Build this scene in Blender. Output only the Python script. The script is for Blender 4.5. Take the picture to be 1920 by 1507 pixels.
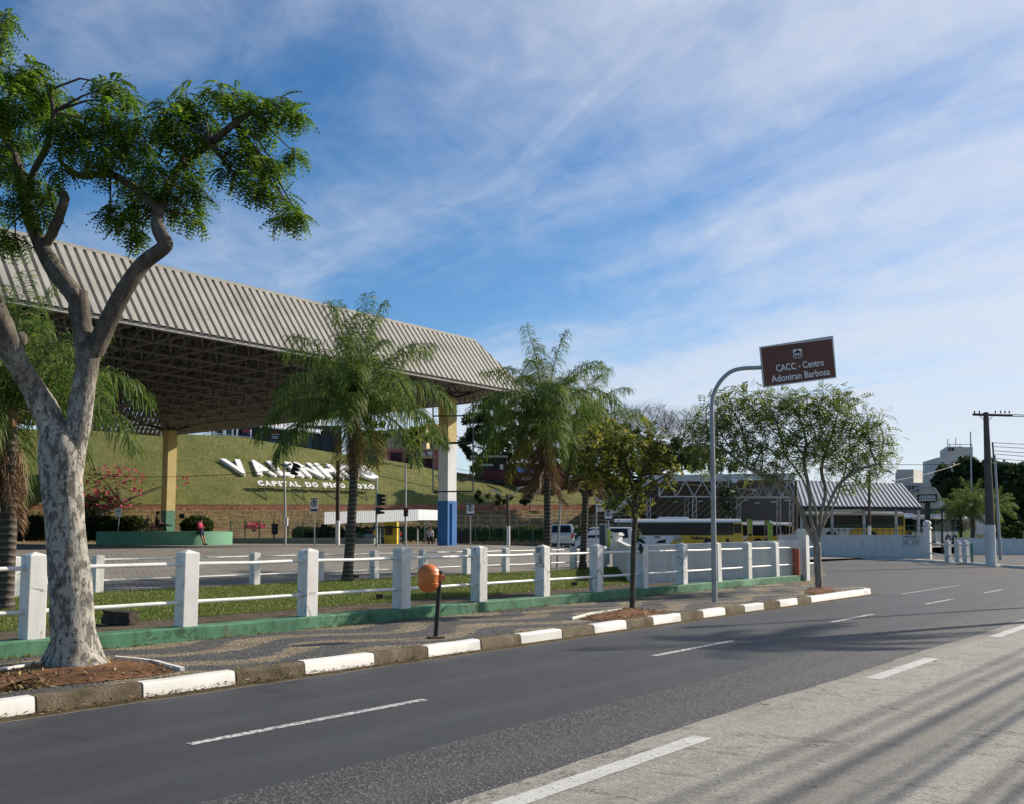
import bpy, bmesh, math, random
import numpy as np
from mathutils import Vector, Matrix, Euler

for _o in list(bpy.data.objects): bpy.data.objects.remove(_o, do_unlink=True)
S = bpy.context.scene
COL = S.collection
RND = random.Random(11)
NPR = np.random.default_rng(5)
rad = math.radians

# ------------------------------------------------------------------ camera
EYE = 1.75; FPX = 1850.0; PITCH = 4.8; PY0 = 845.0
cam_d = bpy.data.cameras.new('camera'); cam = bpy.data.objects.new('camera', cam_d); COL.objects.link(cam)
cam.location = (0, 0, EYE); cam.rotation_euler = (rad(90 + PITCH), 0, 0)
cam_d.sensor_width = 36.0; cam_d.lens = FPX / 1920 * 36; cam_d.shift_y = (PY0 - 753.5) / 1920
cam_d.clip_start = .1; cam_d.clip_end = 4000
S.camera = cam

# ------------------------------------------------------------------ sun, sky
SUN_AZ = 60.0; SUN_EL = 28.0
sun_dir = Vector((math.sin(rad(SUN_AZ)) * math.cos(rad(SUN_EL)), math.cos(rad(SUN_AZ)) * math.cos(rad(SUN_EL)), math.sin(rad(SUN_EL))))
sl = bpy.data.lights.new('sun', 'SUN'); sl.energy = 5.0; sl.angle = rad(.55); sl.color = (1.0, .90, .76)
sun = bpy.data.objects.new('sun', sl); COL.objects.link(sun)
sun.rotation_euler = sun_dir.to_track_quat('Z', 'Y').to_euler(); sun.location = (40, 20, 40)

W = bpy.data.worlds.new('World'); S.world = W; W.use_nodes = True
wt = W.node_tree; wt.nodes.clear()
def wn(t, **kw):
    n = wt.nodes.new(t)
    for k, v in kw.items(): setattr(n, k, v)
    return n
def wmath(op, a, b=None, clamp=False):
    n = wn('ShaderNodeMath', operation=op, use_clamp=clamp)
    for i, v in enumerate((a, b)):
        if v is None: continue
        if isinstance(v, (int, float)): n.inputs[i].default_value = v
        else: wt.links.new(v, n.inputs[i])
    return n.outputs[0]
sky = wn('ShaderNodeTexSky', sky_type='NISHITA', sun_disc=False, sun_elevation=rad(SUN_EL), sun_rotation=rad(SUN_AZ))
sky.altitude = 660; sky.air_density = 1.0; sky.dust_density = .6; sky.ozone_density = 3.0
tc = wn('ShaderNodeTexCoord'); sp = wn('ShaderNodeSeparateXYZ'); wt.links.new(tc.outputs['Generated'], sp.inputs[0])
zc = wmath('MAXIMUM', sp.outputs[2], .0); zc = wmath('ADD', zc, .10)
px_ = wmath('DIVIDE', sp.outputs[0], zc); py_ = wmath('DIVIDE', sp.outputs[1], zc)
cb = wn('ShaderNodeCombineXYZ'); wt.links.new(px_, cb.inputs[0]); wt.links.new(py_, cb.inputs[1])
def cloud_noise(rot, scale, loc, nscale, detail, rough, dist):
    rt = wn('ShaderNodeVectorRotate', rotation_type='Z_AXIS'); rt.inputs['Angle'].default_value = rad(rot); wt.links.new(cb.outputs[0], rt.inputs['Vector'])
    m = wn('ShaderNodeMapping'); m.inputs['Scale'].default_value = scale; m.inputs['Location'].default_value = loc
    wt.links.new(rt.outputs[0], m.inputs[0])
    n = wn('ShaderNodeTexNoise'); n.inputs['Scale'].default_value = nscale; n.inputs['Detail'].default_value = detail
    n.inputs['Roughness'].default_value = rough; n.inputs['Distortion'].default_value = dist
    wt.links.new(m.outputs[0], n.inputs['Vector']); return n.outputs[0]
CLOUD_ROT = 42
c1 = cloud_noise(CLOUD_ROT, (.34, 1.0, 1), (3.1, 1.7, 0), .95, 5, .50, .6)      # long cirrus streaks
c2 = cloud_noise(CLOUD_ROT + 16, (.7, 1.5, 1), (.4, 5.2, 0), 1.7, 7, .60, .8)   # fine fibres
c3 = cloud_noise(CLOUD_ROT, (.5, .8, 1), (2.0, 8.4, 0), .42, 3, .5, .3)               # large patches
m_ = wmath('ADD', wmath('MULTIPLY', c1, .5), wmath('MULTIPLY', c2, .26))
c4 = cloud_noise(CLOUD_ROT + 60, (1.0, 1.5, 1), (7.0, 3.3, 0), 5.5, 6, .6, .6)            # mottling inside the sheets
m_ = wmath('ADD', wmath('ADD', m_, wmath('MULTIPLY', c3, .46)), wmath('MULTIPLY', c4, .12))
# the veil is thicker towards the sun's side of the sky
dt = wn('ShaderNodeVectorMath', operation='DOT_PRODUCT'); wt.links.new(tc.outputs['Generated'], dt.inputs[0]); dt.inputs[1].default_value = sun_dir
m_ = wmath('ADD', m_, wmath('MULTIPLY', wmath('SUBTRACT', dt.outputs['Value'], .42), .31))
lowv = wmath('POWER', wmath('SUBTRACT', 1.0, wmath('MAXIMUM', sp.outputs[2], 0.0)), 7.0)      # the veil seen edge-on near the horizon
m_ = wmath('ADD', m_, wmath('MULTIPLY', lowv, .14))
mr = wn('ShaderNodeMapRange', interpolation_type='SMOOTHSTEP'); wt.links.new(m_, mr.inputs[0])
mr.inputs[1].default_value = .55; mr.inputs[2].default_value = .88; mr.inputs[3].default_value = .0; mr.inputs[4].default_value = .88
hs = wn('ShaderNodeHueSaturation'); hs.inputs['Saturation'].default_value = 1.25; hs.inputs['Value'].default_value = 1.0
wt.links.new(sky.outputs[0], hs.inputs['Color'])
mix = wn('ShaderNodeMix', data_type='RGBA'); wt.links.new(mr.outputs[0], mix.inputs[0]); wt.links.new(hs.outputs[0], mix.inputs[6])
mix.inputs[7].default_value = (5.7, 6.1, 6.9, 1)
bg = wn('ShaderNodeBackground'); bg.inputs[1].default_value = .095; wt.links.new(mix.outputs[2], bg.inputs[0])
wo = wn('ShaderNodeOutputWorld'); wt.links.new(bg.outputs[0], wo.inputs[0])

vs = S.view_settings; vs.view_transform = 'Standard'; vs.look = 'None'; vs.exposure = 0.43; vs.gamma = 1; vs.use_curve_mapping = False
S.cycles.max_bounces = 6; S.cycles.transparent_max_bounces = 8; S.cycles.caustics_reflective = False; S.cycles.caustics_refractive = False
S.cycles.use_denoising = True

# ------------------------------------------------------------------ survey helpers: picture reading -> place
TH = rad(38.3)                                   # heading of the road from the camera axis
U = Vector((math.sin(TH), math.cos(TH), 0)); NV = Vector((-math.cos(TH), math.sin(TH), 0))
ROADROT = math.atan2(U.y, U.x)
CAMP = Vector((0, 0, EYE))
def sn(s, n, z=0): return U * s + NV * n + Vector((0, 0, z))
def to_sn(p): return p.x * U.x + p.y * U.y, p.x * NV.x + p.y * NV.y
def ray(px, py):
    cx = (px - 960) / FPX; cy = (PY0 - py) / FPX; p = rad(PITCH)
    return Vector((cx, math.cos(p) - cy * math.sin(p), math.sin(p) + cy * math.cos(p)))
def at(px, py, Y):                                # point seen at a picture position, Y metres ahead
    d = ray(px, py); return CAMP + d * (Y / d.y)
def on_z(px, py, z):
    d = ray(px, py); return CAMP + d * ((z - EYE) / d.z)
def s_on(px, n, z):                               # s of the spot on the line n = const at height z seen in picture column px
    lo, hi = -25.0, 250.0
    f = lambda s: proj(sn(s, n, z))[0] - px
    for _ in range(50):
        mid = (lo + hi) / 2
        if f(mid) < 0: lo = mid
        else: hi = mid
    return (lo + hi) / 2
def proj(q):
    d = q - CAMP; p = rad(PITCH)
    zf = d.y * math.cos(p) + d.z * math.sin(p); up = -d.y * math.sin(p) + d.z * math.cos(p)
    if zf < .05: return (-1e5, 0)
    return 960 + FPX * d.x / zf, PY0 - FPX * up / zf

# ------------------------------------------------------------------ materials
class N:
    def __init__(s, name):
        s.m = bpy.data.materials.new(name); s.m.use_nodes = True; s.t = s.m.node_tree; s.t.nodes.clear()
        s.out = s.t.nodes.new('ShaderNodeOutputMaterial'); s.b = s.t.nodes.new('ShaderNodeBsdfPrincipled')
        s.t.links.new(s.b.outputs[0], s.out.inputs[0])
        s._pos = None
    def n(s, t, **kw):
        x = s.t.nodes.new(t)
        for k, v in kw.items(): setattr(x, k, v)
        return x
    def link(s, a, b): s.t.links.new(a, b)
    def pos(s):
        if s._pos is None: s._pos = s.n('ShaderNodeNewGeometry')
        return s._pos.outputs['Position']
    def geo(s, k):
        s.pos(); return s._pos.outputs[k]
    def map(s, src=None, scale=(1, 1, 1), rotz=0, loc=(0, 0, 0)):
        m = s.n('ShaderNodeMapping'); m.inputs['Scale'].default_value = scale; m.inputs['Rotation'].default_value = (0, 0, rotz); m.inputs['Location'].default_value = loc
        s.link(src or s.pos(), m.inputs[0]); return m.outputs[0]
    def noise(s, scale, detail=5, rough=.6, vec=None, dist=0):
        x = s.n('ShaderNodeTexNoise'); x.inputs['Scale'].default_value = scale; x.inputs['Detail'].default_value = detail
        x.inputs['Roughness'].default_value = rough; x.inputs['Distortion'].default_value = dist; s.link(vec or s.pos(), x.inputs['Vector']); return x.outputs[0]
    def voro(s, scale, vec=None, feature='F1', out=0, rnd=1):
        x = s.n('ShaderNodeTexVoronoi', feature=feature); x.inputs['Scale'].default_value = scale; x.inputs['Randomness'].default_value = rnd
        s.link(vec or s.pos(), x.inputs['Vector']); return x.outputs[out]
    def math(s, op, a, b=None, c=None, clamp=False):
        x = s.n('ShaderNodeMath', operation=op, use_clamp=clamp)
        for i, v in enumerate((a, b, c)):
            if v is None: continue
            if isinstance(v, (int, float)): x.inputs[i].default_value = v
            else: s.link(v, x.inputs[i])
        return x.outputs[0]
    def ramp(s, f, stops, interp='LINEAR'):
        x = s.n('ShaderNodeValToRGB'); x.color_ramp.interpolation = interp
        el = x.color_ramp.elements
        while len(el) < len(stops): el.new(.5)
        for e, (p, c) in zip(el, stops):
            e.position = p; e.color = (c, c, c, 1) if isinstance(c, (int, float)) else (*c, 1)
        s.link(f, x.inputs[0]); return x.outputs[0]
    def mix(s, f, a, b, blend='MIX'):
        x = s.n('ShaderNodeMix', data_type='RGBA', blend_type=blend)
        for k, v in ((0, f), (6, a), (7, b)):
            if isinstance(v, (int, float)): x.inputs[k].default_value = v if k == 0 else (v, v, v, 1)
            elif isinstance(v, tuple): x.inputs[k].default_value = (*v, 1)
            else: s.link(v, x.inputs[k])
        return x.outputs[2]
    def bump(s, h, strength=.3, dist=.02, prev=None):
        x = s.n('ShaderNodeBump'); x.inputs['Strength'].default_value = strength; x.inputs['Distance'].default_value = dist
        s.link(h, x.inputs['Height'])
        if prev is not None: s.link(prev, x.inputs['Normal'])
        return x.outputs[0]
    def fin(s, col, rough=.8, nrm=None, metal=0, spec=.4, trans=None, coat=0):
        b = s.b
        def put(k, v):
            if isinstance(v, (int, float)): b.inputs[k].default_value = v
            elif isinstance(v, tuple): b.inputs[k].default_value = (*v, 1)
            else: s.link(v, b.inputs[k])
        put('Base Color', col); put('Roughness', rough); put('Metallic', metal); put('Specular IOR Level', spec)
        if coat: put('Coat Weight', coat); b.inputs['Coat Roughness'].default_value = .08
        if nrm is not None: s.link(nrm, b.inputs['Normal'])
        if trans is not None:      # leaves let some light through
            tr = s.n('ShaderNodeBsdfTranslucent'); ms = s.n('ShaderNodeMixShader'); ms.inputs[0].default_value = trans
            if isinstance(col, tuple): tr.inputs[0].default_value = (*col, 1)
            else: s.link(col, tr.inputs[0])
            s.link(b.outputs[0], ms.inputs[1]); s.link(tr.outputs[0], ms.inputs[2]); s.link(ms.outputs[0], s.out.inputs[0])
        return s.m
M = {}
def plain(name, col, rough=.6, metal=0, var=.18, scale=3.0, dirt=0.0, bump=0.0, spec=.4, dirtcol=(.10, .085, .065), coat=0):
    k = N(name)
    f = k.noise(scale, 6, .65)
    lo = tuple(c * (1 - var) for c in col); hi = tuple(min(1, c * (1 + var)) for c in col)
    c = k.ramp(f, [(.3, lo), (.7, hi)])
    if dirt:
        g = k.noise(scale * .6, 8, .7, k.map(scale=(1, 1, .35), loc=(7, 3, 1)))
        c = k.mix(k.ramp(g, [(.52, 0.0), (.78, dirt)]), c, dirtcol)
    nr = k.bump(k.noise(scale * 14, 5, .7), bump, .01) if bump else None
    M[name] = k.fin(c, rough, nr, metal, spec, coat=coat); return M[name]
# ------------------------------------------------------------------ mesh builders
MW = {}
class MB:
    """collects shapes (in world or local coordinates) and links them as one mesh object"""
    def __init__(s): s.v = []; s.f = []; s.mi = []; s.cur = 0
    def add(s, vs, fs):
        o = len(s.v); s.v += [tuple(x) for x in vs]; s.f += [tuple(i + o for i in f) for f in fs]; s.mi += [s.cur] * len(fs); return s
    def box(s, c, d, rz=0, tx=None, taper=1.0):
        x, y, z = d[0] / 2, d[1] / 2, d[2] / 2
        vs = [(-x, -y, -z), (x, -y, -z), (x, y, -z), (-x, y, -z)] + [(a * taper, b * taper, z) for a, b in ((-x, -y), (x, -y), (x, y), (-x, y))]
        R = tx or Matrix.Rotation(rz, 3, 'Z')
        return s.add([R @ Vector(v) + Vector(c) for v in vs], [(0, 3, 2, 1), (4, 5, 6, 7), (0, 1, 5, 4), (1, 2, 6, 5), (2, 3, 7, 6), (3, 0, 4, 7)])
    def quad(s, *p): return s.add(p, [tuple(range(len(p)))])
    def prism(s, poly, vec):          # closed polygon (3-D points) swept along vec
        n = len(poly); vec = Vector(vec); a = [Vector(p) for p in poly]; b = [p + vec for p in a]
        return s.add(a + b, [tuple(range(n))[::-1], tuple(range(n, 2 * n))] + [(i, (i + 1) % n, n + (i + 1) % n, n + i) for i in range(n)])
    def beam(s, p, q, w, h=None, up=(0, 0, 1)):
        p, q = Vector(p), Vector(q); d = (q - p)
        if d.length < 1e-6: return s
        d.normalize(); u = Vector(up)
        if abs(d.dot(u)) > .98: u = Vector((1, 0, 0))
        a = d.cross(u).normalized() * w / 2; b = a.cross(d).normalized() * (h or w) / 2
        vs = [p - a - b, p + a - b, p + a + b, p - a + b, q - a - b, q + a - b, q + a + b, q - a + b]
        return s.add(vs, [(0, 3, 2, 1), (4, 5, 6, 7), (0, 1, 5, 4), (1, 2, 6, 5), (2, 3, 7, 6), (3, 0, 4, 7)])
    def tube(s, pts, r, seg=8, caps=True, wob=None):
        pts = [Vector(p) for p in pts]; n = len(pts); rr = r if isinstance(r, (list, tuple, np.ndarray)) else [r] * n
        a = None; vs = []
        for i, p in enumerate(pts):
            d = (pts[min(i + 1, n - 1)] - pts[max(i - 1, 0)])
            d = d.normalized() if d.length > 1e-9 else Vector((0, 0, 1))
            if a is None:
                a = d.cross(Vector((0, 0, 1)) if abs(d.z) < .9 else Vector((1, 0, 0))).normalized()
            a = (a - d * a.dot(d)).normalized(); b = d.cross(a)
            for k in range(seg):
                an = 2 * math.pi * k / seg; q = rr[i] * (wob(i / max(1, n - 1), an) if wob else 1)
                vs.append(p + a * math.cos(an) * q + b * math.sin(an) * q)
        fs = [(i * seg + k, i * seg + (k + 1) % seg, (i + 1) * seg + (k + 1) % seg, (i + 1) * seg + k) for i in range(n - 1) for k in range(seg)]
        if caps: fs += [tuple(range(seg))[::-1], tuple((n - 1) * seg + k for k in range(seg))]
        return s.add(vs, fs)
    def lathe(s, c, prof, seg=16, M3=None):   # prof: (r, z)
        c = Vector(c); vs = []
        for r, z in prof:
            for k in range(seg):
                v = Vector((r * math.cos(2 * math.pi * k / seg), r * math.sin(2 * math.pi * k / seg), z))
                vs.append((M3 @ v if M3 else v) + c)
        n = len(prof)
        fs = [(i * seg + k, i * seg + (k + 1) % seg, (i + 1) * seg + (k + 1) % seg, (i + 1) * seg + k) for i in range(n - 1) for k in range(seg)]
        fs += [tuple(range(seg))[::-1], tuple((n - 1) * seg + k for k in range(seg))]
        return s.add(vs, fs)
    def mesh(s, name, mats, smooth=False, bevel=0, inv=None, sharp=None):
        me = bpy.data.meshes.new(name)
        vs = s.v if inv is None else [inv @ Vector(v) for v in s.v]
        me.from_pydata([tuple(v) for v in vs], [], s.f)
        for m in (mats if isinstance(mats, (list, tuple)) else [mats]): me.materials.append(m)
        if len(me.materials) > 1: me.polygons.foreach_set('material_index', s.mi)
        if bevel:
            bm = bmesh.new(); bm.from_mesh(me)
            bmesh.ops.recalc_face_normals(bm, faces=bm.faces)
            ed = [e for e in bm.edges if len(e.link_faces) == 2 and e.calc_face_angle(0) > .6]
            bmesh.ops.bevel(bm, geom=ed, offset=bevel, segments=2, affect='EDGES', profile=.6, clamp_overlap=True)
            bm.to_mesh(me); bm.free()
        if smooth:
            me.polygons.foreach_set('use_smooth', [True] * len(me.polygons))
            try: me.set_sharp_from_angle(angle=rad(sharp or 40))
            except Exception: pass
        me.update(); return me
    def build(s, name, mats, parent=None, local=False, **kw):
        inv = None
        if parent is not None and not local: inv = MW.get(parent.name, Matrix()).inverted()
        return link(name, s.mesh(name, mats, inv=inv, **kw), parent)
def link(name, me, parent=None, mw=None):
    o = bpy.data.objects.new(name, me); COL.objects.link(o)
    if parent is not None: o.parent = parent; MW[o.name] = MW.get(parent.name, Matrix()) @ (mw or Matrix())
    else: MW[o.name] = mw or Matrix()
    if mw is not None: o.matrix_local = mw
    return o
def tag(o, label=None, cat=None, group=None, kind=None):
    if label: o['label'] = label
    if cat: o['category'] = cat
    if group: o['group'] = group
    if kind: o['kind'] = kind
    return o
def thing(name, label, cat, loc=(0, 0, 0), rz=0, group=None):
    o = bpy.data.objects.new(name, None); COL.objects.link(o); o.empty_display_size = .3
    o.location = loc; o.rotation_euler = (0, 0, rz); MW[o.name] = Matrix.Translation(Vector(loc)) @ Matrix.Rotation(rz, 4, 'Z')
    return tag(o, label, cat, group)
def dup(root, loc, rz=0, label=None, scale=None):     # copy of a thing with its parts and sub-parts
    r = root.copy(); COL.objects.link(r); r.location = loc; r.rotation_euler = (0, 0, rz)
    if scale: r.scale = (scale,) * 3
    if label: r['label'] = label
    MW[r.name] = Matrix.Translation(Vector(loc)) @ Matrix.Rotation(rz, 4, 'Z')
    for ch in KIDS(root):
        c = ch.copy(); COL.objects.link(c); c.parent = r
        for g in KIDS(ch):
            d = g.copy(); COL.objects.link(d); d.parent = c
    return r
def KIDS(o): return [x for x in bpy.data.objects if x.parent == o]
def np_mesh(name, V, F, mats, smooth=False, mi=None):      # F: (k, n) array, all faces with n corners
    me = bpy.data.meshes.new(name); k, c = F.shape
    me.vertices.add(len(V)); me.vertices.foreach_set('co', np.asarray(V, np.float32).ravel())
    me.loops.add(k * c); me.loops.foreach_set('vertex_index', F.astype(np.int32).ravel())
    me.polygons.add(k); me.polygons.foreach_set('loop_start', np.arange(k, dtype=np.int32) * c); me.polygons.foreach_set('loop_total', np.full(k, c, np.int32))
    for m in (mats if isinstance(mats, (list, tuple)) else [mats]): me.materials.append(m)
    if mi is not None: me.polygons.foreach_set('material_index', np.asarray(mi, np.int32))
    if smooth: me.polygons.foreach_set('use_smooth', np.ones(k, bool))
    me.update(calc_edges=True); return me
def scatter(tv, tf, P, D, UP, scale):
    """copies of a leaf template (x along the leaf, z its normal) at P, pointing along D, roughly facing UP"""
    D = D / np.maximum(np.linalg.norm(D, axis=1, keepdims=True), 1e-9)
    Yv = np.cross(UP, D); Yv /= np.maximum(np.linalg.norm(Yv, axis=1, keepdims=True), 1e-9); Zv = np.cross(D, Yv)
    R = np.stack([D, Yv, Zv], axis=2) * scale[:, None, None]
    V = np.einsum('nij,vj->nvi', R, tv) + P[:, None, :]
    F = tf[None] + (np.arange(len(P)) * len(tv))[:, None, None]
    return V.reshape(-1, 3), F.reshape(-1, tf.shape[1])
def pinnate(pairs=7, L=.30, ll=.075, lw=.026, droop=.12):
    v = []; f = []
    for i in range(pairs):
        t = (i + .7) / pairs; x = L * t; z = -droop * t * t * L * 2
        k = ll * (1 - .55 * abs(t - .45) * 1.4)
        for sd in (-1, 1):
            o = len(v); y = sd
            v += [(x, 0, z), (x + k * .30, y * k * .5 - lw * .1 * y, z + .004), (x + k * .42, y * k, z - .012), (x + k * .02 - lw * .3, y * k * .55, z - .004)]
            f.append((o, o + 1, o + 2, o + 3) if sd > 0 else (o, o + 3, o + 2, o + 1))
    return np.array(v), np.array(f)
def leaf_rosette(n=5, L=.1, w=.05, seed=1):
    r = random.Random(seed); v = []; f = []
    for i in range(n):
        a = 2 * math.pi * i / n + r.uniform(-.4, .4); d = Vector((math.cos(a), math.sin(a), r.uniform(-.5, .4))).normalized() ; b = Vector((-math.sin(a), math.cos(a), r.uniform(-.4, .4))).normalized()
        o = len(v); l = L * r.uniform(.7, 1.2)
        v += [d * .02, d * l * .55 + b * w * .5, d * l + Vector((0, 0, -.02)), d * l * .55 - b * w * .5]
        f.append((o, o + 1, o + 2, o + 3))
    return np.array([tuple(x) for x in v]), np.array(f)
def rand_dirs(n, rng=None):
    d = (rng or NPR).normal(size=(n, 3)); return d / np.linalg.norm(d, axis=1, keepdims=True)

# space colonisation: grows limbs from seed chains towards points spread through the crown
def grow(seeds, parents, attractors, step=.25, infl=2.0, kill=.5, iters=120, grav=0.0):
    P = [np.array(p, float) for p in seeds]; par = list(parents); A = np.array(attractors, float)
    near = np.full(len(A), 1e9); idx = np.zeros(len(A), int)
    for i, p in enumerate(P):
        d = np.linalg.norm(A - p, axis=1); m = d < near; near[m] = d[m]; idx[m] = i
    alive = np.ones(len(A), bool); cnt = {}
    for _ in range(iters):
        act = alive & (near < infl)
        if not act.any(): break
        new = []
        for i in np.unique(idx[act]):
            q = A[act & (idx == i)] - P[i]; q /= np.maximum(np.linalg.norm(q, axis=1, keepdims=True), 1e-9)
            d = q.mean(0); d[2] += grav
            l = np.linalg.norm(d)
            cnt[i] = cnt.get(i, 0) + 1
            if l < 1e-3 or cnt[i] > 3: continue
            new.append((i, P[i] + d / l * step))
        if not new: break
        for i, p in new:
            j = len(P); P.append(p); par.append(i)
            d = np.linalg.norm(A - p, axis=1); m = d < near; near[m] = d[m]; idx[m] = j
        alive &= near > kill
    return P, par
def limbs(mb, P, par, tip=.008, expo=2.3, maxr=1.0, fixed=None, seg=6, minr=0.0):
    n = len(P); ch = [[] for _ in range(n)]
    for i, p in enumerate(par):
        if p is not None and p >= 0: ch[p].append(i)
    r = [0.0] * n
    for i in range(n - 1, -1, -1):
        v = sum(r[c] ** expo for c in ch[i])
        r[i] = min(maxr, max(tip, v ** (1 / expo)) if ch[i] else tip)
        if fixed and i in fixed: r[i] = max(r[i] if False else 0, fixed[i])
    done = set()
    def chain(i, start):
        pts = [start] if start is not None else []; pts_i = ([par[i]] if start is not None else [])
        while True:
            pts.append(P[i]); pts_i.append(i)
            if not ch[i]: break
            nx = max(ch[i], key=lambda c: r[c])
            for c in ch[i]:
                if c != nx: stack.append(c)
            i = nx
        rr = [r[k] for k in pts_i]
        if start is not None: rr[0] = min(r[pts_i[0]], rr[1] * 1.25)
        if max(rr) >= minr and len(pts) > 1:
            mb.tube([Vector(p) for p in pts], rr, seg if max(rr) > .02 else 4, caps=False)
    stack = [i for i, p in enumerate(par) if p is None or p < 0]
    roots = set(stack)
    while stack:
        i = stack.pop(); chain(i, None if i in roots else P[par[i]])
    tips = [i for i in range(n) if not ch[i]]
    return r, ch, tips

def text_mesh(s, size, extrude=.0, bold=0.0, mat=None, space=1.0, align='CENTER', name='lettering'):
    c = bpy.data.curves.new('tmp', 'FONT'); c.body = s; c.size = size; c.extrude = extrude; c.offset = bold; c.align_x = align; c.align_y = 'CENTER'; c.space_character = space; c.resolution_u = 3
    o = bpy.data.objects.new('tmp', c); COL.objects.link(o)
    dg = bpy.context.evaluated_depsgraph_get(); dg.update()
    me = bpy.data.meshes.new_from_object(o.evaluated_get(dg)); me.name = name
    bpy.data.objects.remove(o); bpy.data.curves.remove(c)
    me.materials.clear()
    if mat: me.materials.append(mat)
    return me
def frame_mat(o, x, z):            # matrix with given x axis and normal z
    x = Vector(x).normalized(); z = Vector(z); z = (z - x * z.dot(x)).normalized(); y = z.cross(x)
    m = Matrix((x, y, z)).transposed().to_4x4(); m.translation = Vector(o); return m
def put_text(name, s, size, mat, o, x, nrm, parent=None, **kw):    # flat lettering at world point o, reading along x
    me = text_mesh(s, size, mat=mat, name=name, **kw); m = frame_mat(o, x, nrm)
    if parent is not None: m = MW.get(parent.name, Matrix()).inverted() @ m
    return link(name, me, parent, m)
def spline(pts, k=6):
    pts = [np.array(p, float) for p in pts]; out = []
    for i in range(len(pts) - 1):
        p0 = pts[max(i - 1, 0)]; p1 = pts[i]; p2 = pts[i + 1]; p3 = pts[min(i + 2, len(pts) - 1)]
        for j in range(k):
            t = j / k
            out.append(.5 * ((2 * p1) + (-p0 + p2) * t + (2 * p0 - 5 * p1 + 4 * p2 - p3) * t * t + (-p0 + 3 * p1 - 3 * p2 + p3) * t ** 3))
    out.append(pts[-1]); return out
# ------------------------------------------------------------------ materials of the setting
def m_asphalt(name, base, coarse):
    k = N(name); P = k.map(rotz=-ROADROT)
    big = k.noise(.35, 5, .6, k.map(P, (.25, 1.6, 1))); fine = k.noise(90 if not coarse else 48, 3, .7); mid = k.noise(3.0, 6, .6, k.map(P, (.35, 1, 1)))
    c = k.ramp(big, [(.25, tuple(b * .78 for b in base)), (.75, tuple(b * 1.22 for b in base))])
    c = k.mix(k.ramp(mid, [(.35, 0.0), (.8, .35)]), c, tuple(b * 1.5 for b in base))
    vc = k.voro(150 if not coarse else 60, None, 'F1', 1); sc3 = k.n('ShaderNodeSeparateColor'); k.link(vc, sc3.inputs[0])
    c = k.mix(k.ramp(sc3.outputs[0], [(.62, 0.0), (.98, .75 if coarse else .30)]), c, (.24, .235, .23) if coarse else (.15, .15, .155)); c = k.mix(k.ramp(sc3.outputs[1], [(.5, 0.0), (.95, .8 if coarse else .4)]), c, (.014, .014, .015))
    c = k.mix(k.ramp(fine, [(.3, .6), (.5, 0.0)]), c, tuple(b * .35 for b in base))
    e = k.voro(.33, k.map(P, (1, .7, 1), loc=(.7, .2, 0)), 'DISTANCE_TO_EDGE'); ck = k.math('ABSOLUTE', k.math('ADD', e, k.math('MULTIPLY', k.math('SUBTRACT', k.noise(2.8, 6, .72), .5), .34))); c = k.mix(k.math('MULTIPLY', k.ramp(ck, [(0, .9), (.0065, 0.0)]), k.ramp(k.noise(.25, 2, .5), [(.45, 0.0), (.55, 1.0)])), c, (.010, .010, .010))
    tr = k.n('ShaderNodeSeparateXYZ'); k.link(P, tr.inputs[0]); wt_ = k.math('SINE', k.math('ADD', k.math('MULTIPLY', tr.outputs[1], 4.0), k.math('MULTIPLY', k.noise(.3, 3, .5), 2.0))); c = k.mix(k.ramp(wt_, [(.45, 0.0), (1.0, .30)]), c, tuple(b * 1.75 for b in base))
    # oil drips and worn wheel paths along the lane
    oil = k.noise(1.3, 4, .6, k.map(P, (.12, 1.1, 1), loc=(3, 1, 0))); c = k.mix(k.ramp(oil, [(.58, 0.0), (.75, .45)]), c, tuple(b * .55 for b in base))
    nr = k.bump(k.math('ADD', k.voro(150 if not coarse else 60), k.math('MULTIPLY', sc3.outputs[2], .6)), .35 if not coarse else .55, .006 if not coarse else .010)
    return k.fin(c, k.ramp(mid, [(.3, .52 if not coarse else .64), (.8, .74 if not coarse else .84)]), nr, spec=.45)
M['asphalt'] = m_asphalt('asphalt', (.044, .046, .048), False)
M['rough_asphalt'] = m_asphalt('rough_asphalt', (.055, .055, .055), True)
M['old_asphalt'] = m_asphalt('old_asphalt', (.052, .049, .045), True)
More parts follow.
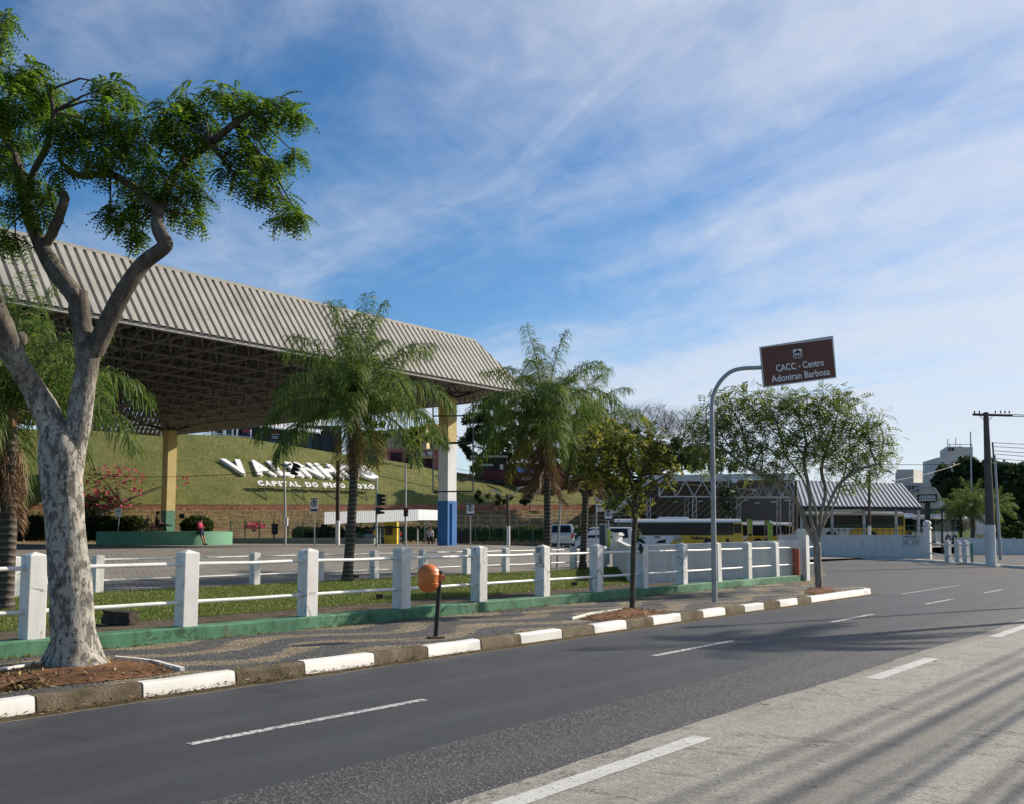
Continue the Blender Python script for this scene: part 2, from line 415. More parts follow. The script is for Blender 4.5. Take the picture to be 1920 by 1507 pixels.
def m_concrete():
    k = N('road_concrete'); P = k.map(rotz=-ROADROT)
    big = k.noise(.6, 7, .68); w = k.noise(2.2, 4, .6)
    wv = k.n('ShaderNodeVectorMath', operation='ADD'); cbv = k.n('ShaderNodeCombineXYZ'); k.link(k.math('MULTIPLY', w, .16), cbv.inputs[0]); k.link(P, wv.inputs[0]); k.link(cbv.outputs[0], wv.inputs[1]); Q = wv.outputs[0]
    g = k.noise(7.5, 8, .80, k.map(Q, (1.0, .20, 1))); g2 = k.noise(21, 6, .78, k.map(Q, (1, .20, 1), loc=(4, 2, 0))); pit = k.noise(26, 6, .8); pt2 = k.noise(5, 7, .75, k.map(loc=(2, 6, 1)))
    c = k.ramp(big, [(.25, (.235, .215, .178)), (.5, (.32, .297, .25)), (.75, (.395, .37, .32))])
    c = k.mix(k.ramp(pt2, [(.46, 0.0), (.64, .55)]), c, (.42, .40, .36))
    pm2 = k.ramp(k.noise(.8, 4, .6, k.map(loc=(1, 7, 3))), [(.38, .25), (.62, 1.0)]); c = k.mix(k.math('MULTIPLY', pm2, k.ramp(g, [(.54, 0.0), (.62, .78)])), c, (.10, .092, .08))
    c = k.mix(k.ramp(g2, [(.55, 0.0), (.66, .5)]), c, (.10, .093, .083))
    c = k.mix(k.ramp(pit, [(.58, 0.0), (.70, .6)]), c, (.075, .07, .063)); va = k.voro(70, None, 'F1', 1); sa = k.n('ShaderNodeSeparateColor'); k.link(va, sa.inputs[0]); c = k.mix(k.ramp(sa.outputs[0], [(.70, 0.0), (.98, .55)]), c, (.52, .50, .45)); c = k.mix(k.ramp(sa.outputs[1], [(.72, 0.0), (.98, .6)]), c, (.09, .085, .075))
    ty = k.noise(.9, 4, .6, k.map(P, (.06, 1.4, 1), loc=(9, 0, 0))); c = k.mix(k.ramp(ty, [(.48, 0.0), (.70, .5)]), c, (.11, .103, .093))
    sp2 = k.noise(2.6, 4, .6, k.map(loc=(5, 9, 0))); c = k.mix(k.ramp(sp2, [(.68, 0.0), (.71, .85)]), c, (.035, .033, .03))
    e = k.voro(.42, k.map(P, (1, .8, 1), loc=(1.7, .4, 0)), 'DISTANCE_TO_EDGE'); ck = k.math('ABSOLUTE', k.math('ADD', e, k.math('MULTIPLY', k.math('SUBTRACT', k.noise(3.5, 5, .7), .5), .22))); c = k.mix(k.ramp(ck, [(0, .85), (.006, 0.0)]), c, (.045, .042, .038))
    nr = k.bump(k.math('ADD', g, k.math('MULTIPLY', g2, .6)), .6, .02); nr = k.bump(pit, .6, .008, nr)
    return k.fin(c, .85, nr, spec=.3)
M['concrete_lane'] = m_concrete()
def m_mosaic():
    k = N('mosaic_stone'); P = k.map(rotz=-ROADROT); s = k.n('ShaderNodeSeparateXYZ'); k.link(P, s.inputs[0])
    wob = k.noise(.8, 3, .5)
    ph = k.math('ADD', k.math('MULTIPLY', k.math('SINE', k.math('MULTIPLY', s.outputs[0], 1.75)), .42), k.math('MULTIPLY', wob, .5))
    w = k.math('SINE', k.math('MULTIPLY', k.math('ADD', s.outputs[1], ph), 5.2))
    w2 = k.math('SINE', k.math('ADD', k.math('MULTIPLY', s.outputs[0], 1.75), k.math('MULTIPLY', s.outputs[1], 1.4)))
    cell = k.voro(15, P, 'F1', 1); edge = k.voro(15, P, 'DISTANCE_TO_EDGE', 0)
    sc = k.n('ShaderNodeSeparateColor'); k.link(cell, sc.inputs[0])
    tan = k.ramp(sc.outputs[0], [(0, (.22, .175, .11)), (1, (.37, .30, .19))]); dk = k.ramp(sc.outputs[1], [(0, (.050, .051, .055)), (1, (.125, .124, .122))])
    f = k.ramp(k.math('ADD', k.math('ADD', w, k.math('MULTIPLY', w2, .35)), k.math('MULTIPLY', k.math('SUBTRACT', sc.outputs[2], .5), .5)), [(.12, 0.0), (.32, 1.0)])
    c = k.mix(f, dk, tan)
    dirt = k.noise(1.1, 6, .65); c = k.mix(k.ramp(dirt, [(.42, 0.0), (.75, .75)]), c, (.12, .098, .07))
    c = k.mix(k.ramp(edge, [(.0, .85), (.10, 0.0)]), c, (.030, .026, .022))
    nr = k.bump(k.ramp(edge, [(0, 0.0), (.16, 1.0)]), .9, .012)
    return k.fin(c, .75, nr)
M['mosaic'] = m_mosaic()
def m_paver():
    k = N('lot_paver'); P = k.map(rotz=-ROADROT + .5); b = k.n('ShaderNodeTexBrick'); k.link(P, b.inputs[0]); b.inputs['Scale'].default_value = 1.0
    b.inputs['Brick Width'].default_value = .42; b.inputs['Row Height'].default_value = .22; b.inputs['Mortar Size'].default_value = .018; b.inputs['Mortar Smooth'].default_value = .3
    b.inputs['Color1'].default_value = (.20, .185, .16, 1); b.inputs['Color2'].default_value = (.275, .257, .225, 1); b.inputs['Mortar'].default_value = (.07, .062, .052, 1)
    c = k.mix(k.ramp(k.noise(.35, 6, .65), [(.4, 0.0), (.75, .6)]), b.outputs[0], (.12, .10, .08))
    return k.fin(c, .85, k.bump(b.outputs[1], -.5, .01))
M['paver'] = m_paver()
def m_earth(name, a, b, c_, scale=3.0):
    k = N(name); c = k.ramp(k.noise(scale, 8, .7), [(.3, a), (.5, b), (.72, c_)])
    return k.fin(c, .95, k.bump(k.noise(scale * 9, 6, .75), .9, .03), spec=.1)
M['red_earth'] = m_earth('red_earth', (.07, .042, .026), (.19, .095, .050), (.27, .15, .085), 1.6)
M['gutter_dirt'] = m_earth('gutter_dirt', (.045, .034, .022), (.11, .085, .05), (.17, .13, .075), 4)
M['path_earth'] = m_earth('path_earth', (.055, .042, .03), (.115, .092, .066), (.17, .14, .10), 2.0)
M['ground'] = m_earth('ground_earth', (.09, .075, .05), (.13, .11, .075), (.16, .15, .09), .3)
def m_grass(name, a, b, c_):
    k = N(name); f = k.noise(.5, 7, .62); g = k.noise(7, 6, .75)
    c = k.ramp(f, [(.28, a), (.5, b), (.75, c_)]); c = k.mix(k.ramp(g, [(.35, .55), (.62, 0.0)]), c, tuple(x * .55 for x in a))
    return k.fin(c, .9, k.bump(k.noise(22, 6, .8), 1.0, .05), spec=.15)
M['lawn'] = m_grass('lawn_soil', (.075, .115, .022), (.115, .155, .03), (.165, .17, .05))
M['hill_grass'] = m_grass('hill_turf', (.120, .145, .040), (.175, .185, .060), (.255, .215, .085))
def m_blade(name, stops, trans=.35):
    k = N(name); c = k.ramp(k.geo('Random Per Island'), stops); return k.fin(c, .55, trans=trans, spec=.3)
M['blade'] = m_blade('grass_blade', [(0, (.095, .15, .022)), (.5, (.16, .215, .036)), (.85, (.23, .235, .06)), (1, (.34, .27, .11))])
M['dry_blade'] = m_blade('dry_grass_blade', [(0, (.13, .16, .04)), (.5, (.22, .215, .07)), (1, (.38, .31, .13))])
M['litter'] = m_blade('dry_leaf', [(0, (.07, .045, .022)), (.45, (.16, .105, .05)), (.8, (.30, .22, .10)), (1, (.42, .33, .16))], .1)
def m_paint(name, col, chipcol, chip=.5, crack=True, rough=.62, wear_scale=2.2, dirt=.35):
    k = N(name); f = k.noise(1.3, 6, .6)
    c = k.ramp(f, [(.3, tuple(x * .88 for x in col)), (.7, tuple(min(.9, x * 1.05) for x in col))])
    d = k.noise(2.2, 8, .7, k.map(scale=(1, 1, .25))); c = k.mix(k.ramp(d, [(.5, 0.0), (.8, dirt)]), c, (.20, .175, .14))
    n1 = k.noise(wear_scale * 3, 8, .75); c = k.mix(k.ramp(n1, [(.72 - chip * .12, 0.0), (.745 - chip * .12, min(1, chip))]), c, chipcol)
    nr = k.bump(k.noise(30, 5, .7), .18, .006)
    if crack:
        e = k.voro(1.7, k.map(scale=(1, 1, .7), src=None), 'DISTANCE_TO_EDGE'); w = k.noise(6, 4, .6)
        ck = k.math('ADD', e, k.math('MULTIPLY', k.math('SUBTRACT', w, .5), .16))
        ln = k.math('ABSOLUTE', ck); mk = k.math('MULTIPLY', k.ramp(ln, [(0, 1.0), (.014, 0.0)]), k.ramp(k.noise(.9, 2, .5, k.map(loc=(3, 3, 3))), [(.42, 0.0), (.52, .95)]))
        c = k.mix(mk, c, tuple(x * .35 for x in chipcol))
    return k.fin(c, rough, nr, spec=.35)
M['post_white'] = m_paint('post_white_paint', (.76, .75, .72), (.36, .33, .29), .75, wear_scale=1.5, dirt=.55)
M['kerb_white'] = m_paint('kerb_white_paint', (.80, .78, .72), (.30, .26, .20), .55, False, wear_scale=4, dirt=.3)
M['kerb_bare'] = m_earth('kerb_bare_concrete', (.085, .066, .042), (.165, .135, .092), (.26, .225, .165), 2.6)
def m_green():
    k = N('green_wall_paint'); a = k.noise(1.1, 7, .68); b2 = k.noise(6, 8, .75, k.map(scale=(1, 1, .5))); d = k.noise(2.4, 7, .75, k.map(loc=(4, 1, 2)))
    c = k.ramp(a, [(.3, (.045, .135, .075)), (.5, (.075, .205, .115)), (.72, (.12, .26, .155))])
    c = k.mix(k.ramp(b2, [(.50, 0.0), (.64, .7)]), c, (.030, .072, .045)); c = k.mix(k.ramp(d, [(.58, 0.0), (.66, .8)]), c, (.11, .095, .065)); c = k.mix(k.ramp(k.noise(13, 6, .75), [(.66, 0.0), (.69, .9)]), c, (.30, .33, .27))
    e = k.voro(1.25, k.map(scale=(1, 1, 1.6)), 'DISTANCE_TO_EDGE'); ck = k.math('ABSOLUTE', k.math('ADD', e, k.math('MULTIPLY', k.math('SUBTRACT', k.noise(7, 6, .75), .5), .42)))
    m = k.math('MULTIPLY', k.ramp(ck, [(0, 1.0), (.022, 0.0)]), k.ramp(k.noise(.7, 2, .5, k.map(loc=(3, 3, 3))), [(.44, 0.0), (.52, .95)])); c = k.mix(m, c, (.018, .03, .02))
    nr = k.bump(b2, .5, .015); nr = k.bump(m, -.8, .02, nr)
    return k.fin(c, .75, nr, spec=.3)
M['green_paint'] = m_green()
M['wall_white'] = m_paint('wall_white_paint', (.73, .73, .70), (.36, .34, .30), .45, False, dirt=.45)
M['lane_paint_wide'] = m_paint('lane_white_paint_wide', (.58, .575, .54), (.16, .15, .135), 1.25, False, rough=.75, wear_scale=9, dirt=.5)
M['lane_paint'] = m_paint('lane_white_paint', (.60, .60, .57), (.10, .10, .10), 1.75, False, rough=.7, wear_scale=6, dirt=.6)
plain('pipe_white', (.74, .73, .70), .4, var=.08, dirt=.35, scale=5)

# ------------------------------------------------------------------ ground, road, pavements
def sheet(name, pts, mat, kind='structure', z=None):
    b = MB(); b.quad(*[Vector(p) for p in pts]); return tag(b.build(name, mat), kind=kind)
def strip(name, A, B, mat):                    # ribbon between two polylines of the same length
    b = MB(); n = len(A); b.add(list(A) + list(B), [(i, i + 1, n + i + 1, n + i) for i in range(n - 1)])
    return tag(b.build(name, mat), kind='structure')
b = MB(); b.quad((-1500, -300, -.35), (1500, -300, -.35), (1500, 2500, -.35), (-1500, 2500, -.35)); tag(b.build('ground', M['ground']), kind='structure')
SS = [(-30 + i * .5) for i in range(500)]
e1 = [4.45 + .03 * math.sin(s * .9) + RND.uniform(-.022, .022) for s in SS]; e2 = [5.68 + RND.uniform(-.012, .012) + .02 * math.sin(s * .5) for s in SS]
strip('concrete_road', [sn(s, 1.0) for s in SS], [sn(s, n) for s, n in zip(SS, e1)], M['concrete_lane'])
strip('rough_road', [sn(s, n, 0) for s, n in zip(SS, e1)], [sn(s, n) for s, n in zip(SS, e2)], M['rough_asphalt'])
e3 = [9.52 + RND.uniform(-.015, .015) for s in SS]
strip('road', [sn(s, n) for s, n in zip(SS, e2)], [sn(s, n) for s, n in zip(SS, e3)], M['asphalt'])
KI = [i for i, s in enumerate(SS) if s <= 29.5]
strip('road_gutter', [sn(SS[i], e3[i]) for i in KI], [sn(SS[i], 9.86) for i in KI], M['gutter_dirt'])
KI = [i for i, s in enumerate(SS) if s >= 29.5]
strip('side_street_edge', [sn(SS[i], e3[i]) for i in KI], [sn(SS[i], 9.86) for i in KI], M['old_asphalt'])
gl = [(s, n) for s, n in zip(SS, e3) if -12 < s < 29]
strip('gutter_line', [sn(s, n - .012, .004) for s, n in gl], [sn(s, n + .012, .004) for s, n in gl], plain('pale_line', (.30, .27, .22), .8, dirt=.6, scale=9))
sheet('side_street', [sn(26, 9.86), sn(220, 9.86), sn(220, 24.2), sn(26, 24.2)], M['old_asphalt'])
b = MB(); b.box(sn(60, -3.2, .0), (210, 8.4, .3), ROADROT); tag(b.build('near_pavement', plain('pavement_concrete', (.22, .21, .19), .9, dirt=.4)), kind='structure')
# lane markings
def mark(s0, s1, n, w, name='lane_marking'):
    k = 10; A = []; B = []
    for i in range(k + 1):
        s = s0 + (s1 - s0) * i / k; A.append(sn(s, n - w / 2 + RND.uniform(-.006, .006), .004)); B.append(sn(s, n + w / 2 + RND.uniform(-.006, .006), .004))
    strip(name, A, B, M['lane_paint_wide' if w > .15 else 'lane_paint'])
pxd = [(355, 795), (1225, 1375), (1558, 1637), (1735, 1785), (1845, 1880)]
for a, c in pxd: mark(s_on(a, 7.33, 0), s_on(c, 7.33, 0), 7.33, .11)
for a, c in ((940, 1318), (1636, 1748), (1865, 1950)): mark(s_on(a, 4.1, 0), s_on(c, 4.1, 0), 4.1, .19)
mark(s_on(1690, 9.1, 0), s_on(1800, 9.1, 0), 9.1, .09)

# kerb: painted and bare stones in turn
ker = thing('kerb', 'kerb of white painted and bare stones in turn along the mosaic pavement', 'kerb', sn(10, 9.87))
kb = [(-200, 1), (68, 0), (268, 1), (443, 0), (573, 1), (703, 0), (803, 1), (903, 0), (978, 1), (1055, 0), (1115, 1), (1176, 0), (1226, 1), (1278, 0), (1320, 1), (1362, 0), (1397, 1), (1433, 0), (1463, 1), (1497, 0), (1522, 1)]
kpx = [p for p, _ in kb]
ks = [s_on(p, 9.80, .0) for p in kpx]
def kerb_stone(path, white):
    """path: centre-line points on the ground (front edge); stone 0.16 wide, 0.15 high with a sloping face"""
    b = MB(); n = len(path); vs = []
    for i, p in enumerate(path):
        d = (path[min(i + 1, n - 1)] - path[max(i - 1, 0)]).normalized(); q = Vector((-d.y, d.x, 0)); j = RND.uniform(-.006, .006)
        for off, z in ((0, -.05), (.015 + j, .125), (.035 + j, .15 + j), (.165, .155 + j), (.17, -.05)): vs.append(p + q * off + Vector((0, 0, z)))
    fs = [(i * 5 + k, (i + 1) * 5 + k, (i + 1) * 5 + k + 1, i * 5 + k + 1) for i in range(n - 1) for k in range(4)]
    fs += [(0, 1, 2, 3, 4), tuple((n - 1) * 5 + k for k in (4, 3, 2, 1, 0))]
    b.add(vs, fs); b.build('kerb_stone', M['kerb_white'] if white else M['kerb_bare'], ker, smooth=True, sharp=35)
for i in range(len(ks) - 1):
    a, c = ks[i] + .012, ks[i + 1] - .012; m = max(2, int((c - a) / .35))
    kerb_stone([sn(a + (c - a) * j / m, 9.80 + RND.uniform(-.008, .008)) for j in range(m + 1)], kb[i][1])
# rounded end of the kerb, then back along the side street
arc = [sn(ks[-1] + .012, 9.8)] + [sn(s, 9.8) for s in (28.3, 28.8)]
cen = sn(29.2, 11.0)
for k in range(0, 9):
    a = k / 8 * rad(152); arc.append(cen + U * 1.2 * math.sin(a) * .9 - NV * 1.2 * math.cos(a))
arc = [p for i, p in enumerate(arc) if i == 0 or (p - arc[i - 1]).length > .05]
for i in range(0, len(arc) - 1, 2): kerb_stone(arc[i:i + 3], 1)
endp = on_z(1548, 1077, .0); ret = [arc[-1] + (endp - arc[-1]) * t for t in (0, .2, .4, .6, .8, 1)]
for i in range(5): kerb_stone([ret[i], ret[i + 1]], 0)
# pavement of black and tan mosaic
inner = []
for i, p in enumerate([sn(-18, 9.8), sn(ks[-1], 9.8)] + arc[1:] + ret[1:]): inner.append(p)
def inset(path, o):
    out = []
    for i, p in enumerate(path):
        d = (path[min(i + 1, len(path) - 1)] - path[max(i - 1, 0)]).normalized(); out.append(p + Vector((-d.y, d.x, 0)) * o + Vector((0, 0, .145)))
    return out
WN = lambda s: 13.1 + .008 * max(0, s - 3)         # foot of the green base wall
ii = inset(inner, .15)
FEND = s_on(1518, WN(31), .15)
outer = [sn(FEND, WN(FEND), .145)] + [sn(s, WN(s), .145) for s in range(int(FEND) - 1, -19, -3)]
b = MB(); b.add(ii + outer, [tuple(range(len(ii) + len(outer)))]); tag(b.build('pavement', M['mosaic']), kind='structure')

# green base wall and fence
fence = thing('fence', 'white concrete post and pipe rail fence on a green painted base wall', 'fence', sn(12, 13.3, .15))
def ribbon_wall(name, pts, th, z0, z1, mat, parent, jit=0.006, **kw):     # solid wall along a polyline; th to the left
    b = MB(); n = len(pts); vs = []
    for i, p in enumerate(pts):
        d = (pts[min(i + 1, n - 1)] - pts[max(i - 1, 0)]).normalized(); q = Vector((-d.y, d.x, 0)); j = RND.uniform(-jit, jit)
        for off, z in ((0, z0), (.004 + j, z1 - .02 + j), (.025, z1 + j), (th - .02, z1 + j), (th, z0)): vs.append(p + q * off + Vector((0, 0, z)))
    fs = [(i * 5 + k, (i + 1) * 5 + k, (i + 1) * 5 + k + 1, i * 5 + k + 1) for i in range(n - 1) for k in range(4)] + [(0, 1, 2, 3, 4), tuple((n - 1) * 5 + k for k in (4, 3, 2, 1, 0))]
    b.add(vs, fs); return b.build(name, mat, parent, smooth=True, sharp=35, **kw)
ribbon_wall('base_wall', [sn(s, WN(s)) for s in np.linspace(-16, FEND + .1, 90)], .36, .0, .355, M['green_paint'], fence, .010)
def post_mesh(w, h, cap=.05, chipped=False):
    b = MB(); x = w / 2
    b.add([(-x, -x, -.02), (x, -x, -.02), (x, x, -.02), (-x, x, -.02), (-x, -x, h - cap), (x, -x, h - cap), (x, x, h - cap), (-x, x, h - cap), (0, 0, h)],
          [(0, 3, 2, 1), (0, 1, 5, 4), (1, 2, 6, 5), (2, 3, 7, 6), (3, 0, 4, 7), (4, 5, 8), (5, 6, 8), (6, 7, 8), (7, 4, 8)])
    return b.mesh('post', M['post_white'], bevel=.010)
pm = post_mesh(.25, 1.16)
fpx = [-200, 62, 350, 577, 753, 898, 1017, 1118, 1203, 1278, 1343, 1400, 1452, 1497]
PC = .2
fs_ = [s_on(p, 13.3 + .008 * max(0, s_on(p, 13.3, .9) - 3), .9) for p in fpx]
fp = [sn(s, WN(s) + PC, .355) for s in fs_]
for p in fp:
    o = link('post', pm, fence, MW[fence.name].inverted() @ Matrix.Translation(p) @ Matrix.Rotation(ROADROT + RND.uniform(-.03, .03), 4, 'Z') @ Matrix.Rotation(RND.uniform(-.012, .012), 4, 'X'))
def rail(p, q, r, parent, gap, name='rail'):
    d = (q - p).normalized(); a, c = p + d * gap, q - d * gap; b = MB(); m = (a + c) / 2 - Vector((0, 0, RND.uniform(0, .012)))
    b.tube([a, m, c], r, 10); return b.build(name, M['pipe_white'], parent, smooth=True)
def collar(p, d, parent):
    for a_, c_ in ((.10, .16), (-.16, -.10)): b = MB(); b.tube([p + d * a_, p + d * c_], .046, 10); b.build('rail_socket', M['post_white'], parent, smooth=True)
for i in range(len(fp) - 1):
    for h in (.94, .36):
        rail(fp[i] + Vector((0, 0, h)), fp[i + 1] + Vector((0, 0, h)), .031, fence, .11)
for i in range(1, len(fp)):
    d = (fp[i] - fp[i - 1]).normalized()
    for h in (.94, .36): collar(fp[i] + Vector((0, 0, h)), d, fence)
# last rails run on to a gate post with a red stripe
gp = sn(FEND + 1.0, WN(FEND) + .2, .355)
for h in (.94, .36): rail(fp[-1] + Vector((0, 0, h)), gp + Vector((0, 0, h)), .031, fence, .1)
# broken corner on one post: dark exposed concrete
q = fp[8] + Vector((0, 0, 1.0)); b = MB(); bmx = bmesh.new(); bmesh.ops.create_icosphere(bmx, subdivisions=2, radius=.085)
b.add([q - U * .118 - NV * .045 + (U * v.co.x * .30 + NV * v.co.y * 1.05 + Vector((0, 0, v.co.z * 1.5))) * RND.uniform(.8, 1.25) for v in bmx.verts], [tuple(v.index for v in f.verts) for f in bmx.faces]); bmx.free()
b.build('broken_corner', plain('broken_concrete', (.06, .045, .04), .95, var=.7, scale=22, bump=.9), fence)

# strip behind the fence: bare path, lawn, second fence
strip('garden_path', [sn(s, WN(s) + .34, .2) for s in range(-16, 33)], [sn(s, 16.5 + RND.uniform(-.10, .10), .2) if s < 27 else sn(s, 16.5 - (s - 26) * .42, .2) for s in range(-16, 33)], M['path_earth'])
def gz(n): return .2 + .08 * min(1, max(0, (n - 16.3) / 1.2)) + .03 * max(0, (n - 17.5)) / 6
GE = 25.5
def grass_end(n): return 25.2 + (n - 15.4) * 1.50
sl_ = [-16 + i for i in range(45)]
b = MB(); rows = [16.3, 16.7, 17.2, 17.8, 19, 21, 23.6]; vs = []
for n in rows:
    for k in range(46): s = -16 + (grass_end(n) + 16) * k / 45; vs.append(sn(s, n + (RND.uniform(-.10, .10) if n == 16.3 else 0), gz(n) + (.0 if n > 16.4 else .006)))
b.add(vs, [(r * 46 + k, r * 46 + k + 1, (r + 1) * 46 + k + 1, (r + 1) * 46 + k) for r in range(len(rows) - 1) for k in range(45)]); tag(b.build('lawn', M['lawn']), kind='structure')
def blades(name, P, h, w, mat, lean=.5):
    n = len(P); d = NPR.normal(size=(n, 2)); d /= np.linalg.norm(d, axis=1, keepdims=True); hh = h * NPR.uniform(.5, 1.25, n); ln = NPR.uniform(.1, lean, n) * hh
    sx = np.stack([-d[:, 1], d[:, 0], np.zeros(n)], 1) * w * .5
    tip = P + np.stack([d[:, 0] * ln, d[:, 1] * ln, hh], 1)
    V = np.stack([P - sx, P + sx, tip], 1).reshape(-1, 3); F = np.arange(3 * n).reshape(n, 3)
    return tag(link(name, np_mesh(name, V, F, mat)), kind='stuff')
ng = 90000; nn = 16.25 + (23.3 - 16.25) * NPR.random(ng) ** 1.15; sv = -8 + NPR.random(ng) * (np.array([grass_end(x) for x in nn]) + 8)
P = np.stack([sv * U.x + nn * NV.x, sv * U.y + nn * NV.y, np.array([gz(x) for x in nn])], 1)
blades('grass', P, .050, .020, M['blade'], .8)

P = []
for _ in range(260):          # weeds in the joints of the pavement, at the wall foot and behind the kerb
    s = RND.uniform(3, 30); n = RND.choice((13.06, 13.08, 9.98)) + RND.uniform(-.02, .02) + (.008 * max(0, s - 3) if RND.random() < 1 else 0)
    if abs(n - 9.98) < .3: n = 9.98 + RND.uniform(0, .03)
    for _k in range(RND.randint(4, 14)): P.append(tuple(sn(s + RND.gauss(0, .03), n + RND.gauss(0, .012), .145)))
blades('weeds', np.array(P), .05, .012, M['dry_blade'], 1.2)

inner_f = thing('fence', 'lower white post and pipe fence between the lawn and the paved lot', 'fence', sn(20, 23.4, .3))
ipx = [-120, 30, 183, 340, 478, 598, 702, 793, 875, 948, 1012, 1075, 1132]
IN = 23.35; pim = post_mesh(.22, 1.0, .03)
ip = [sn(s_on(p, IN, .8), IN, .24) for p in ipx]
for p in ip: link('post', pim, inner_f, MW[inner_f.name].inverted() @ Matrix.Translation(p) @ Matrix.Rotation(ROADROT + RND.uniform(-.04, .04), 4, 'Z'))
for i in range(len(ip) - 1):
    for h in (.88, .36): rail(ip[i] + Vector((0, 0, h)), ip[i + 1] + Vector((0, 0, h)), .024, inner_f, .1)

# paved lot rising towards the canopy
def sm(a, b_, x): t = min(1, max(0, (x - a) / (b_ - a))); return t * t * (3 - 2 * t)
def lot_z(s, n):
    hi = .24 + .81 * sm(24, 44, n); k = sm(50, 72, s); lo = .10 + .05 * sm(24, 40, n) + .55 * sm(74, 86, s) * (1 - sm(38, 46, n))
    return hi * (1 - k) + lo * k
rows = [23.75 + i * 2 for i in range(60)]; cols = [-70 + i * 4 for i in range(80)]
b = MB(); b.add([sn(s, n, lot_z(s, n)) for n in rows for s in cols], [(r * 80 + k, r * 80 + k + 1, (r + 1) * 80 + k + 1, (r + 1) * 80 + k) for r in range(59) for k in range(79)])
tag(b.build('paved_lot', M['paver'], smooth=True), kind='structure')
# ------------------------------------------------------------------ great canopy over the plaza
from mathutils.bvhtree import BVHTree
EZ, TZ, INS = 10.6, 13.95, 2.56; S1, N0, N1, S0 = 49.9, 37.9, 79.4, -14.0
PZ = 1.03
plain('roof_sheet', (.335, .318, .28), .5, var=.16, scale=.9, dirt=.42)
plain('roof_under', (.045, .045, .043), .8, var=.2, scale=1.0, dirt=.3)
plain('steel_truss', (.20, .198, .188), .6, var=.25, scale=2.0)
can = thing('canopy', 'vast flat canopy with ribbed beige metal fascia on tall painted columns', 'canopy', sn(46.9, 57, PZ))
pit = .43; SL = math.hypot(INS, TZ - EZ)
def panel_mesh(f0, f1):           # x across, y up the slope; f0/f1 = how far up the two edges reach
    b = MB(); pr = [(0, 0), (.06, 0), (.085, .12), (.345, .12), (.37, 0), (pit, 0)]
    lo = [(x, 0, h) for x, h in pr]; hi = [(x, SL * (f0 + (f1 - f0) * x / pit), h) for x, h in pr]
    b.add(lo + hi, [(i, i + 1, 7 + i, 6 + i) for i in range(5)]); return b.mesh('roof_panel', M['roof_sheet'])
full = panel_mesh(1, 1)
def fascia(o, xd, inward, length, cutL, cutR, name='roof_panel'):
    up = (inward * INS + Vector((0, 0, TZ - EZ))).normalized(); z = xd.cross(up); n = int(length / pit)
    for i in range(n):
        x = i * pit; f = lambda q: max(.02, min(1, (q / INS) if cutL else 1, ((length - q) / INS) if cutR else 1))
        me = full if f(x) == 1 and f(x + pit) == 1 else panel_mesh(f(x), f(x + pit))
        m = Matrix((xd, up, z)).transposed().to_4x4(); m.translation = o + xd * x
        link(name, me, can, MW[can.name].inverted() @ m)
# near side: reads along +s; its outer face looks to the road
fascia(sn(S0, N0, EZ), U, NV, S1 - S0, False, True)
fascia(sn(S1, N0, EZ), NV, -U, N1 - N0, True, True)
b = MB(); mm = int((S1 - S0) / pit)      # far side, seen only from within
for i in range(mm):
    s = S0 + i * pit; top = min(1, (S1 - s) / INS)
    for a, c, h in ((0, .05, 0), (.05, .38, .08), (.38, pit, 0)):
        b.quad(sn(s + a, N1 + h, EZ), sn(s + c, N1 + h, EZ), sn(s + c, N1 - INS * top + h, EZ + (TZ - EZ) * top), sn(s + a, N1 - INS * top + h, EZ + (TZ - EZ) * top))
tag(b.build('far_fascia', M['roof_sheet'], can), kind='stuff')
b = MB()
A, B_, C_, D_ = sn(S0, N0 + INS, TZ), sn(S1 - INS, N0 + INS, TZ), sn(S1 - INS, N1 - INS, TZ), sn(S0, N1 - INS, TZ)
up = Vector((0, 0, .05))
for p, q in ((A, B_), (B_, C_), (C_, D_)): b.beam(p + up, q + up, .34, .14)
b.beam(B_ + up, sn(S1, N0, EZ + .05), .2, .1); b.beam(C_ + up, sn(S1, N1, EZ + .05), .2, .1)
b.build('ridge_cap', M['roof_sheet'], can)
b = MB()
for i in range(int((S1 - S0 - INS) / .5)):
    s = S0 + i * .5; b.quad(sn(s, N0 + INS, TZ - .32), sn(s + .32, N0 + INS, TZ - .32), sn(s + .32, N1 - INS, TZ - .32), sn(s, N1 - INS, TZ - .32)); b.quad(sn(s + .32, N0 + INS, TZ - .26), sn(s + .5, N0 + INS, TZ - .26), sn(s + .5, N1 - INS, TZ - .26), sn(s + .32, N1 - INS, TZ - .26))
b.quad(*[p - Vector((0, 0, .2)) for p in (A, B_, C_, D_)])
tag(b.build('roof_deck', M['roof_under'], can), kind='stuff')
b = MB()
for p, q in ((sn(S0, N0 + .06, EZ - .04), sn(S1, N0 + .06, EZ - .04)), (sn(S1 - .06, N0, EZ - .04), sn(S1 - .06, N1, EZ - .04)), (sn(S1, N1 - .06, EZ - .04), sn(S0, N1 - .06, EZ - .04))): b.beam(p, q, .12, .14)
b.build('gutter', M['roof_sheet'], can)
